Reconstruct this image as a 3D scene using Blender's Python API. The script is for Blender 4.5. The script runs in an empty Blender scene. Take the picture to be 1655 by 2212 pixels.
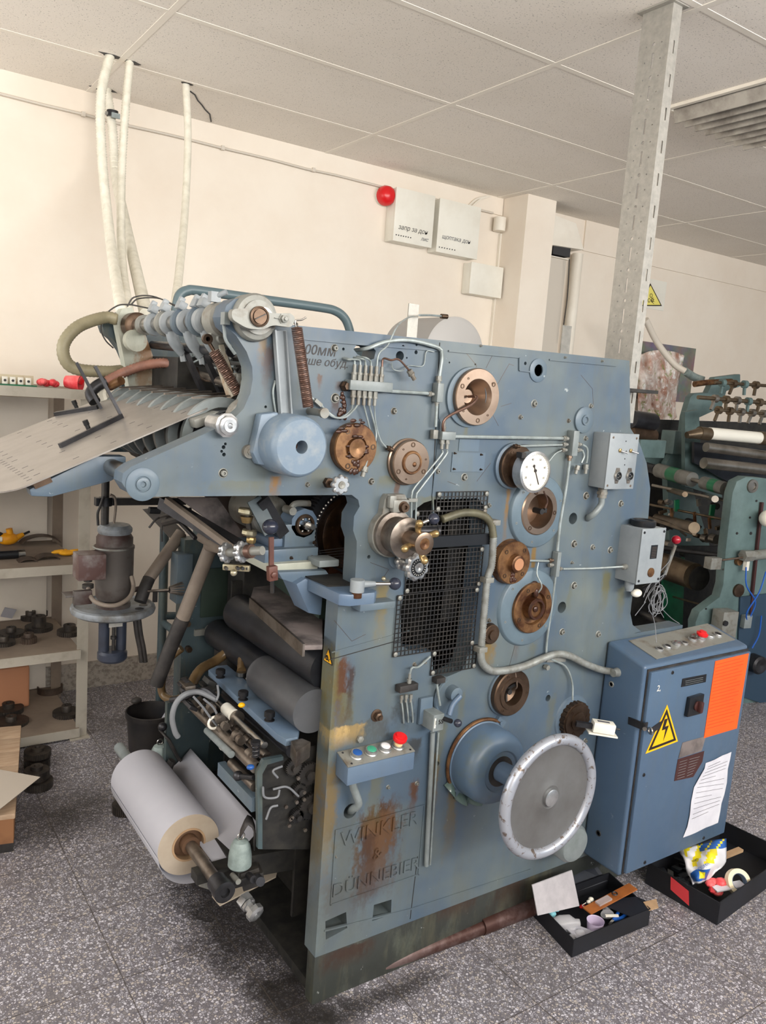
import bpy, bmesh, math, random
from mathutils import Vector, Matrix
random.seed(7)
PI = math.pi
C = bpy.context.scene.collection

# ------------------------------------------------------------------ camera, world, lights, exposure
CAM_H = 1.56
F_PX, YAW, PITCH, ROLL = 1747.69, 0.605, 0.1527, -0.0732
cy, sy, cp, sp = math.cos(YAW), math.sin(YAW), math.cos(PITCH), math.sin(PITCH)
fwd = Vector((sy*cp, cy*cp, -sp)); rgt = Vector((cy, -sy, 0)); dwn = fwd.cross(rgt)
cr, sr = math.cos(ROLL), math.sin(ROLL)
R2 = cr*rgt + sr*dwn; D2 = -sr*rgt + cr*dwn
camd = bpy.data.cameras.new('camera'); cam = bpy.data.objects.new('camera', camd); C.objects.link(cam)
cam.matrix_world = Matrix(((R2.x, -D2.x, -fwd.x, 0), (R2.y, -D2.y, -fwd.y, 0), (R2.z, -D2.z, -fwd.z, CAM_H), (0, 0, 0, 1)))
camd.sensor_width = 36; camd.lens = F_PX/2212*36; camd.clip_start = 0.05
bpy.context.scene.camera = cam
S = bpy.context.scene
S.view_settings.view_transform = 'Standard'; S.view_settings.look = 'None'; S.view_settings.gamma = 1
S.view_settings.use_curve_mapping = False
S.view_settings.exposure = 0.07
W = bpy.data.worlds.new('world'); S.world = W; W.use_nodes = True
W.node_tree.nodes['Background'].inputs[0].default_value = (0.68, 0.84, 1.0, 1)
W.node_tree.nodes['Background'].inputs[1].default_value = 0.52
def area(name, loc, rot, sx, sz, power, col):
    l = bpy.data.lights.new(name, 'AREA'); l.shape = 'RECTANGLE'; l.size = sx; l.size_y = sz
    l.energy = power; l.color = col
    o = bpy.data.objects.new(name, l); o.location = loc; o.rotation_euler = rot; C.objects.link(o); return o
# daylight through the window of the left wall, and through the big windows on the side the camera stands on
area('daylight_left', (-1.42, 2.3, 1.75), (0, math.radians(-90), 0), 1.5, 2.4, 46, (1.0, 0.97, 0.925))
area('daylight_behind', (1.7, -2.3, 2.25), (math.radians(122), 0, 0), 5.5, .8, 300, (1.0, 0.965, 0.915))

# ------------------------------------------------------------------ real-world points on known planes
def ray(u, v): return R2*((u-827.5)/F_PX) + D2*((v-1106)/F_PX) + fwd
O0 = Vector((0, 0, CAM_H))
def at(u, v, Y): d = ray(u, v); return O0 + d*(Y/d.y)
def atX(u, v, X): d = ray(u, v); return O0 + d*(X/d.x)
def atZ(u, v, Z): d = ray(u, v); return O0 + d*((Z-CAM_H)/d.z)
def atP(u, v, P0, n): d = ray(u, v); return O0 + d*((P0-O0).dot(n)/d.dot(n))
def mpp(P): return (P-O0).dot(fwd)/F_PX
def hw(u, v, w, Y): return (at(u+w, v, Y).x-at(u-w, v, Y).x)/2
V = Vector
def P3(p, **k):
    q = V(p)
    for a, b in k.items(): setattr(q, a, b)
    return q

# ------------------------------------------------------------------ materials
def srgb(c):
    return tuple(((x/255)/12.92 if x/255 <= .04045 else ((x/255+.055)/1.055)**2.4) for x in c)+(1,)
MT = {}
class NT:
    def __init__(s, name):
        s.m = bpy.data.materials.new(name); s.m.use_nodes = True; s.t = s.m.node_tree; s.n = s.t.nodes
        s.b = s.n['Principled BSDF']; MT[name] = s.m
    def add(s, t, **k):
        n = s.n.new(t)
        for a, b in k.items(): setattr(n, a, b)
        return n
    def link(s, a, b): s.t.links.new(a, b)
    def pos(s):
        if not hasattr(s, '_p'): s._p = s.add('ShaderNodeNewGeometry').outputs['Position']
        return s._p
    def noise(s, scale, detail=4, rough=.55, vec=None, stretch=None, out='Fac'):
        n = s.add('ShaderNodeTexNoise'); n.inputs['Scale'].default_value = scale
        n.inputs['Detail'].default_value = detail; n.inputs['Roughness'].default_value = rough
        v = vec or s.pos()
        if stretch:
            m = s.add('ShaderNodeVectorMath', operation='MULTIPLY'); s.link(v, m.inputs[0]); m.inputs[1].default_value = stretch; v = m.outputs[0]
        s.link(v, n.inputs['Vector']); return n.outputs[out]
    def ramp(s, fac, a, b, c0=(0, 0, 0, 1), c1=(1, 1, 1, 1)):
        r = s.add('ShaderNodeValToRGB'); s.link(fac, r.inputs[0])
        r.color_ramp.elements[0].position = a; r.color_ramp.elements[1].position = b
        r.color_ramp.elements[0].color = c0; r.color_ramp.elements[1].color = c1; return r.outputs[0]
    def mix(s, fac, a, b, mode='MIX'):
        m = s.add('ShaderNodeMix', data_type='RGBA', blend_type=mode)
        for i, x in ((0, fac), (6, a), (7, b)):
            if hasattr(x, 'is_linked'): s.link(x, m.inputs[i])
            else: m.inputs[i].default_value = x
        return m.outputs[2]
    def math(s, op, a, b=None, clamp=False):
        m = s.add('ShaderNodeMath', operation=op); m.use_clamp = clamp
        for i, x in ((0, a), (1, b)):
            if x is None: continue
            if hasattr(x, 'is_linked'): s.link(x, m.inputs[i])
            else: m.inputs[i].default_value = x
        return m.outputs[0]
    def bump(s, h, st, dist=.002):
        b = s.add('ShaderNodeBump'); b.inputs['Strength'].default_value = st; b.inputs['Distance'].default_value = dist
        s.link(h, b.inputs['Height']); s.link(b.outputs[0], s.b.inputs['Normal'])
    def fin(s, col=None, rough=.5, metal=0):
        if col is not None:
            if hasattr(col, 'is_linked'): s.link(col, s.b.inputs['Base Color'])
            else: s.b.inputs['Base Color'].default_value = col
        if hasattr(rough, 'is_linked'): s.link(rough, s.b.inputs['Roughness'])
        else: s.b.inputs['Roughness'].default_value = rough
        s.b.inputs['Metallic'].default_value = metal; return s.m
def mat(name, c, rough=.5, metal=0, c2=None, lo=.4, hi=.7, scale=14, bump=0, bscale=80, alpha=None, trans=0, stretch=None):
    k = NT(name); col = srgb(c)
    if c2: col = k.mix(k.ramp(k.noise(scale, 5, .62, stretch=stretch), lo, hi), srgb(c), srgb(c2))
    if bump: k.bump(k.noise(bscale, 3), bump)
    k.fin(col, rough, metal)
    if alpha is not None: k.b.inputs['Alpha'].default_value = alpha
    if trans: k.b.inputs['Transmission Weight'].default_value = trans
    return k.m

def stain_group():
    g = bpy.data.node_groups.new('stain', 'ShaderNodeTree')
    for nm, t in (('Pos', 'NodeSocketVector'), ('X', 'NodeSocketFloat'), ('Top', 'NodeSocketFloat'), ('Bottom', 'NodeSocketFloat'), ('Width', 'NodeSocketFloat'), ('Noise', 'NodeSocketFloat')):
        g.interface.new_socket(nm, in_out='INPUT', socket_type=t)
    g.interface.new_socket('Fac', in_out='OUTPUT', socket_type='NodeSocketFloat')
    n = g.nodes; gi = n.new('NodeGroupInput'); go = n.new('NodeGroupOutput'); L = g.links.new
    def M(op, a, b=None, c=None, clamp=False):
        m = n.new('ShaderNodeMath'); m.operation = op; m.use_clamp = clamp
        for i, x in enumerate((a, b, c)):
            if x is None: continue
            if hasattr(x, 'is_linked'): L(x, m.inputs[i])
            else: m.inputs[i].default_value = x
        return m.outputs[0]
    sep = n.new('ShaderNodeSeparateXYZ'); L(gi.outputs['Pos'], sep.inputs[0])
    nz = M('SUBTRACT', gi.outputs['Noise'], .5)
    dx = M('DIVIDE', M('SUBTRACT', sep.outputs[0], gi.outputs['X']), gi.outputs['Width'])
    dx = M('ADD', M('ABSOLUTE', dx), M('MULTIPLY', nz, 4.2))
    fx = M('MULTIPLY', M('SUBTRACT', 1.05, dx), 1.5, clamp=True)
    h = M('SUBTRACT', gi.outputs['Top'], gi.outputs['Bottom'])
    zt = M('ADD', M('DIVIDE', M('SUBTRACT', gi.outputs['Top'], sep.outputs[2]), h), M('MULTIPLY', nz, .9))
    ft = M('MULTIPLY', zt, 12.0, clamp=True)
    fb = M('MULTIPLY', M('SUBTRACT', 1.0, zt), 1.6, clamp=True)
    L(M('MULTIPLY', M('MULTIPLY', fx, ft), fb), go.inputs[0])
    return g
SG = stain_group()
def paint(name, ca, cb, stains=(), specks=.5, rough=.42, grime=.35):
    k = NT(name)
    base = k.mix(k.ramp(k.noise(2.6, 4, .6), .3, .58), srgb(ca), srgb(cb))
    base = k.mix(k.math('MULTIPLY', k.ramp(k.noise(9, 6, .7, stretch=(1, 1, .45)), .52, .78), grime), base, srgb((98, 104, 92)))
    base = k.mix(k.math('MULTIPLY', k.ramp(k.noise(70, 4, .7), .70, .76), specks), base, srgb((46, 50, 50)))
    base = k.mix(k.math('MULTIPLY', k.ramp(k.noise(38, 3, .6), .71, .75), specks*.8), base, srgb((206, 214, 212)))
    drip = k.ramp(k.noise(16, 6, .7, stretch=(1, 1, .16)), .50, .74)
    base = k.mix(k.math('MULTIPLY', drip, grime*.9), base, srgb((92, 90, 70)))
    base = k.mix(k.math('MULTIPLY', k.ramp(k.noise(140, 3, .6), .68, .74), specks*.6), base, srgb((60, 50, 40)))
    nz = k.math('ADD', k.math('MULTIPLY', k.noise(17, 6, .7, stretch=(1.4, 1, .5)), .7), k.math('MULTIPLY', k.noise(75, 4, .7), .3))
    for (x, zt, zb, w, st, col) in stains:
        g = k.add('ShaderNodeGroup'); g.node_tree = SG
        k.link(k.pos(), g.inputs[0]); k.link(nz, g.inputs[5])
        for i, q in ((1, x), (2, zt), (3, zb), (4, w)): g.inputs[i].default_value = q
        base = k.mix(k.math('MULTIPLY', g.outputs[0], st), base, srgb(col))
    k.bump(k.noise(45, 4, .6), .12, .001)
    return k.fin(base, k.ramp(k.noise(12, 4), .3, .8, (rough-.1,)*3+(1,), (rough+.2,)*3+(1,)))
RU, RD, OL, YE = (80, 48, 22), (54, 32, 20), (98, 94, 58), (190, 160, 104)
def st(u, v0, v1, w, s, col=RU):
    a, b = at(u, v0, 1.53), at(u, v1, 1.53); return ((a.x+b.x)/2, a.z, b.z, w*mpp(a)*1.2, s, col)
STAINS = [st(742, 1425, 1625, 20, .95), st(752, 1500, 1600, 26, .6, OL), st(716, 1650, 1960, 20, .8, (112, 92, 48)), st(834, 1255, 1400, 18, .75, (120, 104, 56)),
          st(604, 1030, 1085, 15, .95, (120, 84, 30)), st(868, 1040, 1090, 6, .8), st(1062, 1385, 1470, 16, .8, (122, 96, 40)), st(1104, 1050, 1200, 7, .85, (120, 90, 44)), st(1160, 1180, 1300, 8, .85, (118, 90, 30)),
          st(1125, 1385, 1440, 10, .4), st(946, 1630, 1790, 13, .7, (106, 86, 44)), st(903, 1690, 1770, 11, .9), st(985, 1660, 1860, 14, .75, (104, 88, 50)), st(1318, 1235, 1330, 13, .75, OL), st(1352, 1265, 1360, 14, .6, OL),
          st(826, 1735, 1960, 52, 1.0, (70, 48, 30)), st(828, 1760, 1930, 44, .8, (96, 68, 44)), st(800, 1800, 1950, 20, .7, RD), st(760, 1572, 1622, 44, .9, YE), st(735, 860, 905, 12, .9, RD), st(700, 805, 850, 5, .8), st(845, 1030, 1060, 20, .5, OL),
          st(745, 825, 850, 14, .5, RU), st(820, 960, 1010, 16, .5, OL), st(585, 735, 870, 12, .6), st(1018, 915, 960, 6, .6, OL), st(935, 1075, 1110, 50, .5, OL), st(1005, 1500, 1620, 10, .4, OL), st(745, 1900, 2080, 60, .25, RD), st(795, 1560, 1650, 60, .5, (60, 58, 46)), st(725, 1400, 1700, 12, .7, OL), st(765, 1440, 1580, 9, .8, RD), st(820, 1640, 1800, 16, .5, OL), st(880, 1520, 1600, 26, .6, (44, 42, 36)), st(700, 1450, 1960, 5, .7, RU), st(1130, 1075, 1100, 8, .6), st(1075, 1470, 1560, 14, .4, OL), st(1200, 1500, 1620, 10, .4, OL), st(960, 1560, 1700, 16, .5, OL), st(1160, 1395, 1440, 12, .4, OL), st(750, 1760, 1990, 40, .35, (74, 70, 54)), st(1240, 1270, 1330, 8, .4, OL), st(655, 720, 900, 6, .4, OL), st(700, 1010, 1068, 30, .35, OL), st(520, 1040, 1072, 60, .35, OL), st(575, 700, 800, 8, .7, (120, 92, 40)), st(905, 1600, 1660, 22, .7, (50, 44, 34))]
paint('face_paint', (104, 113, 111), (72, 89, 106), STAINS, .55)
paint('blue_paint', (102, 115, 120), (82, 100, 118), (), .6)
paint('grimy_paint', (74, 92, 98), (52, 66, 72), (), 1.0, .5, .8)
paint('plinth_paint', (56, 60, 57), (46, 49, 46), [st(760, 2060, 2110, 60, .8, RD), st(1000, 1960, 2000, 60, .7, RD), st(1120, 1905, 1990, 50, .6, RD)], .6, .5, .8)
paint('cabinet_paint', (76, 98, 122), (72, 93, 118), (), .15, .38, .15)
paint('light_blue', (102, 120, 138), (86, 106, 130), (), .5, .4, .2)
paint('horn_paint', (192, 190, 176), (168, 172, 160), [(.76, 1.72, 1.40, .04, .9, (140, 96, 52)), (.82, 1.6, 1.35, .02, .8, RU)], .4)
mat('grey_paint', (128, 136, 138), .4, 0, (104, 112, 112), bump=.05)
mat('pipe_grey', (150, 160, 162), .4, .2, (118, 126, 124), scale=30)
mat('casting', (132, 133, 128), .45, .2, (98, 86, 72), .5, .75, 22, .15)
mat('box_grey', (140, 147, 152), .38, 0, (120, 128, 134), scale=9)
mat('plate_alu', (146, 141, 136), .34, .3, (132, 126, 121), scale=16)
mat('steel', (188, 186, 182), .28, 1, (140, 136, 130), scale=20)
mat('steel_worn', (140, 132, 124), .38, .9, (92, 82, 74), scale=18, bump=.1)
mat('aluminium', (196, 198, 200), .3, .85, (150, 152, 154), scale=25)
mat('bronze', (158, 138, 122), .3, .9, (122, 102, 86), scale=7)
mat('bronze_dark', (98, 80, 66), .4, .8, (62, 48, 38), scale=12)
mat('bronze_rust', (128, 94, 62), .38, .55, (72, 42, 24), .4, .62, 22, .15)
mat('rust_wet', (64, 34, 20), .35, .1, (38, 22, 14), scale=60, bump=.3)
mat('brass', (176, 152, 108), .34, .85, (118, 96, 58), scale=20)
mat('white_brass', (180, 174, 152), .34, .7, (128, 116, 86), scale=30)
mat('copper', (122, 98, 88), .4, .7, (96, 70, 60), scale=40)
mat('black_metal', (38, 38, 40), .45, .3, (62, 58, 54), scale=20)
mat('black_plastic', (24, 26, 30), .3)
mat('ball_black', (44, 48, 62), .18)
mat('grime', (22, 22, 22), .6, 0, (46, 44, 40), scale=24, bump=.4, bscale=50)  # black grime, also used where interior darkness is put into the colour
mat('dark_steel', (66, 66, 70), .4, .7, (38, 38, 40), scale=12)
mat('roller_grey', (84, 86, 90), .42, .3, (62, 62, 66), scale=5)
mat('roller_dark', (48, 50, 56), .35, .5, (28, 28, 32), scale=10)
mat('tray_dust', (116, 107, 105), .7, 0, (58, 54, 54), .42, .62, 9, .3)
mat('wheel_face', (110, 111, 112), .42, .35, (94, 93, 92), scale=8, bump=.05)
mat('wheel_rim', (168, 173, 184), .34, .5, (112, 100, 92), .56, .62, 60, .1)
mat('galvanised', (180, 177, 170), .42, .4, (158, 156, 150), .3, .7, 55)
mat('wall_plaster', (236, 227, 214), .85, 0, (229, 217, 202), .35, .75, 2.2, .25, 30)
mat('white_paint', (236, 230, 218), .6, 0, (224, 216, 202), scale=4)
mat('panel_white', (232, 230, 220), .5, 0, (222, 218, 206), scale=5)
mat('dark_slot', (52, 52, 54), .6)
mat('red_plastic', (214, 24, 30), .3)
mat('pink_red', (224, 60, 70), .45, 0, (240, 120, 120), scale=30)
mat('knob_red', (150, 20, 40), .22)
mat('green_btn', (60, 150, 120), .4)
mat('blue_btn', (30, 80, 150), .4)
mat('white_btn', (226, 226, 228), .4)
mat('cream_plastic', (232, 200, 150), .5)
mat('hose_white', (232, 228, 214), .45, 0, (212, 208, 192), scale=30)
mat('conduit_olive', (100, 97, 78), .5, .2, (80, 78, 64), scale=30)
mat('hose_olive', (140, 133, 108), .5, 0, (120, 113, 90), scale=20, bump=.1)
mat('hose_red', (150, 106, 90), .5, 0, (118, 84, 72), scale=26)
mat('hose_beige', (126, 115, 104), .6, 0, (110, 98, 88), scale=16)
mat('hose_amber', (104, 84, 56), .3, 0, (78, 60, 38), scale=16)
mat('rubber', (36, 34, 34), .6, 0, (60, 56, 54), scale=22)
mat('conduit_grey', (146, 150, 148), .45, .3, (112, 112, 106), scale=40)
mat('cable_grey', (116, 119, 124), .5)
mat('wire_dark', (60, 58, 56), .5)
mat('paper', (168, 168, 176), .8, 0, (161, 161, 169), scale=3)
mat('paper_end', (182, 170, 154), .8, 0, (164, 150, 132), scale=6)
mat('cardboard', (172, 142, 110), .8, 0, (150, 122, 92), scale=12)
mat('core_brown', (92, 66, 46), .7)
mat('shelf_paint', (178, 172, 160), .5, 0, (150, 142, 128), .5, .75, 9)
mat('shelf_dusty', (140, 126, 112), .75, 0, (118, 104, 92), scale=5)
mat('shelf_back', (222, 214, 202), .7, 0, (206, 198, 186), scale=3)
mat('gear_dark', (58, 54, 52), .5, .5, (86, 78, 70), scale=24, bump=.2)
mat('gear_brown', (88, 74, 64), .55, .4, (64, 54, 48), scale=20)
mat('yellow', (232, 160, 20), .5, 0, (222, 140, 16), scale=30)
mat('motor_grey', (84, 79, 76), .55, .2, (58, 40, 36), .45, .6, 9, .2)
mat('motor_red', (84, 60, 56), .5, .1, (128, 122, 120), .5, .7, 12, .2)
mat('pump_plate', (128, 134, 140), .55, .2, (86, 84, 80), .45, .65, 12, .2)
mat('pump_blue', (44, 50, 64), .4, .1, (32, 34, 42), scale=12)
mat('wood', (190, 164, 138), .7, 0, (168, 140, 114), scale=12, stretch=(1, 6, 6))
mat('crate_side', (146, 102, 68), .7, 0, (120, 82, 54), scale=8)
mat('orange_sheet', (255, 92, 22), .6, 0, (244, 82, 20), scale=6)
mat('notice_paper', (214, 214, 222), .7, 0, (196, 196, 206), scale=8)
mat('ink_line', (90, 90, 96), .7)
mat('orange_ink', (204, 56, 14), .7)
mat('warn_yellow', (250, 186, 10), .4)
mat('pale_yellow', (238, 226, 120), .5)
mat('black_ink', (28, 20, 20), .5)
mat('brown_label', (66, 36, 34), .4)
mat('box_black', (14, 15, 20), .6, 0, (22, 25, 34), scale=6)
mat('cardboard_black', (30, 34, 44), .5, 0, (20, 22, 28), scale=4)
mat('sheet_clear', (196, 192, 196), .35, 0, (172, 168, 172), alpha=.82)
mat('clear_plastic', (214, 214, 220), .15, 0, alpha=.42)
mat('cup_lilac', (196, 182, 208), .3, 0, alpha=.85)
mat('mask_cyan', (130, 196, 208), .7)
mat('ruler_brown', (164, 98, 48), .55, 0, (140, 80, 38), scale=20)
mat('tape_cream', (226, 214, 182), .6)
mat('bag_white', (232, 232, 238), .35)
mat('bag_blue', (44, 100, 180), .35)
mat('bag_yellow', (240, 222, 40), .35)
mat('pipe_rust', (112, 94, 92), .5, .4, (70, 44, 38), .42, .6, 10, .3)
mat('weight_paint', (136, 150, 148), .45, 0, (104, 116, 114), scale=30)
mat('motor_lamp', (168, 166, 162), .3, .7, (120, 116, 112), scale=10)
mat('second_paint', (92, 114, 114), .45, 0, (70, 90, 90), scale=7, bump=.1)
mat('green_enamel', (18, 110, 72), .35, 0, (12, 84, 58), scale=10)
mat('roller_white', (226, 224, 214), .5)
mat('roller_brown', (110, 96, 78), .35, .7, (80, 66, 52), scale=12)
mat('roller_steel', (148, 142, 134), .32, .8, (110, 104, 96), scale=8)
mat('blue_tube', (30, 90, 180), .35)
mat('glove_yellow', (236, 170, 24), .7, 0, (220, 150, 20), scale=40)
mat('tape_black', (20, 20, 24), .35)
mat('siding_grey', (206, 198, 186), .6)
mat('ring_blue', (94, 112, 124), .4, 0, (84, 100, 112), scale=12)
mat('cover_blue', (108, 126, 144), .42, 0, (132, 142, 150), .5, .7, 22, .1)
mat('drum_blue', (84, 106, 130), .38, 0, (98, 108, 106), .5, .7, 8)
mat('clay', (168, 120, 88), .7)
mat('gauge_face', (232, 228, 214), .5)
mat('skirting', (178, 170, 160), .6, 0, (140, 132, 122), .45, .62, 60)
mat('glass', (240, 245, 245), .05, 0, alpha=.12)
mat('sticker_red', (206, 60, 66), .5)

# ceiling tile, terrazzo, poster
k = NT('ceiling_tile')
h = k.noise(170, 2, .6)
pits = k.ramp(h, .30, .38, (.45, .45, .45, 1), (1, 1, 1, 1))
cc = k.mix(k.ramp(k.noise(1.1, 4, .6), .4, .75), srgb((242, 236, 228)), srgb((232, 225, 215)))
k.fin(k.mix(1.0, cc, pits, 'MULTIPLY'), .9); k.bump(h, .3, .002)
k = NT('terrazzo')
vo = k.add('ShaderNodeTexVoronoi', feature='F1'); vo.inputs['Scale'].default_value = 140; k.link(k.pos(), vo.inputs['Vector'])
ve = k.add('ShaderNodeTexVoronoi', feature='DISTANCE_TO_EDGE'); ve.inputs['Scale'].default_value = 140; k.link(k.pos(), ve.inputs['Vector'])
sepc = k.add('ShaderNodeSeparateColor'); k.link(vo.outputs['Color'], sepc.inputs[0])
cr_ = k.add('ShaderNodeValToRGB'); k.link(sepc.outputs[0], cr_.inputs[0]); e = cr_.color_ramp.elements
e[0].position = 0; e[0].color = srgb((128, 124, 126)); e[1].position = 1; e[1].color = srgb((228, 225, 226))
for p_, c_ in ((.25, (164, 162, 170)), (.55, (204, 202, 210)), (.8, (186, 178, 172))):
    x = e.new(p_); x.color = srgb(c_)
cr_.color_ramp.interpolation = 'CONSTANT'
thr = k.math('ADD', k.math('MULTIPLY', sepc.outputs[1], .16), .045)
chip = k.math('GREATER_THAN', ve.outputs['Distance'], thr)
base = k.mix(chip, srgb((104, 101, 108)), cr_.outputs[0])
dirt = k.ramp(k.noise(2.3, 6, .65), .42, .72)
base = k.mix(k.math('MULTIPLY', dirt, .32), base, srgb((84, 78, 72)))
base = k.mix(k.math('MULTIPLY', k.ramp(k.noise(9, 5, .7), .62, .74), .55), base, srgb((50, 46, 40)))
# oil pool around the machine's left foot
sx = k.add('ShaderNodeSeparateXYZ'); k.link(k.pos(), sx.inputs[0])
def blob(cx_, cy_, rx, ry, s):
    a = k.math('DIVIDE', k.math('SUBTRACT', sx.outputs[0], cx_), rx); b = k.math('DIVIDE', k.math('SUBTRACT', sx.outputs[1], cy_), ry)
    d = k.math('ADD', k.math('MULTIPLY', a, a), k.math('MULTIPLY', b, b))
    d = k.math('ADD', d, k.math('MULTIPLY', k.math('SUBTRACT', k.noise(7, 5, .65), .5), 1.8))
    return k.math('MULTIPLY', k.math('SUBTRACT', 1.0, d), s, True)
for bl in ((.98, 1.95, .22, .42, 1.5), (.93, 1.6, .14, .16, 1.1), (1.1, 1.5, .3, .05, .9), (.66, 2.75, .3, .22, .7), (1.2, 3.3, .35, .3, .7), (.82, 1.42, .3, .2, .45)):
    base = k.mix(k.math('MULTIPLY', blob(*bl), .85, True), base, srgb((30, 27, 25)))
def seam(ax, off):
    m = k.math('ABSOLUTE', k.math('SUBTRACT', k.math('MODULO', k.math('ADD', sx.outputs[ax], 30.0-off+.15), .3), .15))
    return k.math('LESS_THAN', m, .0016)
sm = k.math('MAXIMUM', seam(0, .59), seam(1, 1.88))
base = k.mix(k.math('MULTIPLY', sm, .8), base, srgb((66, 60, 56)))
k.fin(base, .42)
k = NT('poster_print')
f_ = k.noise(9, 5, .6, out='Color')
k.fin(k.mix(.6, k.mix(1.0, f_, (.8, .78, .75, 1), 'MULTIPLY'), srgb((52, 50, 50))), .4)
k = NT('bag_print')
c_ = k.mix(k.ramp(k.noise(7, 5, .6), .4, .65), srgb((230, 222, 216)), srgb((176, 128, 108)))
c_ = k.mix(k.ramp(k.noise(16, 4, .6), .56, .66), c_, srgb((124, 138, 70)))
c_ = k.mix(k.ramp(k.noise(22, 4, .6), .55, .64), c_, srgb((240, 238, 236)))
k.fin(c_, .22)
k.bump(k.noise(26, 4, .6), .8, .02)
# ------------------------------------------------------------------ mesh building helpers
def basis(ax):
    a = V(ax).normalized(); t = V((0, 0, 1)) if abs(a.z) < .9 else V((1, 0, 0))
    x = a.cross(t).normalized(); return x, a.cross(x).normalized(), a
class MB:
    def __init__(s): s.bm = bmesh.new()
    def ring(s, c, x, y, r, n, ph=0): return [s.bm.verts.new(c + x*(r*math.cos(ph+2*PI*i/n)) + y*(r*math.sin(ph+2*PI*i/n))) for i in range(n)]
    def skin(s, a, b):
        n = len(a)
        for i in range(n):
            try: s.bm.faces.new((a[i], a[(i+1) % n], b[(i+1) % n], b[i]))
            except ValueError: pass
    def cap(s, a, flip=False):
        try: s.bm.faces.new(a if flip else a[::-1])
        except ValueError: pass
    def lathe(s, o, ax, prof, n=32, ph=0, back=True):
        o = V(o); x, y, a = basis(ax); prev = None; first = None
        for r, h in prof:
            R = s.ring(o+a*h, x, y, max(r, 1e-5), n, ph)
            if prev: s.skin(prev, R)
            else: first = R
            prev = R
        if tuple(prof[0]) == tuple(prof[-1]): return s
        if back: s.cap(first)
        s.cap(prev, True); return s
    def cyl(s, p0, p1, r, r2=None, n=20, ph=0):
        p0, p1 = V(p0), V(p1); L = (p1-p0).length
        return s.lathe(p0, p1-p0, [(r, 0), (r if r2 is None else r2, L)], n, ph)
    def box(s, c, sz, M=None):
        c = V(c); vs = []
        for i in (-.5, .5):
            for j in (-.5, .5):
                for k_ in (-.5, .5):
                    p = V((i*sz[0], j*sz[1], k_*sz[2]))
                    if M: p = M @ p
                    vs.append(s.bm.verts.new(c+p))
        for f in ((0, 1, 3, 2), (4, 6, 7, 5), (0, 4, 5, 1), (2, 3, 7, 6), (0, 2, 6, 4), (1, 5, 7, 3)): s.bm.faces.new([vs[i] for i in f])
        return s
    def bb(s, x0, x1, y0, y1, z0, z1): return s.box(((x0+x1)/2, (y0+y1)/2, (z0+z1)/2), (abs(x1-x0), abs(y1-y0), abs(z1-z0)))
    def bar(s, p0, p1, w, h, up=(0, 0, 1)):
        p0, p1 = V(p0), V(p1); d = (p1-p0).normalized(); x = d.cross(V(up)).normalized(); z = x.cross(d)
        return s.box((p0+p1)/2, ((p1-p0).length, w, h), Matrix((d, x, z)).transposed())
    def prism(s, pts, vec):
        vec = V(vec); a = [s.bm.verts.new(V(p)) for p in pts]; b = [s.bm.verts.new(V(p)+vec) for p in pts]
        s.bm.faces.new(a); s.bm.faces.new(b[::-1]); s.skin(a, b); return s
    def quad(s, pts): s.bm.faces.new([s.bm.verts.new(V(p)) for p in pts]); return s
    def tube(s, pts, r, n=10, sm=6, rib=0, taper=None):
        pts = [V(p) for p in pts]
        if len(pts) > 2 and sm > 1: pts = catmull(pts, sm)
        t = (pts[1]-pts[0]).normalized(); x = t.orthogonal().normalized(); prev = None; first = None
        N = len(pts)
        for i, p in enumerate(pts):
            t2 = (pts[min(i+1, N-1)]-pts[max(i-1, 0)]).normalized()
            q = t.rotation_difference(t2); x = (q @ x).normalized(); t = t2; y = t.cross(x)
            rr = r*(1+(rib if i % 2 else -rib))
            if taper: rr = r + (taper-r)*i/(N-1)
            R = s.ring(p, x, y, rr, n)
            if prev: s.skin(prev, R)
            else: first = R
            prev = R
        s.cap(first); s.cap(prev, True); return s
    def ribbed(s, pts, r, pitch, n=12, depth=.09):
        pts = [V(p) for p in pts]; pts = catmull(pts, 8) if len(pts) > 2 else pts
        L = sum((pts[i+1]-pts[i]).length for i in range(len(pts)-1)); m = max(4, int(L/pitch*2)); return s.tube(resample(pts, m), r, n, 1, depth)
    def sph(s, c, r, sc=(1, 1, 1), n=20):
        m = Matrix.Translation(V(c)) @ Matrix.Diagonal((sc[0], sc[1], sc[2], 1)); bmesh.ops.create_uvsphere(s.bm, u_segments=n, v_segments=n//2+2, radius=r, matrix=m); return s
    def torus(s, c, ax, R, r, n=36, m=10, a0=0, a1=2*PI):
        x, y, a = basis(ax); c = V(c); full = abs(a1-a0-2*PI) < 1e-6; rs = []
        for i in range(n if full else n+1):
            th = a0+(a1-a0)*i/n; d = x*math.cos(th)+y*math.sin(th); rs.append(s.ring(c+d*R, d, a, r, m))
        for i in range(len(rs)-(0 if full else 1)): s.skin(rs[i], rs[(i+1) % len(rs)])
        if not full: s.cap(rs[0]); s.cap(rs[-1], True)
        return s
    def coil(s, p0, p1, R, r, turns, n=10):
        p0, p1 = V(p0), V(p1); x, y, a = basis(p1-p0); L = (p1-p0).length; N = turns*n
        return s.tube([p0+a*(L*i/N)+x*(R*math.cos(2*PI*i/n))+y*(R*math.sin(2*PI*i/n)) for i in range(N+1)], r, 5, 1)
    def gear(s, c, ax, r, h, teeth, td=.006, hole=0):
        x, y, a = basis(ax); c = V(c); P = []
        for i in range(teeth):
            for f, rr in ((0, r-td), (.25, r-td), (.4, r), (.75, r), (.9, r-td)):
                th = 2*PI*(i+f)/teeth; P.append(c+(x*math.cos(th)+y*math.sin(th))*rr)
        return s.prism(P, a*h)
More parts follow.
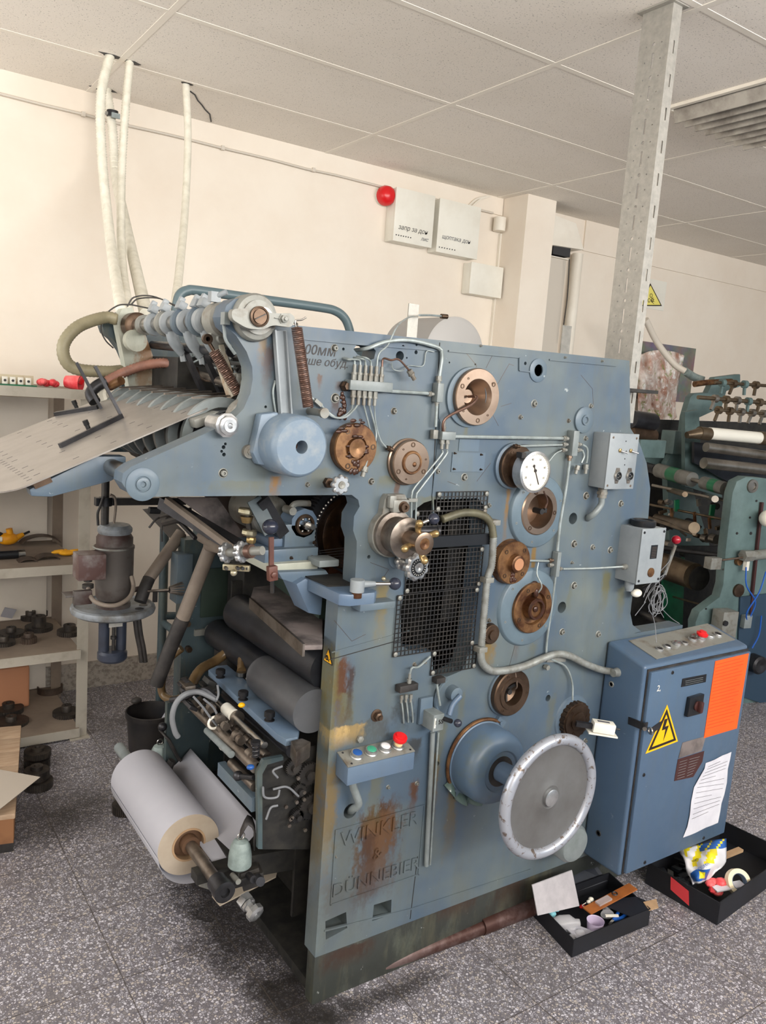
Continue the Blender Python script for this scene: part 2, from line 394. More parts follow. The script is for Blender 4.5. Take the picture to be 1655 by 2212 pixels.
    def star(s, c, ax, r, h, lobes=8, dip=.82):
        x, y, a = basis(ax); c = V(c); n = lobes*8
        rr = [r*(dip+(1-dip)*(.5+.5*math.cos(2*PI*i*lobes/n))**.6) for i in range(n)]
        prev = None
        for f, k_ in ((0, .82), (.15, 1), (.75, 1), (1, .84)):
            R = [s.bm.verts.new(c+a*(h*f)+(x*math.cos(2*PI*i/n)+y*math.sin(2*PI*i/n))*(rr[i]*k_)) for i in range(n)]
            if prev: s.skin(prev, R)
            else: s.cap(R)
            prev = R
        s.cap(prev, True); return s
    def build(s, name, m, parent=None, ang=38, bevel=0, seg=2):
        bm = s.bm; bmesh.ops.remove_doubles(bm, verts=bm.verts, dist=1e-6); bmesh.ops.recalc_face_normals(bm, faces=bm.faces)
        if bevel:
            es = [e for e in bm.edges if len(e.link_faces) == 2 and e.calc_face_angle(0) > math.radians(50)]
            try: bmesh.ops.bevel(bm, geom=es, offset=bevel, segments=seg, affect='EDGES', profile=.6, clamp_overlap=True)
            except Exception: pass
        me = bpy.data.meshes.new(name); off = wloc(parent)
        for v in bm.verts: v.co -= off
        bm.to_mesh(me); bm.free()
        for f in me.polygons: f.use_smooth = True
        me.set_sharp_from_angle(angle=math.radians(ang))
        me.materials.append(MT[m] if isinstance(m, str) else m)
        o = bpy.data.objects.new(name, me); C.objects.link(o)
        if parent: o.parent = parent
        return o
def wloc(o):
    p = V((0, 0, 0))
    while o: p += o.location; o = o.parent
    return p
def catmull(P, k_):
    Q = [2*P[0]-P[1]]+P+[2*P[-1]-P[-2]]; out = []
    for i in range(1, len(Q)-2):
        a, b, c, d = Q[i-1:i+3]
        for j in range(k_):
            t = j/k_; out.append(.5*((2*b)+(c-a)*t+(2*a-5*b+4*c-d)*t*t+(3*b-a-3*c+d)*t**3))
    out.append(P[-1]); return out
def resample(P, m):
    L = [0]
    for i in range(len(P)-1): L.append(L[-1]+(P[i+1]-P[i]).length)
    out = []; j = 0
    for i in range(m+1):
        t = L[-1]*i/m
        while j < len(P)-2 and L[j+1] < t: j += 1
        f = (t-L[j])/max(1e-9, L[j+1]-L[j]); out.append(P[j].lerp(P[j+1], min(1, f)))
    return out
def tag(o, label=None, cat=None, group=None, kind=None):
    if label: o['label'] = label
    if cat: o['category'] = cat
    if group: o['group'] = group
    if kind: o['kind'] = kind
    return o
def thing(name, loc, label, cat, group=None):
    o = bpy.data.objects.new(name, None); o.location = V(loc); o.empty_display_size = .05; C.objects.link(o); return tag(o, label, cat, group)
def copy_tree(o, parent=None):
    c = o.copy(); C.objects.link(c); c.parent = parent
    for ch in o.children: copy_tree(ch, c)
    return c
def curve_plate(name, outline, holes, t, m, parent, T, bevel=0):
    """flat plate with real holes; outline/holes in 2D, T maps (a,b,c) to world"""
    from mathutils.geometry import delaunay_2d_cdt
    loops = [[V((q[0], q[1])) for q in pl] for pl in [outline]+holes]; vs, es = [], []
    for lp in loops:
        k0 = len(vs); vs += lp; es += [(k0+i, k0+(i+1) % len(lp)) for i in range(len(lp))]
    def inside(p, lp):
        c = False; n = len(lp)
        for i in range(n):
            a, b = lp[i], lp[i-1]
            if (a.y > p.y) != (b.y > p.y) and p.x < (b.x-a.x)*(p.y-a.y)/(b.y-a.y)+a.x: c = not c
        return c
    ov, _, of, _, _, _ = delaunay_2d_cdt(vs, es, [], 0, 1e-7)
    bm = bmesh.new(); off = wloc(parent); F = [bm.verts.new((v.x, v.y, t/2)) for v in ov]; B = [bm.verts.new((v.x, v.y, -t/2)) for v in ov]
    cnt = {}
    for f in of:
        c = sum((ov[i] for i in f), V((0, 0)))/len(f)
        if not inside(c, loops[0]) or any(inside(c, h) for h in loops[1:]): continue
        bm.faces.new([F[i] for i in f]); bm.faces.new([B[i] for i in reversed(f)])
        for i in range(len(f)): e = (f[i], f[(i+1) % len(f)]); k_ = tuple(sorted(e)); cnt.setdefault(k_, []).append(e)
    for k_, l in cnt.items():
        if len(l) == 1: a, b = l[0]; bm.faces.new((F[b], F[a], B[a], B[b]))
    for v in [v for v in bm.verts if not v.link_faces]: bm.verts.remove(v)
    if bevel:
        o0 = loops[0]; zf = t/2
        es_ = [e for e in bm.edges if len(e.link_faces) == 2 and abs(e.calc_face_angle(0)) > 1.2 and all(abs(abs(v.co.z)-zf) < 1e-7 for v in e.verts) and e.verts[0].co.z*e.verts[1].co.z > 0 and e.calc_length() > .004]
        try: bmesh.ops.bevel(bm, geom=es_, offset=bevel, segments=2, affect='EDGES', profile=.6, clamp_overlap=True)
        except Exception: pass
    for v in bm.verts: v.co = T(v.co) - off
    bmesh.ops.recalc_face_normals(bm, faces=bm.faces)
    me = bpy.data.meshes.new(name); bm.to_mesh(me); bm.free()
    me.materials.append(MT[m])
    for f in me.polygons: f.use_smooth = True
    me.set_sharp_from_angle(angle=math.radians(35))
    o = bpy.data.objects.new(name, me); C.objects.link(o)
    if parent: o.parent = parent
    return o
def circ(c, r, n=20): return [(c[0]+r*math.cos(2*PI*i/n), c[1]+r*math.sin(2*PI*i/n)) for i in range(n)]
def rnd(poly, r, k_=5):
    out = []; n = len(poly)
    for i in range(n):
        p = V(poly[i]).to_2d() if len(poly[i]) > 2 else V((poly[i][0], poly[i][1])); a = V((poly[i-1][0], poly[i-1][1])); b = V((poly[(i+1) % n][0], poly[(i+1) % n][1]))
        da, db = a-p, b-p; q = min(r, da.length*.45, db.length*.45); s0 = p+da.normalized()*q; s1 = p+db.normalized()*q
        for j in range(k_+1):
            t = j/k_; out.append(tuple((1-t)**2*s0+2*t*(1-t)*p+t*t*s1))
    return out
def text(body, origin, xdir, ydir, size, m, parent, name, ext=.0006, shear=0, align='CENTER', label=None):
    cu = bpy.data.curves.new(name, 'FONT'); cu.body = body; cu.size = 1; cu.extrude = 0; cu.align_x = align; cu.align_y = 'CENTER'; cu.shear = shear; cu.resolution_u = 3
    tmp = bpy.data.objects.new('tmp', cu); C.objects.link(tmp); dg = bpy.context.evaluated_depsgraph_get()
    me = bpy.data.meshes.new_from_object(tmp.evaluated_get(dg)); bpy.data.objects.remove(tmp); bpy.data.curves.remove(cu)
    x, y = V(xdir).normalized(), V(ydir).normalized(); n = x.cross(y); off = wloc(parent); o_ = V(origin)
    bm = bmesh.new(); bm.from_mesh(me)
    if ext > .0001:
        g = bmesh.ops.extrude_face_region(bm, geom=bm.faces[:]); vs = [e for e in g['geom'] if isinstance(e, bmesh.types.BMVert)]
        for v in vs: v.co.z += ext/size
    for v in bm.verts: v.co = o_+x*(v.co.x*size)+y*(v.co.y*size)+n*(v.co.z*size) - off
    bm.to_mesh(me); bm.free(); me.materials.clear(); me.materials.append(MT[m]); me.name = name
    o = bpy.data.objects.new(name, me); C.objects.link(o)
    if parent: o.parent = parent
    if label: o['label'] = label
    return o
XD, ZD = V((1, 0, 0)), V((0, 0, 1))
NEG = V((0, -1, 0))
# ------------------------------------------------------------------ room shell
CZ, WY = 2.74, 3.91
def struct(o): return tag(o, kind='structure')
struct(MB().bb(-1.5, 9.0, -2.6, WY+.2, -.1, 0).build('floor', 'terrazzo'))
HO = [at(240, 118, 3.4), at(285, 130, 3.4), at(400, 180, 3.47)]
struct(MB().bb(-1.5, 9.0, -2.6, WY+.2, CZ, CZ+.08).build('ceiling', 'ceiling_tile'))
g = MB()
for j in range(-1, 9): g.bb(-1.5, 9, 2.8605-.592*j-.012, 2.8605-.592*j+.012, CZ-.0015, CZ+.002)
for i in range(-2, 7): g.bb(.973+1.2*i-.012, .973+1.2*i+.012, -2.6, WY, CZ-.002, CZ+.002)
struct(g.build('trim_1', mat('grid_bar', (238, 232, 222), .5)))
w = curve_plate('wall_back', [(-1.5, 0), (9, 0), (9, CZ), (-1.5, CZ)], [], .12, 'wall_plaster', None, lambda p: V((p.x, WY+.06+p.z, p.y)))
struct(w)
wl = curve_plate('wall_left', [(-2.6, 0), (WY, 0), (WY, CZ), (-2.6, CZ)], [[(1.0, .95), (3.5, .95), (3.5, 2.5), (1.0, 2.5)]], .12, 'wall_plaster', None, lambda p: V((-1.38+p.z, p.x, p.y)))
struct(wl)
struct(MB().bb(8.9, 9.0, -2.6, WY, 0, CZ).build('wall_right', 'wall_plaster'))
wf = MB()
for y0, y1, z0, z1 in ((1.0, 3.5, .95, 1.0), (1.0, 3.5, 2.45, 2.5), (1.0, 1.05, .95, 2.5), (3.45, 3.5, .95, 2.5), (2.22, 2.28, .95, 2.5)): wf.bb(-1.42, -1.36, y0, y1, z0, z1)
struct(wf.build('window_1', 'white_paint'))
struct(MB().bb(-1.32, 9, WY-.015, WY, 0, .13).build('baseboard_back', 'skirting'))
# plaster ledge line below the ceiling
zr = at(350, 290, WY).z
r = MB().bb(-1.32, at(1085, 437, WY).x, WY-.012, WY, zr, CZ)
struct(r.build('trim_2', 'wall_plaster'))
xr = at(1395, 560, WY).x
struct(MB().bb(4.15, 9, WY-.012, WY, at(1450, 585, WY).z, CZ).build('trim_3', 'wall_plaster'))
rr = random.Random(3)
pts = [V((-1.3+i*.16, WY-.014, zr+rr.uniform(-.003, .003))) for i in range(30)]
c = MB().tube(pts, .006, 6, 2)
for x in (-.1, .32, .95, 1.6, 2.1, 2.55): c.box((x, WY-.016, zr), (.016, .014, .02))
tag(c.build('wall_cable', 'siding_grey'), 'thin painted-over cable clipped along the wall just under the ceiling', 'cable')
# pillar
struct(MB().bb(3.42, 3.655, 3.69, WY, 0, CZ).build('wall_pillar', 'wall_plaster'))

# luminaire
lx0, lx1, ly0, ly1 = 2.775, 3.365, 1.68, 2.262
t = thing('ceiling_light', ((lx0+lx1)/2, (ly0+ly1)/2, CZ), 'square recessed ceiling light with bright metal louvre blades, switched off', 'ceiling light')
f = MB()
f.bb(lx0, lx1, ly0, ly0+.02, CZ-.012, CZ+.004).bb(lx0, lx1, ly1-.02, ly1, CZ-.012, CZ+.004).bb(lx0, lx0+.02, ly0, ly1, CZ-.012, CZ+.004).bb(lx1-.02, lx1, ly0, ly1, CZ-.012, CZ+.004)
f.build('frame', 'white_paint', t)
MB().bb(lx0+.02, lx1-.02, ly0+.02, ly1-.02, CZ-.004, CZ-.001).build('housing', 'dark_slot', t)
for i in range(8):
    x = lx0+.055+i*.068
    MB().prism([(x-.018, ly0+.02, CZ-.006), (x+.018, ly0+.02, CZ-.006), (x+.003, ly0+.02, CZ-.055), (x-.003, ly0+.02, CZ-.055)], (0, ly1-ly0-.04, 0)).build('louvre_blade', 'motor_lamp', t)
# ------------------------------------------------------------------ slotted galvanised post
cn_ = atZ(1452, 3, CZ); PX_ = cn_.x; PYn = cn_.y; PYf = 1.812; PYn = 1.702; zb = atX(1362, 914, PX_).z
t = thing('slotted_steel_post', (PX_+.02, (PYn+PYf)/2, zb), 'tall galvanised steel post with slots and holes, reaching the ceiling behind the machine', 'post')
holes = []; z = zb+.05; ym = (PYn+PYf)/2
while z < CZ-.06:
    holes.append([(ym-.0035, z-.022), (ym+.0035, z-.022), (ym+.0035, z+.022), (ym-.0035, z+.022)])
    holes.append(circ((ym, z+.047), .0055, 10))
    for dz in (.0, .045): holes += [circ((ym-.028, z+dz), .0025, 8), circ((ym+.028, z+dz), .0025, 8)]
    z += .094
curve_plate('web', [(PYn, zb), (PYf, zb), (PYf, CZ-.002), (PYn, CZ-.002)], holes, .003, 'galvanised', t, lambda p: V((PX_+p.z, p.x, p.y)))
hs = []; z = zb+.08; fw = .04
while z < CZ-.05: hs.append([(PX_+.018, z-.018), (PX_+.024, z-.018), (PX_+.024, z+.018), (PX_+.018, z+.018)]); z += .094
curve_plate('near_flange', [(PX_+.0015, zb), (PX_+fw, zb), (PX_+fw, CZ-.002), (PX_+.0015, CZ-.002)], hs, .003, 'galvanised', t, lambda p: V((p.x, PYn+.0015+p.z, p.y)))
MB().bb(PX_+.0015, PX_+fw, PYf-.003, PYf, zb, CZ-.002).build('far_flange', 'galvanised', t)
MB().bb(PX_-.02, PX_+fw+.02, PYn-.01, PYf+.01, CZ-.005, CZ-.0005).build('top_plate', 'galvanised', t)
MB().bb(PX_+.0016, PX_+fw, PYn, PYf, zb-.004, zb).build('foot_plate', 'dark_steel', t)
# ------------------------------------------------------------------ hoses from the ceiling
def hose(name, pts, r, label, m='hose_white', pitch=.011):
    o = MB().ribbed(pts, r, pitch, 12, .1).build(name, m, ang=80); return tag(o, label, 'hose', 'ribbed white hoses hanging from the ceiling')
Y0 = 3.36
hose('ribbed_hose', [P3(atZ(240, 122, CZ), z=CZ+.02), at(218, 210, 3.36), at(221, 350, 3.3), at(236, 500, 3.1), at(250, 600, 2.75), at(263, 672, 2.44)], .017, 'front ribbed white hose, leftmost of the three running down from the ceiling')
hose('ribbed_hose', [P3(atZ(281, 134, CZ), z=CZ+.02), at(270, 250, 3.36), at(262, 400, 3.3), at(263, 560, 3.0), at(277, 672, 2.46)], .015, 'middle ribbed white hose, slimmest of the three and nearest the smooth hose')
hose('ribbed_hose', [P3(atZ(228, 192, CZ), z=CZ+.02), at(243, 280, 3.76), at(250, 380, 3.7), at(275, 500, 3.3), at(300, 610, 2.8), at(316, 680, 2.47)], .019, 'rear ribbed hose, held by the metal clamp against the wall')
tag(MB().tube([P3(atZ(401, 182, CZ), z=CZ+.02), at(406, 300, 3.45), at(400, 450, 3.3), at(388, 580, 2.9), at(378, 665, 2.5)], .015, 12, 8).build('smooth_hose', 'hose_white', ang=80), 'single smooth white hose coming down from a hole in the ceiling', 'hose')
for (u, v, q) in ((240, 120, .05), (284, 134, .045), (222, 192, .06), (403, 180, .04)):
    p = atZ(u, v, CZ); n = MB(); pts = []
    for i in range(9):
        th = 2*PI*i/9; pts.append((p.x+math.cos(th)*q*rr.uniform(.5, 1.1), p.y+math.sin(th)*q*.45*rr.uniform(.6, 1.1), CZ-.0015))
    n.prism(pts, (0, 0, .001)); struct(n.build('ceiling_hole', 'dark_slot'))
crk = []
for i, (u, v) in enumerate(((410, 196), (421, 204), (427, 216), (436, 226), (443, 236), (453, 246), (456, 262))): crk.append(P3(atZ(u, v, CZ), z=CZ-.001))
struct(MB().tube(crk, .0035, 5, 1).build('ceiling_crack', 'dark_slot'))
t = thing('hose_clamp', at(235, 246, 3.8), 'metal band clamp holding the rear hose near the wall top', 'clamp')
p = at(243, 246, 3.755); MB().cyl(p-ZD*.012, p+ZD*.012, .024, n=20).build('band', 'dark_steel', t); p = at(212, 243, 3.74); MB().bar(p, at(232, 245, 3.755), .02, .012).cyl(p, p-V((.0, .02, 0)), .008).build('screw', 'galvanised', t); MB().box(at(250, 250, 3.73), (.035, .01, .02)).build('buckle', 'pipe_grey', t)
# ------------------------------------------------------------------ alarm gear on the wall
def wallbox(name, q, z_in, depth, label, cat, parts=()):
    (ul, vt, ur, vb) = q; a = at(ul, vt, WY-depth); b = at(ur, vb, WY-depth)
    t = thing(name, ((a.x+b.x)/2, WY, b.z), label, cat); MB().bb(a.x, b.x, WY-depth+.012, WY-.001, b.z, a.z).build('case', 'panel_white', t, bevel=.004)
    MB().bb(a.x-.002, b.x+.002, WY-depth, WY-depth+.0115, b.z-.002, a.z+.002).build('cover', 'panel_white', t, bevel=.003)
    return t, a, b
t, a, b = wallbox('alarm_panel', (858, 404, 932, 535), 0, .09, 'white alarm panel beside the red siren, handwritten words across its lid', 'alarm panel')
fy = WY-.0905; L = b.x-a.x; zb_, zt_ = b.z, a.z; H_ = zt_-zb_
text('запр за дон', (a.x+L*.48, fy, zb_+H_*.27), XD, ZD, .036, 'wire_dark', t, 'handwriting', shear=.25)
text('лис', (a.x+L*.8, fy, zb_+H_*.13), XD, ZD, .03, 'ink_line', t, 'handwriting', shear=.3)
s_ = MB()
for i in range(7): s_.cyl((a.x+L*(.06+.062*i), fy, zb_+H_*.11), (a.x+L*(.06+.062*i), fy-.002, zb_+H_*.11), .0035, n=8)
s_.build('indicator_lights', 'dark_slot', t)
t, a, b = wallbox('alarm_panel', (952, 428, 1030, 560), 0, .09, 'white alarm panel with loose cables at its top, right of the one beside the siren', 'alarm panel')
L = b.x-a.x; zb_, zt_ = b.z, a.z; H_ = zt_-zb_
text('щоптака дон', (a.x+L*.45, fy, zb_+H_*.30), XD, ZD, .034, 'ink_line', t, 'handwriting', shear=.25)
s_ = MB()
for i in range(7): s_.cyl((a.x+L*(.06+.062*i), fy, zb_+H_*.09), (a.x+L*(.06+.062*i), fy-.002, zb_+H_*.09), .0035, n=8)
s_.build('indicator_lights', 'dark_slot', t)
MB().tube([V((b.x+.03, WY-.012, zt_-.02)), V((b.x+.03, WY-.012, zb_+.02))], .006, 6, 1).build('side_hinge', 'siding_grey', t)
wallbox('junction_box', (1020, 566, 1082, 644), 0, .08, 'small plain white box on the wall below the alarm panels', 'junction box')
sp0 = at(826, 425, WY)
t = thing('fire_siren', sp0, 'round red fire siren on the wall left of the white panels', 'siren')
MB().lathe(sp0, NEG, [(.05, .001), (.05, .012), (.04, .02)], 24).build('base', 'panel_white', t)
MB().lathe(sp0-V((0, .02, 0)), NEG, [(.052, 0), (.053, .02), (.046, .045), (.03, .058), (.0, .062)], 28).build('dome', 'red_plastic', t)
p = at(1083, 486, WY-.05); a_ = at(1083, 470, WY-.05).z; b_ = at(1083, 500, WY-.05).z
t = thing('wall_sensor', (p.x, WY-.05, b_), 'small white cylindrical sensor in the corner beside the pillar', 'sensor')
MB().cyl((p.x-.01, WY-.045, b_), (p.x-.01, WY-.045, a_), .037, n=24).build('body', 'white_paint', t, bevel=.003)
x_ = at(1078, 560, WY-.012).x
tag(MB().bb(x_-.012, x_+.012, WY-.02, WY-.001, .9, b_-.005).build('cable_duct', 'white_paint'), 'narrow white cable duct running down the corner under the small cylinder sensor', 'cable duct')
tag(MB().tube([at(1010, 447, WY-.02), at(1030, 430, WY-.025), at(1055, 424, WY-.02)], .006, 6, 4).tube([at(1018, 447, WY-.02), at(1036, 432, WY-.025), at(1058, 424, WY-.02)], .005, 6, 4).build('loose_cable', 'white_paint'), 'pair of white cables leaving the top of the right alarm panel', 'cable')
g = MB()
for (u0, v0, u1, v1) in ((932, 423, 948, 428), (980, 433, 1012, 444), (838, 405, 857, 406)): g.bar(at(u0, v0, WY-.003), at(u1, v1, WY-.003), .006, .012)
struct(g.build('wall_gap', 'siding_grey'))
# hood, vent, flat duct, pipe right of the pillar
t = thing('air_duct', at(1210, 700, WY-.1), 'flat pale air duct with a bent sheet hood and dark slot, beside the pillar', 'duct')
Yh = WY-.16
P_ = [at(1192, 462, Yh), at(1245, 482, Yh), at(1262, 540, Yh), at(1186, 528, Yh)]
MB().prism(P_, (0, .155, 0)).build('hood', 'white_paint', t, bevel=.004)
a_ = at(1196, 533, Yh+.02); b_ = at(1231, 556, Yh+.02)
MB().bb(a_.x, b_.x, Yh+.02, WY-.002, b_.z, a_.z+.03).build('slot', 'dark_slot', t)
a_ = at(1184, 550, Yh+.03); b_ = at(1230, 562, Yh+.03); MB().bb(a_.x-.05, b_.x, Yh+.03, WY-.002, b_.z, a_.z).build('ledge', 'white_paint', t)
MB().bb(a_.x-.04, b_.x-.005, Yh+.05, WY-.002, .6, b_.z).build('shaft', 'siding_grey', t)
p = at(1243, 600, WY-.06)
tag(MB().cyl((p.x, WY-.06, .6), (p.x, WY-.06, at(1247, 548, WY-.06).z), .036, n=24).build('wall_pipe', 'white_paint'), 'white vertical pipe right of the flat air duct', 'pipe')
tag(MB().tube([at(1230, 560, Yh), at(1226, 640, Yh), at(1218, 700, Yh), at(1214, 740, Yh)], .0035, 5, 4).build('thin_wire', 'wire_dark'), 'thin dark wire hanging down over the flat air duct', 'wire')
# warning sign, poster and plastic bag
a = at(1396, 600, WY-.006); b = at(1434, 672, WY-.006); a.x -= .04
t = thing('warning_sign', (b.x, WY, b.z), 'pale paper warning sign with a yellow triangle, on the wall behind the galvanised post', 'sign')
MB().bb(a.x, b.x, WY-.004, WY-.0005, b.z, a.z).build('sheet', 'panel_white', t)
A, B_, D_ = at(1405, 612, WY-.005), at(1430, 661, WY-.005), at(1380, 661, WY-.005)
MB().prism([A, B_, D_], (0, -.001, 0)).build('triangle_border', 'black_ink', t)
cn = (A+B_+D_)/3; MB().prism([V((cn.x+(q.x-cn.x)*.86, WY-.0065, cn.z+(q.z-cn.z)*.86)) for q in (A, B_, D_)], (0, -.001, 0)).build('triangle', 'pale_yellow', t)
g = MB()
for (dx, dz) in ((0, .02), (.02, -.01), (-.015, -.015)): g.torus((cn.x+dx, WY-.008, cn.z+dz), NEG, .013, .002, 12, 5)
for k_ in range(5): g.bar((cn.x+.01, WY-.008, cn.z-.02), (cn.x+.01+.035*math.cos(k_*.5-.4), WY-.008, cn.z-.02+.035*math.sin(k_*.5-.4)), .003, .001, (0, 1, 0))
g.build('hand_symbol', 'black_ink', t)
a = at(1385, 730, WY-.004); b = at(1489, 870, WY-.004)
o = MB().bb(a.x, b.x, WY-.004, WY-.0005, b.z, a.z-.02).build('wall_poster', 'poster_print'); tag(o, 'colourful poster with a dark top edge on the wall behind the plastic bag', 'poster')
bm_ = MB(); n_, m_ = 26, 30; Yb = 3.86; rows = []
for j in range(m_+1):
    v = 768+(950-768)*j/m_; uL = 1378; uR = 1478-18*math.sin(j/m_*2.6)-(8 if j > 22 else 0); row = []
    for i in range(n_+1):
        f_ = i/n_; q = at(uL+(uR-uL)*f_, v-12*math.sin(f_*PI)*(1-j/m_), Yb+.02*math.sin(f_*11+j*.25)+.015*math.sin(f_*23-j*.4)-.05*math.sin(f_*PI)); row.append(bm_.bm.verts.new(q))
    rows.append(row)
for j in range(m_):
    for i in range(n_): bm_.bm.faces.new((rows[j][i], rows[j][i+1], rows[j+1][i+1], rows[j+1][i]))
o = bm_.build('plastic_bag', 'bag_print', ang=180); md = o.modifiers.new('s', 'SOLIDIFY'); md.thickness = .006
tag(o, 'shiny crumpled printed plastic bag hanging below the wall poster', 'bag')
# the two short galvanised posts rising behind the machine top
for (u, ut, vt, Y, lab) in ((895, 906, 655, 1.95, 'short galvanised angle post sticking up behind the machine top beside the grey drum'), (1228, 1236, 702, 1.95, 'short galvanised angle post standing up between the drum and the tall slotted post')):
    a = at(u-11, vt, Y); x1_ = at(ut, vt, Y).x; x0_ = a.x; zt = a.z
    g = MB().bb(x0_, x1_, Y, Y+.004, 1.35, zt).bb(x1_-.004, x1_, Y+.004, Y+.03, 1.35, zt)
    tag(g.build('angle_post', 'galvanised'), lab, 'post')
# ================================================================== the big machine
FY = 1.55; FB = 1.605; RY = 2.42
M = thing('printing_machine', (1.45, 1.98, 0), 'big worn blue-grey printing machine with rust streaks, bronze flanges and a handwheel', 'printing machine')
def f2(u, v, Y=FY): p = at(u, v, Y); return (p.x, p.z)
def yof(u, v, X): return atX(u, v, X).y
OUT = [f2(*q) for q in ((508, 901), (526, 883), (541, 850), (546, 820), (545, 793), (533, 760), (510, 725), (488, 705), (482, 684), (489, 660), (507, 646), (530, 642), (553, 648), (572, 668), (592, 694), (640, 703), (950, 735), (1360, 779), (1362, 925), (1381, 955), (1397, 1000), (1405, 1055), (1401, 1115), (1388, 1180), (1374, 1245), (1366, 1290), (1362, 1325), (1367, 1350), (1385, 1364))]
OUT += [(2.05, .86), (2.30, .86), (2.30, .135), (.965, .145)]
OUT += [(.965, at(725, 1300, FY).z)] + [f2(*q) for q in ((767, 1290), (767, 1250), (770, 1203), (771, 1170), (763, 1146), (765, 1115), (777, 1094), (774, 1080), (760, 1069), (330, 1073), (300, 1076), (277, 1064), (263, 1042), (266, 1022), (284, 1008), (440, 938), (475, 922))]
WIN = [f2(*q) for q in ((893, 1103), (916, 1086), (939, 1079), (1032, 1076), (1046, 1092), (1042, 1180), (1016, 1402), (999, 1448), (966, 1462), (936, 1459), (934, 1407), (886, 1405), (866, 1395), (866, 1319), (876, 1259), (896, 1219))]
def hp(u, v, r): c = at(u, v, FY); return circ((c.x, c.z), r*mpp(c)*1.06, 16)
HOL = [hp(*q) for q in ((864, 769, 10), (871, 749, 3.5), (899, 761, 4), (900, 745, 2.5), (879, 773, 2), (1162.5, 799, 8), (1135, 785, 3.5), (1159, 780, 3.2), (1238, 1120, 12), (1214, 1312, 12), (1184, 1508, 7), (574, 879, 3), (483, 966, 4), (484, 982, 4), (479, 975, 3), (487, 959, 3), (757, 1752, 16), (742, 754, 3), (971, 783, 2), (1027, 787, 2), (1153, 1250, 2.5), (797, 1203, 4), (1185, 2004, 2), (945, 1650, 5))]
obl = [f2(*q) for q in ((772, 742), (804, 748), (812, 758), (808, 775), (798, 778), (772, 765), (764, 755))]
rect1 = [f2(*q) for q in ((703, 1990), (748, 1970), (750, 2005), (704, 2030))]
rect2 = [f2(*q) for q in ((808, 1955), (846, 1943), (845, 1975), (804, 1990))]
def FCh(ul, ur, v, k, Y=FY): a_, b_ = at(ul, v, Y), at(ur, v, Y); c_ = (a_+b_)/2; return circ((c_.x, c_.z), (b_.x-a_.x)/2*k, 32)
HOL += [FCh(974, 1068, 857, .66), FCh(1100, 1213, 1104, .59), FCh(1077, 1197, 1311, .57), FCh(1058, 1132, 1492, .52)]
near = curve_plate('near_side_frame', OUT, [WIN, obl, rect1, rect2]+HOL, FB-FY, 'face_paint', M, lambda p: V((p.x, (FY+FB)/2+p.z, p.y)), .003)
def shift(pl, s=1.0): return pl
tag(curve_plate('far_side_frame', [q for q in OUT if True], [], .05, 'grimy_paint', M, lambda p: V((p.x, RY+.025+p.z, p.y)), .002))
hornp = [f2(*q, 2.40) for q in ((246, 712), (243, 690), (255, 668), (275, 665), (290, 690), (308, 732), (325, 780), (332, 835), (270, 835), (258, 770))]
curve_plate('far_horn', hornp, [], .04, 'horn_paint', M, lambda p: V((p.x, 2.38+p.z, p.y)), .003)
MB().bb(.972, 2.30, FY+.012, FY+.05, 0, .143).build('plinth', 'plinth_paint', M, bevel=.002)
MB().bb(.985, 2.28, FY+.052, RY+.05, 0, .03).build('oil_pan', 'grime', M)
MB().bb(1.12, 2.28, FY+.3, RY+.05, .03, .5).build('dark_filler_box', 'grime', M)  # dark filler block, interior shade put into its colour
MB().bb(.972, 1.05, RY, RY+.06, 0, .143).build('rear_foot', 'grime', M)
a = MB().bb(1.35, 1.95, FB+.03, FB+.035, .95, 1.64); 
a.build('dark_backing_sheet', 'grime', M)  # dark sheet added behind the holes, their depth shade given as colour
MB().bb(.99, 1.32, FB+.012, FB+.015, .15, .36).build('dark_backing_sheet', 'grime', M)  # same dark backing for the rectangular openings, shade as colour
MB().bb(1.28, 2.28, 1.9, 1.91, .15, 1.6).build('dark_backing_wall', 'grime', M)  # dark partitions added so the inside of the machine looks unlit
MB().bb(.99, 1.3, 2.2, 2.21, .15, .95).build('dark_backing_wall', 'grime', M)
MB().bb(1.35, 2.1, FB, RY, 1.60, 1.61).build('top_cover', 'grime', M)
# raised borders cast into the plate
def rib(name, pts, w=.006, h=.004, m='face_paint', Y=FY):
    g = MB(); P_ = [at(u, v, Y) for u, v in pts]
    for i in range(len(P_)-1): g.bar(P_[i]-V((0, h/2, 0)), P_[i+1]-V((0, h/2, 0)), w, h, (0, -1, 0)) if False else g.bar(P_[i], P_[i+1], h*2, w, NEG.cross(P_[i+1]-P_[i]))
    return g.build(name, m, M)
rib('cast_border', [(640, 730), (765, 742), (950, 757), (948, 905)], .005)
rib('cast_border', [(968, 758), (1121, 772), (1121, 800), (1143, 803)], .004)
rib('cast_border', [(1186, 777), (1330, 790)], .004)
rib('cast_border', [(716, 1409), (885, 1362)], .003, .002)
rib('cast_border', [(936, 1120), (934, 1070), (950, 905)], .004, .003)
rib('cast_border', [(700, 2010), (890, 1962), (1145, 1878)], .004, .003)
rib('seam_line', [(950, 740), (934, 1075)], .0025, .0008, 'grime')
rib('seam_line', [(1122, 960), (1205, 965)], .0015, .0006, 'grime')
rib('seam_line', [(712, 1425), (890, 1375)], .002, .0008, 'grime')
rib('seam_line', [(902, 1850), (886, 1985)], .002, .0008, 'grime')
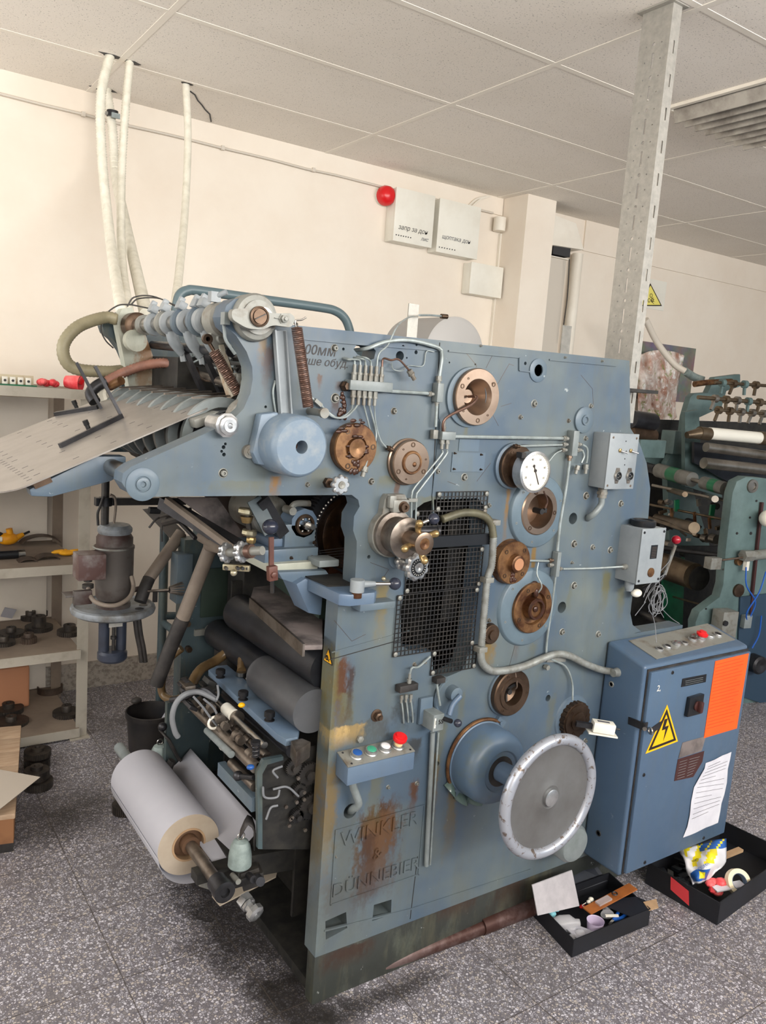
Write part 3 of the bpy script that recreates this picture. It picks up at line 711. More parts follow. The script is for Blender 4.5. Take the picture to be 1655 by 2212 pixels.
for pts in (((1005, 760), (1030, 790), (1026, 800)), ((1065, 765), (1050, 795)), ((1075, 830), (1100, 786), (1110, 790)), ((1064, 895), (1077, 920)), ((1082, 878), (1105, 871)), ((1255, 810), (1280, 840), (1282, 880)), ((1030, 1040), (1060, 1000)), ((967, 1040), (985, 1047)), ((722, 1340), (760, 1385), (790, 1370)), ((800, 1215), (840, 1230), (830, 1245)), ((1100, 1440), (1115, 1385))): rib('paint_crack', pts, .0008, .0003, 'bronze_dark')
def capprof(R, h): return [(R, 0), (R, h*.8), (R*.94, h), (R*.55, h), (R*.5, h*.4), (0, h*.4)]
def bolt(u, v, r=7, m='casting', par=None, Y=FY):
    c = at(u, v, Y); R = r*mpp(c)
    return MB().lathe(c+V((0, .001, 0)), NEG, [(R, 0), (R, .0015), (R*.82, .0025), (R*.74, .001)], 20).lathe(c, NEG, [(R*.62, -.001), (R*.62, .006), (R*.5, .0075), (R*.32, .0075), (R*.3, .003), (0, .003)], 12).build('bolt', m, par or M)
for q in ((482, 1022, 11), (723, 752, 9), (724, 860, 11), (851, 888, 8), (802, 1040, 8), (1003, 1031, 9), (1154, 872, 9), (1124, 901, 6), (1228, 909, 5), (1266, 1071, 9), (1341, 1088, 8), (1240, 1175, 9), (1240, 1265, 9), (1214, 1365, 8), (1292, 1370, 8), (1321, 1478, 8), (1264, 1600, 6), (945, 1018, 7), (1056, 1092, 6), (1280, 1182, 7), (1318, 1188, 8), (1235, 1215, 4), (1056, 1340, 5), (1276, 877, 6), (1265, 947, 6), (895, 1435, 5), (917, 1430, 5), (1300, 780, 3), (1220, 772, 3), (1038, 747, 3), (664, 1047, 6), (725, 1850, 3), (1145, 1255, 4), (838, 1700, 5), (900, 1692, 5)): bolt(*q)
p = at(813, 1545, FY); MB().lathe(p, NEG, [(.016, 0), (.016, .002), (.013, .003)], 20).lathe(p, NEG, [(.011, 0), (.011, .014), (.006, .016), (.006, .022)], 6).build('hex_nut', 'bronze_dark', M)
# -------- round flanges
def lathe_part(name, c, prof, m, par=None, n=48, back=True): return MB().lathe(c, NEG, prof, n, 0, back).build(name, m, par or M, ang=30)
def screws(c, R, n, d, r=.006, ph=.5, par=None, m='bronze_dark'):
    for i in range(n):
        th = ph+2*PI*i/n; p = c+V((R*math.cos(th), -d, R*math.sin(th)))
        MB().lathe(p, NEG, [(r, -.002), (r, .001), (r*.6, .001), (r*.6, -.0015), (0, -.0015)], 12).build('screw', m, par or M)
def FC(ul, ur, v, Y=FY): a, b = at(ul, v, Y), at(ur, v, Y); return (a+b)/2, (b.x-a.x)/2
# 1 cone cup
c, R = FC(974, 1068, 857)
MB().lathe(c+V((-.012, 0, -.002)), NEG, [(R*1.06, 0), (R*1.05, .006), (R, .007), (R*.7, .007), (R*.7, 0), (R*1.06, 0)], 48).build('cast_ring', 'blue_paint', M)
fl = lathe_part('bronze_flange', c, [(R, .004), (R, .017), (R*.975, .0195), (R*.64, .0195), (R*.62, .017), (R*.26, -.032), (R*.24, -.022), (R*.12, -.022), (0, -.022)], 'bronze', None, 48, False)
screws(c, R*.82, 3, .0195, .006, -PI/2+.1, fl); screws(c, R*.8, 4, .0195, .0028, .7, fl)
MB().tube([c+V((0, .018, 0)), c+V((-.005, -.02, 0)), c+V((-.03, -.03, -.02)), at(962, 905, FY-.02), at(958, 940, FY-.015)], .0035, 8, 6).build('oil_pipe', 'copper', M)
# 3,4 rusty flanges
c, R = FC(712, 803, 966)
fl = lathe_part('rusty_flange', c, [(R, 0), (R, .020), (R*.96, .023), (R*.5, .023), (R*.48, .018), (R*.40, .018), (R*.38, .028), (R*.1, .028), (0, .026)], 'bronze_rust'); screws(c, R*.8, 3, .023, .0065, PI/2+.6, fl)
g = MB(); rr = random.Random(5)
for i in range(26):
    th = rr.uniform(0, 2*PI); r_ = R*rr.uniform(.36, .5) if i < 14 else R*rr.uniform(.9, 1.15); th = th if i < 14 else rr.uniform(1.4, 2.6); p = c+V((r_*math.cos(th), -.026, r_*math.sin(th))); g.sph(p, rr.uniform(.002, .006), (1.5, .35, .7), 8)
for i in range(12): g.sph(c+V((rr.uniform(-.012, .012), -.024, -R*rr.uniform(.5, .95))), rr.uniform(.003, .006), (1, .4, 1.4), 8)
g.build('grease_lumps', 'rust_wet', M)
g = MB()
for i in range(22): g.sph(at(rr.uniform(730, 745), rr.uniform(850, 905), FY)-V((0, .002, 0)), rr.uniform(.002, .006), (1, .5, 1.2), 8)
g.build('grease_lumps', 'rust_wet', M)
c, R = FC(838, 916, 997)
fl = lathe_part('rusty_flange', c, [(R*1.06, 0), (R*1.06, .006), (R, .008), (R, .020), (R*.96, .023), (R*.52, .023), (R*.5, .019), (R*.44, .019), (R*.40, .026), (0, .026)], 'bronze'); screws(c, R*.8, 3, .023, .006, -PI/2+1.05, fl); screws(c, R*.78, 3, .023, .0025, .2, fl)
MB().torus(c-V((0, .024, 0)), NEG, R*.46, .004, 40, 6).sph(c-V((-.006, .026, .004)), .006, (1, .5, 1), 8).build('rust_ring', 'bronze_rust', M)
# 2 blue cover
cc_ = at(652, 966, 1.45); Rc = .062; bx = cc_.x
cov = MB().lathe((bx, FY, cc_.z), NEG, [(Rc*1.04, 0), (Rc*1.03, .085), (Rc*.98, .096), (Rc*.9, .1), (Rc*.22, .1), (Rc*.21, .094), (Rc*.2, .06), (0, .06)], 64).build('round_cover', 'cover_blue', M)
MB().prism([(bx-.075, FY, cc_.z-.02), (bx-.06, FY, cc_.z+.06), (bx-.02, FY, cc_.z+.066), (bx-.02, FY, cc_.z-.05), (bx-.06, FY, cc_.z-.045)], (0, -.03, 0)).build('cover_lip', 'cover_blue', cov, bevel=.006)
MB().cyl((bx, FY-.05, cc_.z), (bx, FY-.0605, cc_.z), Rc*.19).build('cover_bore', 'rust_wet', cov)
c = at(544, 977, FY-.02); MB().cyl((c.x, FY, c.z), (c.x, FY-.012, c.z), .014, n=20).lathe(c+V((0, .01, 0)), NEG, [(.007, 0), (.007, .006), (.003, .006)], 6).build('fixing_lug', 'casting', M)
# 5 gauge
c, R = FC(1072, 1140, 1006)
MB().lathe(c+V((-.004, 0, 0)), NEG, [(R*1.08, 0), (R*1.08, .008), (R*1.02, .01)], 48).build('cast_ring', 'blue_paint', M)
fl = lathe_part('bronze_flange', c, [(R, .003), (R, .02), (R*.95, .023), (R*.62, .023), (R*.62, .045), (R*.58, .048), (0, .048)], 'bronze_dark'); screws(c, R*.8, 4, .023, .006, .6, fl)
gp, gr_ = FC(1125, 1187, 1019, 1.42); gY = yof(1156, 1020, c.x+.012); gp = V((c.x+.012, gY, at(1156, 1020, gY).z)); gr_ = hw(1156, 1020, 31, gY)
gg = MB().lathe((gp.x, gY+.034, gp.z), NEG, [(gr_*.9, 0), (gr_, .004), (gr_, .03), (gr_*1.05, .031), (gr_*1.05, .036), (gr_*.93, .038), (gr_*.91, .033), (0, .033)], 48).build('pressure_gauge', 'aluminium', M)
MB().cyl((gp.x-.004, FY-.045, gp.z), (gp.x-.004, gY+.034, gp.z), .026, n=24).build('gauge_stem', 'light_blue', gg)
MB().cyl((gp.x, gY+.0008, gp.z), (gp.x, gY-.0002, gp.z), gr_*.91, n=40).build('gauge_dial', 'gauge_face', gg)
t0 = gY-.0006
for i, s_ in enumerate(('0', '20', '30', '40', '50', '60', '10')):
    th = math.radians(250-i*46); text(s_, (gp.x+gr_*.68*math.cos(th), t0, gp.z+gr_*.68*math.sin(th)), XD, ZD, .008, 'wire_dark', gg, 'dial_number', .0003)
g = MB()
for i in range(37):
    th = math.radians(252-i*8); d = V((math.cos(th), 0, math.sin(th))); g.bar(V((gp.x, t0, gp.z))+d*gr_*.84, V((gp.x, t0, gp.z))+d*gr_*.9, .0006, .0004, NEG)
g.build('dial_marks', 'wire_dark', gg)
d = V((.42, 0, -.9)).normalized(); pc = V((gp.x-.001, t0-.001, gp.z+.004))
MB().bar(pc-d*.012, pc+d*gr_*.78, .0025, .001, NEG).cyl(pc, pc-V((0, .002, 0)), .004, n=16).sph(pc-d*.013, .004, (1, .3, 1), 10).build('needle', 'black_ink', gg)
p = at(1126, 983, 1.49); MB().box(p, (.014, .02, .014)).build('bleed_cap', 'black_metal', gg)
# 6 ring with bore
c, R = FC(1100, 1213, 1104)
MB().lathe(c, NEG, [(R*1.03, 0), (R, .009), (R*.97, .011), (R*.62, .011), (R*.6, .0), (R*1.03, 0)], 64).build('blue_ring', 'ring_blue', M); 
c2, R2_ = FC(1127, 1203, 1104, FY-.012)
fl = lathe_part('bronze_bore', c2+V((0, .014, 0)), [(R2_, 0), (R2_, .014), (R2_*.95, .017), (R2_*.72, .017), (R2_*.70, .012), (R2_*.68, -.035), (0, -.035)], 'bronze', None, 48, False); screws(c2, R2_*.84, 3, .003, .006, -.1, fl)
screws(c, R*.85, 6, .011, .0035, .35, M, 'casting')
p = c2+V((0, .02, .0)); MB().cyl(p, p-V((0, .03, 0)), .008, n=12).cyl(p-V((0, .024, 0)), p-V((-.016, .024, 0)), .005).box(p+V((.016, -.024, .002)), (.008, .008, .012)).build('pipe_elbow', 'black_metal', M)
MB().tube([p+V((.016, -.024, .006)), p+V((.015, -.03, .03)), at(1175, 1062, FY-.04)], .0025, 8).build('oil_pipe', 'copper', M)
# 7 rusty
c, R = FC(1063, 1132, 1212)
fl = lathe_part('rusty_flange', c, [(R*1.05, 0), (R, .006), (R, .022), (R*.96, .025), (R*.45, .025), (R*.42, .028), (R*.4, .04), (R*.3, .042), (0, .040)], 'bronze_rust'); screws(c, R*.78, 4, .025, .006, .8, fl)
MB().cyl(c-V((0, .041, 0)), c-V((0, .0425, 0)), R*.28).build('plug', 'clay', fl)
g = MB()
for i in range(14): g.sph(c+V((rr.uniform(-.01, .008), -.026, -R*rr.uniform(.4, .9))), rr.uniform(.003, .006), (1, .5, 1.4), 8)
g.build('grease_lumps', 'rust_wet', M)
# 8 big ring
c, R = FC(1077, 1197, 1311)
MB().lathe(c, NEG, [(R*1.04, 0), (R, .008), (R*.97, .010), (R*.6, .010), (R*.58, 0), (R*1.04, 0)], 64).build('blue_ring', 'ring_blue', M); screws(c, R*.86, 6, .010, .0035, .35, M, 'casting')
c2, R2_ = FC(1101, 1181, 1310)
fl = lathe_part('rusty_flange', c2, [(R2_, .008), (R2_, .018), (R2_*.96, .021), (R2_*.66, .021), (R2_*.62, .012), (R2_*.44, .010), (R2_*.42, .030), (R2_*.34, .033), (R2_*.3, .026), (0, .026)], 'bronze_rust'); screws(c2, R2_*.82, 4, .021, .006, .5, fl)
MB().torus(c2-V((0, .031, 0)), NEG, R2_*.36, .005, 32, 6).sph(c2-V((0, .028, 0)), .009, (1, .5, 1), 10).sph(c2+V((.004, -.02, R2_*.6)), .009, (1, .6, 1.6), 8).sph(c2+V((0, -.014, R2_*.95)), .008, (1.6, .6, 1), 8).build('grease_lumps', 'rust_wet', M)
MB().tube([c2+V((.008, -.02, R2_*.55)), c2+V((.012, -.03, R2_*.9)), at(1160, 1240, FY-.02), at(1163, 1215, FY-.012)], .0022, 6).build('oil_pipe', 'pipe_grey', M)
# 9, 10, 11
c, R = FC(1040, 1072, 1368); lathe_part('small_boss', c, [(R*1.1, 0), (R, .012), (R*.92, .014), (R*.5, .014), (R*.48, .02), (0, .02)], 'bronze_dark')
c, R = FC(1058, 1132, 1492)
MB().lathe(c+V((-.004, 0, 0)), NEG, [(R*1.05, 0), (R*1.04, .006), (R*.6, .006), (R*.6, 0), (R*1.05, 0)], 40).build('cast_ring', 'blue_paint', M)
fl = lathe_part('bronze_flange', c, [(R, .003), (R, .02), (R*.95, .023), (R*.72, .023), (R*.70, .026), (R*.52, .026), (R*.50, .0), (0, -.02)], 'bronze_dark', None, 48, False); screws(c, R*.84, 3, .023, .005, -2.2, fl)
g = MB()
for k_ in range(3): th = k_*2.1+.5; g.bar(c+V((0, .006, 0)), c+V((R*.48*math.cos(th), .0, R*.48*math.sin(th))), .005, .008)
g.cyl(c+V((0, .008, 0)), c-V((0, .012, 0)), .008).build('spider', 'black_metal', fl)
MB().tube([c+V((.01, -.01, .004)), c+V((.012, -.024, .02)), at(1112, 1448, FY-.02)], .0026, 8).build('oil_pipe', 'bronze', M)
c, R = FC(1206, 1262, 1551)
fl = MB().gear(c-V((0, .022, 0)), NEG, R, -.022, 22, .003).lathe(c, NEG, [(R*.9, .02), (R*.88, .026), (R*.5, .026), (R*.48, .03), (R*.3, .032), (0, .03)], 32).build('rusty_gear_flange', 'bronze_dark', M); screws(c, R*.68, 3, .026, .006, 2.3, fl)
MB().lathe(c, NEG, [(R*1.25, 0), (R*1.2, .004), (R, .005)], 40).build('cast_ring', 'blue_paint', M)
# embossed boss discs
c, R = FC(1240, 1279, 907); lathe_part('cast_disc', c, [(R, 0), (R, .006), (R*.9, .008), (R*.4, .008), (R*.38, .012), (R*.25, .012), (R*.2, .008), (0, .008)], 'blue_paint')
c, R = FC(1143, 1180, 800); MB().lathe(c, NEG, [(R, 0), (R, .003), (R*.93, .004), (R*.5, .004), (R*.5, 0)], 32).build('cast_disc', 'blue_paint', M)
# cover plate with screws, and faint outline plate
a, b = at(977, 977, FY), at(1044, 1019, FY)
cp_ = MB().bb(a.x, b.x, FY-.0025, FY, b.z, a.z); a2, b2 = at(992, 948, FY), at(1033, 975, FY); cp_.bb(a2.x, b2.x, FY-.0018, FY, b2.z, a2.z); cp_ = cp_.build('blank_plate', 'blue_paint', M)
for u, v in ((980, 1013), (1038, 1014), (982, 979), (1039, 982)): bolt(u, v, 2.6, 'bronze_dark', cp_, FY-.0025)
# -------- wire mesh guards
def mesh_panel(poly, su=9.2, Y=FY-.004, r=.0011):
    P_ = [at(u, v, Y) for u, v in poly]; x0 = sum(p.x for p in (P_[0], P_[3]))/2; x1 = sum(p.x for p in (P_[1], P_[2]))/2; z1 = (P_[0].z+P_[1].z)/2; z0 = (P_[2].z+P_[3].z)/2
    n = max(2, round((x1-x0)/.0118)); m_ = max(2, round((z1-z0)/.0118)); g = MB()
    for i in range(n+1): x = x0+(x1-x0)*i/n; g.bar((x, Y, z0), (x, Y, z1), r*2, r*2, (1, 0, 0))
    for j in range(m_+1): z = z0+(z1-z0)*j/m_; g.bar((x0, Y-.0008, z), (x1, Y-.0008, z), r*2, r*2)
    o = g.build('wire_mesh', 'black_metal', M)
    for (x, z) in ((x0+.006, z0+.006), (x1-.006, z0+.006), (x0+.006, z1-.006), (x1-.006, z1-.006)): MB().lathe((x, Y, z), NEG, [(.006, -.003), (.006, .003), (.003, .005), (0, .005)], 12).build('mesh_screw', 'casting', o)
    return o
mesh_panel(((942, 1064), (1055, 1060), (1052, 1100), (944, 1106)))
mesh_panel(((896, 1106), (1052, 1098), (1045, 1160), (892, 1172)))
mesh_panel(((880, 1195), (1048, 1178), (1035, 1262), (875, 1285)))
mesh_panel(((858, 1294), (1035, 1262), (1022, 1395), (850, 1416)), Y=FY-.005)
mesh_panel(((934, 1408), (1030, 1392), (1028, 1440), (930, 1460)))
a, b = at(893, 1166, FY-.014), at(1060, 1176, FY-.014)
MB().bb(a.x, b.x, FY-.02, FY-.008, b.z+.002, b.z+.03).build('black_crossbar', 'black_plastic', M)
for (uu, vv, s_) in ((988, 1145, .03), (975, 1290, .035)): p = at(uu, vv, 1.8); MB().prism([(p.x-s_, 1.8, p.z-s_*.7), (p.x+s_*.7, 1.8, p.z-s_*.5), (p.x+s_*.8, 1.8, p.z+s_*.6), (p.x-.2*s_, 1.8, p.z+s_*.4)], (0, .01, 0)).build('inner_lug', 'clay', M)
MB().cyl(at(965, 1290, 1.78), at(1005, 1190, 1.72), .006).build('inner_chain_rod', 'casting', M)
c_ = at(985, 1245, 1.66); MB().box(c_, (.028, .004, .006), Matrix.Rotation(.15, 3, 'Y')).build('white_tag', 'panel_white', M)
for (uu, vv, Y, r_) in ((960, 1140, 1.75, .09), (950, 1340, 1.78, .10), (1010, 1420, 1.8, .06)):
    p = at(uu, vv, Y); MB().cyl((p.x, Y, p.z), (p.x, 1.89, p.z), r_, n=32).build('dark_filler_cylinder', 'grime', M)  # dark cylinders added behind the mesh so the opening reads as shade
# -------- big drive hub and handwheel
X0, Z0 = 1.452, .585; Z0 = .578
MB().lathe((X0-.006, FY, Z0), NEG, [(.107, 0), (.106, .012), (.103, .014), (.102, .062), (.099, .078), (.091, .089), (.078, .095), (.058, .098), (.054, .094), (.03, .094)], 72).build('hub_drum', 'drum_blue', M)
MB().tube([V((X0-.006+.1105*math.cos(math.radians(a_)), FY-.008, Z0+.1105*math.sin(math.radians(a_)))) for a_ in range(55, 215, 8)], .005, 8, 3).build('rusty_guard_ring', 'bronze_rust', M)
p = V((X0-.006, FY, Z0))
for th, w in ((.95, .02), (3.9, .024)): q = p+V((.112*math.cos(th), -.006, .112*math.sin(th))); MB().box(q, (.034, .012, .022), Matrix.Rotation(-th+PI/2, 3, 'Y')).lathe(q-V((0, .006, 0)), NEG, [(.006, 0), (.006, .004), (0, .004)], 12).build('ring_lug', 'blue_paint', M)
g = MB(); rr = random.Random(8)
P_ = []
for i in range(14):
    th = math.radians(205+i*6.5); r0 = .112+.02*math.sin(i*.9)*.3; P_.append((th, r0))
for i in range(13):
    a0, a1 = P_[i], P_[i+1]; y0, y1 = FY-.006-.03*abs(math.sin(i*.8)), FY-.006-.03*abs(math.sin((i+1)*.8))
    def q(th, r_, y): return (X0-.006+r_*math.cos(th), y, Z0+r_*math.sin(th))
    g.quad([q(a0[0], .1, FY-.004), q(a1[0], .1, FY-.004), q(a1[0], .128, y1), q(a0[0], .128, y0)])
o = g.build('torn_plastic_cover', 'green_enamel', M, ang=180); md = o.modifiers.new('s', 'SOLIDIFY'); md.thickness = .002; o.data.materials[0] = mat('dirty_film', (92, 112, 108), .15)
WYh = 1.28; wc = at(1189, 1722, WYh)
hx, hz = wc.x, wc.z
hwm = MB().lathe((hx, WYh+.012, hz), NEG, [(.03, .0), (.125, 0), (.142, .004), (.142, .012), (.125, .008), (.05, .006), (.04, .009), (.03, .012), (.026, .010), (0, .010)], 72).build('handwheel', 'wheel_face', M)
MB().torus((hx, WYh+.004, hz), NEG, .148, .0145, 80, 14).build('wheel_rim', 'wheel_rim', hwm)
MB().lathe((hx, WYh-.002, hz), NEG, [(.023, -.01), (.022, .004), (.018, .006), (0, .006)], 32).build('wheel_cap', 'aluminium', hwm)
MB().cyl((X0-.006, FY-.08, Z0), (hx, WYh+.01, hz), .027, n=32).build('wheel_hub', 'light_blue', hwm)
MB().lathe((X0-.006, FY-.0945, Z0), NEG, [(.042, 0), (.042, .0008), (0, .0008)], 40).build('hub_bore', 'rubber', M)
p = at(986, 1629, FY); MB().lathe(p, NEG, [(.022, 0), (.021, .014), (.014, .016), (.013, .022), (.007, .024), (.006, .034), (0, .034)], 24).build('cast_boss', 'blue_paint', M)
c = at(1237, 1822, 1.46)
MB().lathe((c.x, 1.56, c.z), NEG, [(.058, 0), (.058, .10), (.05, .112), (.03, .118), (0, .118)], 40).build('drive_motor_end', 'grey_paint', M)
# -------- embossed nameplate
a, b = at(727, 1800, FY), at(905, 1845, FY)
q0, q1, q2, q3 = at(717, 1822, FY), at(722, 1935, FY), at(908, 1752, FY), at(908, 1870, FY)
zc1, zc2, zc3 = at(810, 1793, FY).z, at(812, 1845, FY).z, at(815, 1893, FY).z
xl, xr_ = at(722, 1820, FY).x, at(915, 1760, FY).x; xm = (xl+xr_)/2
zt_, zb_ = zc1+.03, zc3-.036
g = MB()
for (x0_, x1_, z0_, z1_) in ((xl, xr_, zt_, zt_+.003), (xl, xr_, zb_, zb_+.003), (xl, xl+.003, zb_, zt_), (xr_-.003, xr_, zb_, zt_)): g.bb(x0_, x1_, FY-.003, FY, z0_, z1_)
g.build('nameplate_border', 'face_paint', M)
text('WINKLER', (xm, FY, zc1), XD, ZD, .056, 'face_paint', M, 'embossed_letters', .004)
text('&', (xm-.005, FY, zc2), XD, ZD, .045, 'face_paint', M, 'embossed_letters', .004)
text('DÜNNEBIER', (xm, FY, zc3), XD, ZD, .05, 'face_paint', M, 'embossed_letters', .004)
# -------- handwriting
text('2.00мм', at(682, 757, FY-.0006), XD, ZD, .031, 'black_ink', M, 'handwriting', .0003, .2)
text('тише обуд.', at(698, 783, FY-.0006), XD, ZD, .024, 'black_ink', M, 'handwriting', .0003, .25)
# -------- warning triangle on the edge strip
def tri(name, A, B_, D_, n, m1, m2, par, k2=.8):
    n = V(n); o = MB().prism([A, B_, D_], n*.0008).build(name, m1, par); cn = (A+B_+D_)/3
    MB().prism([cn+(q-cn)*k2+n*.0007 for q in (A, B_, D_)], n*.0006).build('yellow_field', m2, o); return o, cn
o, cn = tri('warning_triangle', at(705, 1394, FY-.0005), at(696, 1424, FY-.0005)+V((.003, 0, 0)), at(712, 1430, FY-.0005), NEG, 'black_ink', 'warn_yellow', M) if False else (None, None)
xs = .9635
A, B_, D_ = atX(701, 1394, xs), atX(694, 1424, xs), atX(711, 1428, xs)
A = V((xs, 1.577, A.z)); B_ = V((xs, 1.598, A.z-.037)); D_ = V((xs, 1.556, A.z-.037))
o, cn = tri('warning_sticker', A, B_, D_, (-1, 0, 0), 'black_ink', 'warn_yellow', M)
MB().torus(cn+V((-.002, .003, 0)), (1, 0, 0), .005, .0016, 12, 5).bar(cn+V((-.002, -.008, -.006)), cn+V((-.002, .006, .004)), .001, .003).build('hand_symbol', 'black_ink', o)
# -------- lever table on the step
zt = at(725, 1275, 1.53).z
a = atZ(662, 1276, zt); slab = [(.93, 1.67), (.935, 1.50), (.955, 1.485), (1.02, 1.485), (1.035, 1.50), (1.035, 1.67)]
MB().prism([(x, y, zt-.028) for x, y in slab], (0, 0, .028)).build('step_table', 'light_blue', M, bevel=.004)
MB().prism([(.935, 1.66, zt+.0003), (.94, 1.56, zt+.0003), (1.03, 1.55, zt+.0003), (1.03, 1.66, zt+.0003)], (0, 0, .003)).build('grime_crust', 'grime', M)
MB().bb(1.0, 1.10, 1.51, FY, zt-.052, zt-.034).build('step_ledge', 'blue_paint', M, bevel=.004)
c = at(772, 1263, 1.49)
lv = MB().cyl(c-ZD*.016, c+ZD*.012, .0165, n=28).cyl(c+V((.012, 0, 0)), c+V((.045, -.005, .0)), .009, .006, 16).build('clamp_lever', 'box_grey', M)
MB().cyl(c+V((.04, -.005, 0)), at(843, 1261, 1.47), .004).build('lever_rod', 'steel', lv)
MB().sph(at(853, 1261, 1.47), .0145).build('ball_knob', 'ball_black', lv)
MB().cyl(c-ZD*.03, c-ZD*.016, .012).build('lever_pivot', 'bronze_rust', lv)
MB().sph(at(829, 1250, 1.52), .006, (1, 1, 1)).build('brass_nut', 'white_brass', M)
# -------- chuck with brass wing nut
c = at(838, 1149, FY)
pf = []
for i in range(24):
    th = math.radians(125+i*(290)/23); pf.append((c.x+.058*math.cos(th), c.z+.058*math.sin(th)))
zt2 = at(840, 1066, FY).z
pf += [(c.x+.034, zt2-.01), (c.x+.027, zt2), (c.x-.022, zt2), (c.x-.03, zt2-.012)]
curve_plate('chuck_flange', pf, [], .02, 'casting', M, lambda p: V((p.x, FY-.01+p.z, p.y)), .003)
yE = yof(866, 1154, c.x+.004); yH = yof(889, 1159, c.x+.004)
ck = MB().lathe(c, NEG, [(.054, .02), (.054, .03), (.043, .032), (.043, .068), (.048, .07), (.048, .08), (.036, .085), (.0, .085)], 56).build('chuck_barrel', 'steel_worn', M)
MB().lathe(c, NEG, [(.02, .085), (.02, .12), (.026, .121), (.026, .145), (.018, .147), (.0, .146)], 32).build('wing_hub', 'bronze', ck)
for th in (100, 25, 195, 290):
    d = V((math.cos(math.radians(th)), 0, math.sin(math.radians(th)))); p = c-V((0, .125, 0)); MB().tube([p+d*.018, p+d*.034, p+d*.044+V((0, -.006, 0))], .006, 10, 5, taper=.009).sph(p+d*.045+V((0, -.006, 0)), .0088).build('wing', 'brass', ck)
MB().lathe(c-V((0, .1465, 0)), NEG, [(.014, 0), (.012, .002), (.003, .002), (0, 0)], 24).build('hub_cap', 'bronze_rust', ck)
MB().box(c+V((.006, -.03, .068)), (.045, .018, .03)).box(c+V((-.016, -.03, .078)), (.02, .014, .03)).build('clamp_ear', 'casting', ck, bevel=.004)
p = c+V((.012, -.036, .066)); MB().lathe(p, NEG, [(.014, 0), (.014, .004), (.011, .004), (.011, .012), (.005, .012), (.005, .006), (0, .006)], 24).build('clamp_screw', 'bronze_dark', ck)
p0, p1 = at(902, 1134, 1.44), at(926, 1124, 1.43)
lv = MB().cyl(p0, p1, .004).build('lever_rod', 'steel', M); MB().sph(at(937, 1121, 1.43), .0135).build('ball_knob', 'ball_black', lv)
p = at(946, 1147, 1.43); MB().lathe(p+V((-.045, .02, -.002)), V((.045, -.02, .002)), [(.010, 0), (.010, .047), (.0125, .048), (.0125, .054), (.0095, .054), (.009, .03), (0, .03)], 24).build('tube_end', 'dark_steel', M)
# -------- scalloped knobs
c0 = at(856, 1206, FY)
MB().lathe(c0, NEG, [(.024, 0), (.024, .005), (.018, .007)], 28).build('knob_flange', 'blue_paint', M)
Yk1, Yk2 = yof(872, 1212, c0.x), yof(899, 1224, c0.x)
zk = at(899, 1224, Yk2).z
kb = MB().star((c0.x, Yk1+.006, c0.z), NEG, .024, .014, 8, .84).build('scalloped_knob', 'aluminium', M)
kb2 = MB().star((c0.x, Yk2+.008, zk), NEG, .034, .018, 9, .86).build('scalloped_knob', 'aluminium', M)
MB().cyl((c0.x, FY, c0.z), (c0.x, Yk2, zk), .01).build('knob_spindle', 'steel', kb2)
MB().lathe((c0.x, Yk2-.0102, zk), NEG, [(.021, 0), (.0215, .0012), (.014, .0012), (.013, .0)], 32).build('scale_ring', 'black_plastic', kb2)
g = MB()
for i in range(20): th = 2*PI*i/20; d = V((math.cos(th), 0, math.sin(th))); g.bar(V((c0.x, Yk2-.0118, zk))+d*.0165, V((c0.x, Yk2-.0118, zk))+d*.0195, .0008, .0006, NEG)
g.build('scale_marks', 'panel_white', kb2)
MB().lathe((c0.x, Yk2-.010, zk), NEG, [(.013, 0), (.012, .003), (.004, .003), (0, .001)], 24).build('knob_cap', 'steel', kb2)
c0 = at(707, 1042, FY); Yk = yof(735, 1047, c0.x); zk = at(735, 1047, Yk).z
kb = MB().star((c0.x, Yk+.006, zk), NEG, .0225, .013, 8, .8).build('star_knob', 'aluminium', M)
MB().cyl((c0.x, FY, c0.z), (c0.x, Yk, zk), .006).lathe(c0, NEG, [(.012, 0), (.012, .012), (.008, .014)], 6).build('knob_spindle', 'bronze_dark', kb)
MB().lathe((c0.x, Yk-.0068, zk), NEG, [(.009, 0), (.008, .003), (.003, .003), (0, .001)], 20).build('knob_cap', 'casting', kb)
# -------- oil pipes, manifolds and fittings on the face
def pipe(pts, r=.0028, m='pipe_grey', Y=FY-.008, sm=6, name='oil_pipe'): return MB().tube([at(p[0], p[1], p[2] if len(p) > 2 else Y) for p in pts], r, 8, sm).build(name, m, M)
def fitting(p, ax, L=.018, r=.0052, m='casting', par=None):
    a = V(ax).normalized(); return MB().cyl(p, p+a*L*.5, r, n=6).cyl(p+a*L*.5, p+a*L, r*.72, n=12).cyl(p+a*L*.36, p+a*L*.5, r*1.12, n=12).build('pipe_fitting', m, par or M)
Ym = FY-.016
a, b = at(752, 829, Ym), at(843, 848, Ym); 
mf = MB().bb(a.x, b.x, Ym-.01, FY, b.z, b.z+.022).build('oil_manifold', 'grey_paint', M, bevel=.002)
zt, zb = b.z+.022, b.z
for i in range(6):
    x = a.x+.014+i*.0145; fitting(V((x, Ym, zt)), (0, 0, 1), .034, .0058, par=mf)
    if i < 5: fitting(V((x+.001, Ym, zb)), (0, 0, -1), .032, .0058, par=mf)
MB().lathe(at(744, 834, FY-.004), NEG, [(.012, 0), (.012, .006), (.008, .01), (.008, .016), (0, .016)], 6).build('manifold_bolt', 'bronze_dark', mf)
x0 = a.x+.014
tops = [V((x0+i*.0145, Ym, zt+.032)) for i in range(6)]
def pv(pts, r=.0022, m='pipe_grey', name='oil_pipe', sm=6): return MB().tube(pts, r, 8, sm).build(name, m, M)
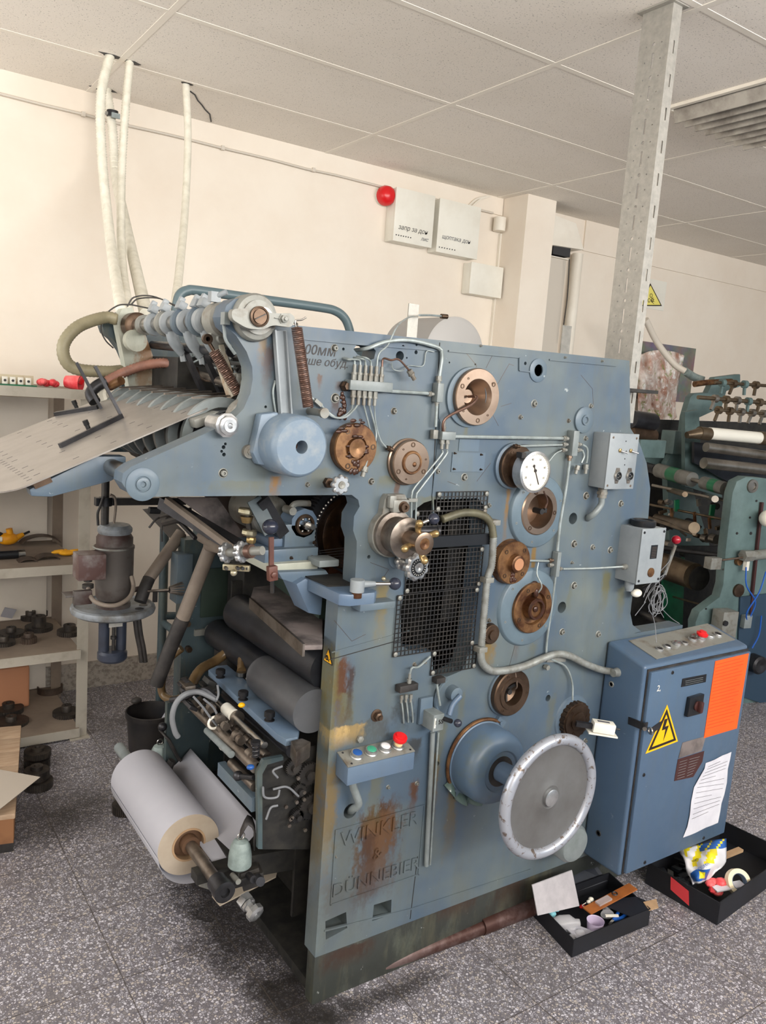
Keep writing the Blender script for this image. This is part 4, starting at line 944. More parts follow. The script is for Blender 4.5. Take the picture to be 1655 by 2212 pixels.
for i, (u, v) in enumerate(((741, 774), (744, 773), (765, 772), (772, 770))): pv([at(u, v, FY-.001), at(u+12+i*2, v+3, FY-.02), tops[i]+V((-.003, 0, .012)), tops[i]])
pv([tops[4], tops[4]+V((.004, 0, .03)), at(838, 745, FY-.015), at(858, 705, FY+.0), at(880, 687, 1.7), at(893, 683, 1.9)], .002)
pv([at(906, 681, 1.9), at(930, 681, 1.93), at(955, 683, 1.95)], .003); MB().cyl(at(953, 683, 1.95), at(966, 684, 1.95), .007).build('pipe_fitting', 'bronze_dark', M)
pv([tops[5], tops[5]+V((.002, 0, .02)), at(845, 778, FY-.03), at(862, 777, FY-.035), at(884, 800, FY-.03)], .0024, 'copper')
fitting(at(884, 800, FY-.03), (.7, 0, -.8), .026, .007)
pv([at(846, 785, FY-.004), at(850, 798, FY-.02), at(868, 801, FY-.02), at(884, 790, FY-.006), at(914, 790, FY-.004), at(921, 760, FY-.004), at(938, 760, FY-.004)], .0013)
bots = [V((x0+.001+i*.0145, Ym, zb-.03)) for i in range(5)]
pv([bots[0], at(757, 888, FY-.012), at(730, 903, FY-.01), at(697, 880, FY-.008), at(672, 858, FY-.008)], .0024)
pv([bots[1], at(764, 886, FY-.018), at(744, 902, FY-.018), at(715, 898, FY-.015), at(690, 870, FY-.012)], .0024)
MB().box(at(686, 870, FY-.01), (.02, .012, .008), Matrix.Rotation(.6, 3, 'Y')).build('pipe_clip', 'casting', M)
pv([bots[2], at(800, 930, FY-.012), at(806, 955, FY-.012)]); pv([bots[3], at(812, 930, FY-.01), at(811, 955, FY-.014)])
pv([bots[4], at(812, 915, FY-.008), at(822, 950, FY-.008), at(836, 968, FY-.012)], .0018)
fitting(at(808, 953, FY-.014), (0, 0, -1), .024, .006, 'bronze_dark'); fitting(at(836, 967, FY-.014), (1, 0, -.3), .018, .006, 'bronze_dark')
pv([at(795, 990, FY-.02), at(789, 1010, FY-.024)], .0022); fitting(at(790, 1008, FY-.024), (-.3, 0, -1), .024, .0075)
# thick pipe over the face
pv([at(765, 757, FY+.03), at(795, 752, FY-.012), at(835, 738, FY-.014), at(885, 735, FY-.014), at(940, 748, FY-.012), at(954, 757, FY-.012)], .0045)
pv([at(954, 757, FY-.012), at(955, 775, FY-.012), at(949, 815, FY-.012)], .0045); fitting(at(949, 812, FY-.012), (0, 0, -1), .024, .007)
tb = MB().box(at(946, 848, FY-.014), (.018, .022, .045)).build('pipe_junction', 'grey_paint', M, bevel=.002)
fitting(at(927, 851, FY-.014)+V((-.003, 0, 0)), (1, 0, 0), .016, .006); pv([at(846, 845, FY-.014), at(926, 850, FY-.014)], .004, sm=1)
fitting(at(944, 866, FY-.014), (0, 0, -1), .012, .006); pv([at(944, 870, FY-.014), at(941, 922, FY-.014)], .004, sm=1)
MB().box(at(938, 938, FY-.014), (.014, .014, .022)).build('elbow', 'casting', M, bevel=.002)
jb = MB().box(at(965, 941, FY-.014), (.042, .02, .02)).build('pipe_junction', 'grey_paint', M, bevel=.002)
fitting(at(958, 933, FY-.014), (0, 0, 1), .026, .0055, par=jb)
for u in (956, 967): fitting(at(u, 947, FY-.014), (0, 0, -1), .026, .006, par=jb)
for u, du in ((956, 0), (966, 0)): pv([at(u-1, 972, FY-.014), at(u-4, 985, FY-.014), at(u-58+(3 if du else 0), 1050+(0 if u == 956 else 6), FY-.01), at(u-66, 1068, FY-.01), at(u-67, 1078+(u-956), FY-.01), at(u-68, 1125, FY-.01)], .0026, sm=4)
MB().box(at(890, 1080, FY-.01), (.026, .012, .008)).build('pipe_clip', 'casting', M)
pv([at(982, 943, FY-.014), at(1100, 945, FY-.014), at(1220, 947, FY-.014)], .0045, sm=1)
fitting(at(1216, 947, FY-.014), (1, 0, 0), .02, .007)
db = MB().bb(at(1233, 940, FY-.014).x, at(1245, 940, FY-.014).x, FY-.026, FY, at(1238, 984, FY-.014).z, at(1238, 930, FY-.014).z).build('distributor_block', 'grey_paint', M, bevel=.002)
for u, v, dx in ((1216, 960, 1), (1214, 972, 1), (1246, 960, 1), (1246, 972, 1)): fitting(at(u, v, FY-.016), (dx, 0, 0), .018, .006, 'casting', db)
pv([at(1122, 964, FY-.02), at(1214, 961, FY-.016)], .003, sm=1); fitting(at(1110, 964, FY-.024), (1, 0, 0), .02, .006, 'bronze_dark')
pv([at(1214, 973, FY-.016), at(1200, 980, FY-.012), at(1185, 998, FY-.01)], .002)
pv([at(1258, 960, FY-.016), at(1268, 968, FY-.016), at(1269, 985, FY-.014), at(1267, 1000, FY-.012)], .003); pv([at(1258, 972, FY-.016), at(1262, 985, FY-.018), at(1256, 1000, FY-.018)], .003)
fitting(at(1267, 1003, FY-.014), (0, 0, -1), .026, .007); fitting(at(1249, 1006, FY-.016), (-.3, 0, -1), .024, .007)
pv([at(1231, 990, FY-.014), at(1222, 1060, FY-.012), at(1210, 1130, FY-.012), at(1204, 1190, FY-.012)], .0045, sm=2)
fitting(at(1231, 984, FY-.014), (0, 0, -1), .014, .008, 'bronze')
db = MB().box(at(1201, 1218, FY-.013), (.014, .022, .07)).build('distributor_block', 'grey_paint', M, bevel=.002)
fitting(at(1186, 1211, FY-.014), (1, 0, 0), .016, .006, 'bronze', db); fitting(at(1186, 1221, FY-.014), (1, 0, 0), .016, .006, 'casting', db); fitting(at(1206, 1229, FY-.012), (1, 0, 0), .014, .006, 'casting', db)
pv([at(1135, 1211, FY-.02), at(1186, 1212, FY-.014)], .003, sm=1)
pv([at(1216, 1229, FY-.012), at(1280, 1228, FY-.012), at(1345, 1224, 1.50)], .003, sm=1)
pv([at(1200, 1246, FY-.012), at(1192, 1310, FY-.008), at(1182, 1380, FY-.008), at(1180, 1410, FY-.008)], .0035, sm=2)
# conduits
o = MB().ribbed([at(955, 1122, FY-.016), at(1000, 1108, FY-.02), at(1040, 1112, FY-.022), at(1060, 1130, FY-.024), at(1066, 1160, FY-.028)], .010, .006, 12, .08).build('ribbed_conduit', 'conduit_olive', M, ang=80)
o = MB().ribbed([at(1066, 1160, FY-.028), at(1062, 1220, FY-.026), at(1053, 1250, FY-.022), at(1046, 1320, FY-.02), at(1040, 1395, FY-.02)], .0095, .006, 12, .08).build('ribbed_conduit', 'conduit_grey', M, ang=80)
MB().tube([at(1039, 1395, FY-.02), at(1040, 1425, FY-.02), at(1052, 1443, FY-.02), at(1075, 1450, FY-.02), at(1130, 1440, FY-.02), at(1190, 1416, FY-.02), at(1225, 1415, FY-.022), at(1265, 1434, FY-.028), at(1300, 1447, FY-.03), at(1326, 1451, 1.515)], .0105, 12, 8).build('grey_conduit', 'conduit_grey', M)
for u, v in ((1066, 1128), (1052, 1252), (1038, 1402)): MB().box(at(u, v, FY-.02), (.028, .026, .014)).build('conduit_clip', 'casting', M, bevel=.002)
pv([at(1190, 1424, FY-.01), at(1222, 1440, FY-.012), at(1236, 1475, FY-.012), at(1237, 1512, FY-.02)], .003)
MB().lathe(at(1178, 1440, FY-.006), NEG, [(.008, 0), (.008, .012), (0, .012)], 6).bar(at(1180, 1425, FY-.006), at(1220, 1424, FY-.006), .01, .012).build('pipe_bracket', 'casting', M)
# -------- small oil block under the mesh
c0 = at(879, 1484, FY-.014); 
ob = MB().box(c0, (.056, .022, .018), Matrix.Rotation(-.02, 3, 'Y')).build('oil_block', 'rubber', M, bevel=.002)
fitting(c0+V((.006, 0, .008)), (0, 0, 1), .026, .0055, par=ob); pv([c0+V((.006, 0, .034)), c0+V((.009, -.004, .05)), at(905, 1440, FY-.012), at(930, 1418, FY-.01)], .0028)
for i, (u, v) in enumerate(((868, 1502), (878, 1500), (888, 1500))): fitting(at(u, v, FY-.014), (0, 0, -1), .02, .0045, par=ob); pv([at(u, v+14, FY-.014), at(u+3, v+40, FY-.012), at(u+4, v+60, FY-.004)], .0022)
o2 = MB().box(at(948, 1468, FY-.012), (.028, .02, .014)).build('oil_block', 'rubber', M); pv([at(944, 1476, FY-.012), at(947, 1500, FY-.016), at(951, 1524, FY-.02)], .003)
# -------- solenoid valve with crank handle
c = at(940, 1555, FY-.04)
vb = MB().bb(c.x-.017, c.x+.017, FY-.055, FY-.004, c.z-.024, c.z+.02).build('hour_counter', 'grey_paint', M, bevel=.002)
text('1 55', (c.x, FY-.0562, c.z), XD, ZD, .016, 'black_ink', vb, 'counter_digits')
g = MB(); g.bb(c.x-.014, c.x-.010, FY-.0565, FY-.055, c.z-.014, c.z+.012)
g.build('label_strip', 'panel_white', vb)
MB().bb(c.x-.028, c.x+.012, FY-.012, FY, c.z-.02, c.z+.05).build('back_bracket', 'blue_paint', vb, bevel=.003)
MB().cyl(c+V((.017, -.004, .004)), at(975, 1558, 1.47), .006, n=12).build('crank_stub', 'dark_steel', vb); MB().sph(at(989, 1562, 1.46), .0105).build('ball_knob', 'ball_black', vb)
pc = at(985, 1500, FY-.02)
MB().lathe(pc, NEG, [(.02, -.02), (.019, .004), (.012, .006), (0, .006)], 24).build('crank_boss', 'blue_paint', M)
MB().tube([pc+V((.006, -.012, 0)), at(978, 1522, FY-.03), at(970, 1545, FY-.035)], .0075, 10).build('crank_arm', 'light_blue', M)
MB().torus(at(975, 1505, FY-.006), NEG, .052, .005, 30, 6, -1.2, .75).build('cast_arc', 'blue_paint', M)
MB().cyl(at(935, 1582, FY-.012), at(921, 1870, FY-.012), .0065).build('drop_pipe', 'grey_paint', M); pv([at(947, 1582, FY-.008), at(929, 1868, FY-.008)], .003, sm=1)
# -------- push-button box
X_ = at(727, 1626, FY).x; zt = at(727, 1626, FY).z
yf = yof(752, 1660, X_); q = at(752, 1660, yf); zf = q.z; xr2 = at(897, 1621, yf).x; zb_ = at(744, 1700, yf).z; zbk = at(713, 1676, FY).z
bx_ = MB(); pf = [(FY, zt), (yf, zf), (yf, zb_), (FY, zbk)]
bx_.prism([(X_, y, z) for y, z in pf], (xr2-X_, 0, 0)); pb = bx_.build('push_button_box', 'box_grey', M, bevel=.003)
pb.data.materials[0] = MT['light_blue']
up = V((0, yf-FY, zf-zt)).cross(V((1, 0, 0))).normalized(); up = up if up.z > 0 else -up
ctr = V(((X_+xr2)/2, (FY+yf)/2, (zt+zf)/2)); dy = V((0, yf-FY, zf-zt)); Ld = dy.length; dyn = dy.normalized()
def onlid(fx, fy, h=0): return V((X_, FY, zt))+V(((xr2-X_)*fx, 0, 0))+dy*fy+up*h
MB().prism([onlid(0, .02, .0005), onlid(1, .02, .0005), onlid(1, .98, .0005), onlid(0, .98, .0005)], up*.0035).build('lid', 'casting', pb, bevel=.001)
s_ = (Ld/.05)
for fx, nm, m, in ((.2, 'blue_button', 'blue_btn'), (.41, 'green_button', 'green_btn'), (.62, 'white_button', 'white_btn')):
    p = onlid(fx, .5, .004); o = MB().lathe(p, up, [(.0165, 0), (.0165, .002), (.0145, .004), (.0145, .011), (.0115, .0115)], 32).build('button_ring', 'aluminium', pb); MB().lathe(p+up*.009, up, [(.0118, 0), (.0118, .003), (.0105, .004), (0, .004)], 28).build(nm, m, o)
p = onlid(.82, .5, .004); o = MB().lathe(p, up, [(.0165, 0), (.0165, .002), (.0145, .004), (.0145, .008), (.01, .008)], 32).build('button_ring', 'aluminium', pb)
MB().cyl(p+up*.008, p+up*.02, .0105, n=24).build('yellow_collar', 'cream_plastic', o); MB().lathe(p+up*.02, up, [(.0165, 0), (.0175, .002), (.0185, .009), (.017, .012), (.012, .0125), (.011, .016), (0, .0165)], 32).build('emergency_stop', 'red_plastic', o)
for fx, fy in ((.06, .15), (.07, .85), (.95, .15), (.95, .85)): MB().lathe(onlid(fx, fy, .004), up, [(.003, 0), (.0026, .001), (0, .001)], 10).build('screw', 'dark_steel', pb)
MB().tube([V((X_+.035, (FY+yf)/2, zb_+.004)), V((X_+.035, FY-.03, zb_-.02)), at(775, 1735, FY-.03), at(762, 1748, FY-.012), at(757, 1752, FY+.02)], .0095, 12, 6).build('box_conduit', 'grey_paint', M)
MB().lathe(at(777, 1596, FY-.002), NEG, [(.009, 0), (.009, .006), (.004, .008), (0, .008)], 6).build('bolt', 'casting', M)
# -------- toggle box
X_ = at(1276, 990, FY).x; yf = yof(1318, 940, X_); zt = at(1317, 936, yf).z; zb_ = at(1302, 1056, yf).z; xr2 = at(1379, 940, yf).x; xr2 = X_+(at(1378, 940, yf).x-at(1317, 936, yf).x)
tb = MB().bb(X_, xr2, yf, FY, zb_, zt).build('switch_box', 'box_grey', M, bevel=.004)
MB().bb(X_-.001, xr2+.001, yf-.003, yf, zb_-.001, zt+.001).build('lid', 'box_grey', tb, bevel=.0015)
w_, h_ = xr2-X_, zt-zb_
def tf(fx, fz, d=.003): return V((X_+w_*fx, yf-d, zb_+h_*fz))
for fx in (.42, .8):
    p = tf(fx-.05, .7); o = MB().lathe(p, NEG, [(.006, 0), (.006, .003), (.003, .004), (0, .004)], 6).build('toggle_nut', 'brass', tb); MB().cyl(p, p+V((.018, -.014, -.006)), .002, .0028, 10).build('toggle_switch', 'aluminium', o)
for fx in (.38, .8):
    p = tf(fx, .24); o = MB().lathe(p, NEG, [(.014, 0), (.014, .004), (.012, .007), (.0105, .007), (.0100, .001), (0, .001)], 28).build('socket', 'steel', tb); MB().cyl(p, p-V((0, .004, 0)), .0095).build('socket_insert', 'black_plastic', o)
    for i in range(3): th = i*2.1; q = p+V((.005*math.cos(th), -.005, .005*math.sin(th))); MB().cyl(q, q-V((0, .001, 0)), .0016, n=8).build('contact', 'casting', o)
    MB().prism([p+V((-.007, -.0002, .022)), p+V((.006, -.0002, .022)), p+V((.012, -.0002, 0)), p+V((.004, -.0002, -.022)), p+V((-.006, -.0002, -.022)), p+V((-.012, -.0002, 0))], (0, -.0015, 0)).build('socket_plate', 'steel_worn', o)
for fx, fz in ((.1, .93), (.92, .93), (.08, .06), (.9, .05)): MB().lathe(tf(fx, fz), NEG, [(.0035, 0), (.003, .001), (0, .001)], 12).build('screw', 'bronze', tb)
for fx, fz in ((.55, .87), (.58, .55), (.6, .44), (.6, .69)): MB().lathe(tf(fx, fz), NEG, [(.002, 0), (.0015, .001), (0, .001)], 8).build('rivet', 'dark_steel', tb)
p = V((X_+.03, FY-.03, zb_)); MB().cyl(p, p-ZD*.03, .013, n=20).cyl(p-ZD*.012, p-ZD*.02, .016, n=6).build('cable_gland', 'casting', tb)
MB().tube([p-ZD*.03, p+V((0, 0, -.05)), p+V((-.018, .005, -.075)), at(1272, 1118, FY-.01), at(1268, 1122, FY+.02)], .009, 12, 6).build('box_conduit', 'grey_paint', tb)
# -------- grey lever switch box
X_ = at(1335, 1190, FY).x; yf = yof(1386, 1150, X_); zt = at(1388, 1143, yf).z; zb_ = at(1374, 1262, yf).z; xr2 = X_+(at(1437, 1150, yf).x-at(1388, 1143, yf).x)
sb = MB().bb(X_, xr2, yf, FY+.02, zb_, zt).build('lever_switch_box', 'box_grey', M, bevel=.004)
MB().bb(X_-.001, xr2+.001, yf-.004, yf, zb_-.001, zt+.001).build('lid', 'box_grey', sb, bevel=.002)
w_, h_ = xr2-X_, zt-zb_
def tf(fx, fz, d=.004): return V((X_+w_*fx, yf-d, zb_+h_*fz))
MB().lathe((X_+w_*.5, (yf+FY)/2, zt), ZD, [(.034, 0), (.036, .004), (.036, .018), (.03, .02), (.028, .016), (.012, .017), (0, .018)], 40).build('round_top_cap', 'black_plastic', sb)
for fx, fz in ((.08, .94), (.92, .94), (.08, .06), (.92, .06)): MB().lathe(tf(fx, fz), NEG, [(.004, 0), (.0035, .002), (0, .002)], 12).build('screw', 'dark_steel', sb)
a_ = MB().bb(X_+w_*.44, X_+w_*.72, yf-.005, yf-.004, zb_+h_*.45, zb_+h_*.7).build('data_plate', 'black_plastic', sb)
g = MB()
for i in range(7): g.bb(X_+w_*.48, X_+w_*.68, yf-.0055, yf-.005, zb_+h_*(.475+i*.03), zb_+h_*(.485+i*.03))
g.build('plate_lines', 'bronze', a_)
MB().lathe(tf(.55, .2), NEG, [(.014, 0), (.014, .003), (0, .003)], 24).build('blank_plug', 'bronze_rust', sb)
MB().lathe(V((X_, yof(1352, 1224, X_), at(1352, 1224, yof(1352, 1224, X_)).z)), (-1, 0, 0), [(.009, 0), (.009, .01), (.005, .012), (.003, .02)], 16).build('cable_gland', 'casting', sb)
MB().lathe((X_+.02, FY-.04, zb_), -ZD, [(.014, 0), (.014, .02), (.009, .03), (0, .03)], 20).build('lower_gland', 'box_grey', sb)
MB().sph(at(1375, 1281, FY-.03), .014, (1.4, 1, .9)).build('white_putty', 'panel_white', sb)
# lever with red ball
p0, p1 = at(1436, 1240, 1.56), at(1459, 1178, 1.53)
lv = MB().cyl(p0, p1, .0065, .0055, 14).build('hand_lever', 'casting', M); MB().sph(at(1461, 1166, 1.525), .0145, (1, 1, .95), 24).build('red_ball_knob', 'knob_red', lv)
MB().tube([p0+V((-.03, .05, -.06)), p0+V((-.01, .02, -.03)), p0], .008, 10).build('lever_shank', 'dark_steel', lv)
# -------- counter on a bracket
X_ = at(1268, 1575, FY).x; 
p = at(1297, 1578, 1.47); 
ct = MB(); dxy = V((.52, -.35, -.06)).normalized(); w1 = dxy.cross(ZD).normalized(); 
ctr = at(1303, 1570, 1.45); ct.bar(ctr-dxy*.032, ctr+dxy*.032, .034, .03); ct = ct.build('stroke_counter', 'panel_white', M, bevel=.003)
MB().bar(ctr-dxy*.045+V((0, 0, -.019)), ctr+dxy*.04+V((0, 0, -.019)), .04, .004).build('counter_base', 'panel_white', ct)
MB().bar(ctr-dxy*.018+V((0, 0, .0152)), ctr+dxy*.018+V((0, 0, .0152)), .01, .001).build('counter_window', 'ink_line', ct)
MB().cyl(ctr+dxy*.032, ctr+dxy*.05, .003).cyl(ctr+dxy*.03, ctr+dxy*.036, .009).build('reset_stem', 'dark_steel', ct)
MB().bar(ctr-dxy*.08+V((0, 0, -.003)), ctr-dxy*.03+V((0, 0, -.003)), .014, .014).build('drive_coupling', 'dark_steel', ct)
# -------- top left: horn head, rocker shaft, link, springs
c = at(552, 686, FY-.01); shx, shz = c.x, c.z
hd = MB().lathe((shx, FY+.03, shz), NEG, [(.047, 0), (.048, .04), (.044, .048), (.034, .05), (.034, .056), (.0, .056)], 40).build('bearing_head', 'casting', M)
yk = FY-.05
lk = curve_plate('clamp_link', rnd([f2(497, 668, yk), f2(560, 664, yk), f2(580, 677, yk), f2(625, 677, yk), f2(634, 688, yk), f2(626, 708, yk), f2(585, 702, yk), f2(565, 712, yk), f2(530, 710, yk), f2(497, 690, yk)], .012), [], .018, 'casting', M, lambda p: V((p.x, yk+p.z, p.y)), .002)
q = at(559, 684, yk-.009); MB().lathe(q, NEG, [(.020, -.002), (.020, .006), (.016, .007), (.0155, .004), (.014, .004), (.014, .008), (0, .008)], 28).build('pin_head', 'bronze_dark', lk); MB().bar(q+V((-.011, -.0085, -.006)), q+V((.011, -.0085, .006)), .003, .002).build('screw_slot', 'black_metal', lk)
q = at(612, 689, yk-.009); MB().lathe(q, NEG, [(.011, 0), (.011, .002), (.008, .002), (.008, .009), (.004, .010), (.004, .014), (0, .014)], 6).bar(q+V((-.02, -.0005, 0)), q+V((.012, -.0005, 0)), .008, .001).build('link_bolt', 'casting', lk)
MB().cyl((shx, FY-.05, shz), (shx, 2.40, shz), .019, n=20).build('rocker_shaft', 'steel', M)
for (y, r_, L_, m) in ((1.635, .036, .04, 'bronze_dark'), (1.685, .038, .055, 'casting'), (1.79, .031, .03, 'box_grey'), (1.83, .034, .02, 'blue_paint'), (1.90, .030, .022, 'box_grey'), (1.935, .033, .022, 'blue_paint'), (2.02, .031, .022, 'box_grey'), (2.055, .033, .02, 'casting'), (2.14, .030, .025, 'box_grey'), (2.23, .027, .02, 'casting'), (2.30, .036, .05, 'bronze_dark'), (2.37, .034, .03, 'dark_steel')):
    MB().lathe((shx, y, shz), (0, 1, 0), [(r_*.8, 0), (r_, .004), (r_, L_-.004), (r_*.8, L_)], 28).build('shaft_collar', m, M)
for y in (1.80, 1.845, 1.945, 2.06, 2.15): MB().box((shx-.008, y, shz+.038), (.02, .03, .02), Matrix.Rotation(.4, 3, 'Y')).box((shx-.006, y+.004, shz+.052), (.014, .014, .014), Matrix.Rotation(.4, 3, 'Y')).build('clamp_block', 'box_grey', M, bevel=.002)
for (y, dx, dz) in ((1.80, .055, -.09), (1.91, .05, -.085), (2.03, .045, -.08)):
    a = V((shx, y, shz-.02)); b = V((shx+dx*.7, y, shz+dz*.9)); g = MB().tube([a, (a+b)/2+V((-.008, 0, 0)), b], .016, 12, 4, taper=.012).cyl(b, b+V((.004, 0, -.02)), .009, n=6); g.build('sucker_arm', 'box_grey', M)
    e = b+V((.08, -.02, -.15)); MB().bar(b+V((.002, 0, .01)), e, .012, .022, (0, 1, 0)).build('gripper_bar', 'dark_steel', M); MB().cyl(e+V((0, 0, .02)), e+V((.004, 0, -.012)), .006).build('sucker_tip', 'rubber', M)
a = V((shx+.0, 1.74, shz-.05)); b = at(505, 858, 1.70)
MB().bar(a, b, .012, .05, (0, 1, 0)).build('swing_arm', 'horn_paint', M); MB().lathe(a+V((0, -.012, .01)), NEG, [(.026, 0), (.024, .014), (.012, .016), (.010, .024), (0, .024)], 24).build('swing_pivot', 'casting', M)
a, b = at(462, 758, 1.66), at(516, 852, 1.64); MB().coil(a, b, .011, .0015, 30, 12).build('coil_spring', 'copper', M); MB().cyl(a, a+(a-b).normalized()*.02, .004).lathe(a+(a-b).normalized()*.028-V((0, -.004, 0)), NEG, [(.011, 0), (.011, .01), (.005, .01), (.004, 0)], 16).build('spring_eye', 'bronze_dark', M)
lb = MB().bar(at(604, 714, FY-.012), at(617, 898, FY-.012), .008, .028, (1, 0, 0)); a, b = at(604, 714, FY-.02), at(617, 898, FY-.02); lb.bar(a+V((-.012, 0, 0)), b+V((-.012, 0, 0)), .014, .003, (1, 0, 0)).bar(a+V((.012, 0, 0)), b+V((.012, 0, 0)), .014, .003, (1, 0, 0))
lb.build('link_channel', 'box_grey', M)
a, b = at(641, 707, FY-.05), at(666, 880, FY-.05); MB().coil(a, b, .0105, .0014, 54, 12).build('coil_spring', 'copper', M)
MB().tube([a+V((0, 0, -.004)), a+V((-.004, 0, .012)), a+V((.01, 0, .016)), a+V((.02, 0, .022))], .002, 6).tube([a, a+V((.006, .01, .008)), at(634, 697, FY-.05)], .002, 6).build('spring_hook', 'steel', M)
p = at(668, 888, FY); MB().cyl(p, p-V((0, .06, 0)), .008, n=16).lathe(p-V((0, .06, 0)), NEG, [(.011, 0), (.011, .008), (0, .008)], 16).build('spring_pin', 'casting', M)
MB().tube([at(595, 822, FY-.006), at(590, 850, FY-.006), at(598, 905, FY-.006)], .0025, 6).build('oil_pipe', 'pipe_grey', M)
# inside of the head: bars, wires
for (u0, v0, u1, v1, Ya, Yb_, r_, m) in ((420, 770, 540, 775, 2.3, 1.64, .008, 'dark_steel'), (400, 800, 530, 840, 2.35, 1.62, .010, 'steel_worn'), (330, 745, 500, 760, 2.38, 1.7, .012, 'roller_dark'), (400, 720, 525, 735, 2.3, 1.66, .006, 'grey_paint'), (470, 830, 545, 835, 1.9, 1.62, .007, 'steel')):
    MB().cyl(at(u0, v0, Ya), at(u1, v1, Yb_), r_, n=14).build('cross_bar', m, M)
rr = random.Random(12)
for k_ in range(9):
    p = [at(rr.uniform(380, 440), rr.uniform(720, 800), 2.2), at(rr.uniform(440, 490), rr.uniform(740, 830), 2.0), at(rr.uniform(500, 535), rr.uniform(740, 840), 1.75)]
    MB().tube(p, .003, 6, 6).build('inner_wire', rr.choice(['wire_dark', 'bronze_dark', 'pipe_grey', 'hose_olive']), M)
MB().bb(.78, .98, 2.15, 2.40, 1.40, 1.60).build('dark_filler_box', 'grime', M); MB().bb(.90, 1.35, 1.95, 2.4, 1.33, 1.58).build('dark_filler_box', 'grime', M)  # dark blocks stand in for the shaded depth of the head
MB().tube([at(545, 790, 1.66), at(536, 810, 1.66), at(533, 850, 1.66), at(540, 870, 1.66)], .004, 8).build('oil_pipe', 'copper', M)
MB().box(at(525, 822, 1.66), (.05, .04, .03)).cyl(at(515, 828, 1.66), at(545, 828, 1.60), .008).build('small_bearing', 'casting', M, bevel=.004)
# delivery star wheels
wc_ = at(484, 950, 1.66)
for i in range(8):
    y = 1.67+i*.088; MB().lathe((wc_.x, y, wc_.z), (0, 1, 0), [(.070, 0), (.092, 0), (.092, .014), (.070, .014), (.070, .0)], 56).build('delivery_ring', 'grey_paint', M)
MB().cyl((wc_.x, 1.62, wc_.z), (wc_.x, 2.38, wc_.z), .066, n=40).build('delivery_drum', 'roller_dark', M)
for i in range(7): y = 1.70+i*.09; MB().bar((wc_.x-.06, y, wc_.z+.086), (wc_.x+.06, y+.01, wc_.z+.098), .010, .004).build('stripper_finger', 'steel_worn', M)
for (u, v, Y, r_) in ((330, 960, 2.2, .05), (370, 945, 2.0, .055), (430, 935, 1.85, .05), (300, 960, 2.3, .03), (350, 985, 1.9, .018), (405, 975, 1.75, .02)): MB().cyl(at(u, v, Y), at(u, v, Y)+V((0, .09, 0)), r_, n=14).build('under_roller', 'grime', M)
MB().bar(at(395, 985, 1.8), at(470, 925, 1.66), .06, .03).build('under_bracket', 'dark_steel', M); MB().cyl(at(375, 960, 1.9), at(430, 905, 1.9), .04).build('under_casing', 'box_grey', M)
# near silver adjuster
c = at(497, 920, FY-.04)
MB().cyl((c.x, FY+.05, c.z), (c.x, FY-.02, c.z), .018, n=20).lathe((c.x, FY-.015, c.z), NEG, [(.024, 0), (.025, .012), (.02, .014), (.02, .022), (.016, .024), (0, .024)], 10).lathe((c.x, FY-.039, c.z), NEG, [(.013, 0), (.013, .003), (.006, .003), (.004, 0)], 24).build('shaft_nut', 'aluminium', M)
MB().box(at(440, 905, 1.66), (.06, .05, .02), Matrix.Rotation(-.35, 3, 'Y')).build('end_block', 'casting', M, bevel=.004)
a_ = at(520, 870, 1.6); MB().tube([at(497, 898, 1.60), at(508, 880, 1.6), at(528, 868, 1.6), at(536, 880, 1.6)], .012, 10).build('hook_arm', 'casting', M)
# boss end of the arm and shaft to the small arm
c = at(308, 1046, FY); MB().lathe(c, NEG, [(.033, 0), (.033, .002), (.0315, .003), (.016, .003), (.015, .001), (.013, .001), (.013, .004), (.010, .005), (.006, .005), (.005, .001), (0, .001)], 40).build('arm_boss', 'blue_paint', M)
cx, cz_ = c.x-.005, c.z
cyl0 = at(268, 1019, 1.62)
MB().cyl((cyl0.x-.002, 1.56, cyl0.z), (cyl0.x-.002, 1.76, cyl0.z), .017, n=24).build('arm_shaft', 'steel', M)
ax2, az2 = cyl0.x-.002, cyl0.z; tip = at(84, 1056, 1.72)
MB().prism([(ax2+.03, 1.70, az2+.022), (ax2-.03, 1.70, az2+.022), (tip.x, 1.70, tip.z+.014), (tip.x-.022, 1.70, tip.z+.002), (tip.x-.018, 1.70, tip.z-.012), (tip.x+.02, 1.70, tip.z-.014), (ax2, 1.70, az2-.03), (ax2+.03, 1.7, az2-.012)], (0, .04, 0)).build('table_support_arm', 'blue_paint', M, bevel=.004)
MB().box((tip.x, 1.71, tip.z+.018), (.035, .05, .014), Matrix.Rotation(-.42, 3, 'Y')).build('support_pad', 'bronze_dark', M)
# delivery table
K0, K1 = 1.49, .455
def tp(x, y, h=0): n = V((-K1, 0, 1)).normalized(); return V((x, y, K0+K1*(x-.68)))+n*h
ol = rnd([(.68, 1.665), (.722, 2.10), (.70, 2.36), (.12, 2.36), (.27, 1.70), (.30, 1.66)], .02)
dt = curve_plate('delivery_table', ol, [], .003, 'plate_alu', M, lambda p: tp(p.x, p.y, p.z))
g = MB(); rr = random.Random(4)
for i in range(11):
    for j in range(5):
        x = .335+j*.075; y = 1.72+i*.06
        if rr.random() < .78: g.bar(tp(x, y, .0012), tp(x+.012, y, .0012), .0022, .0012)
for i in range(12): y = 1.70+i*.03; g.bar(tp(.318-.0*i, y, .0012), tp(.318+.010, y, .0012), .002, .0012)
g.build('slot_marks', 'dark_slot', dt)
def plane_pt(u, v): return atP(u, v, tp(.5, 2), V((-K1, 0, 1)).normalized())
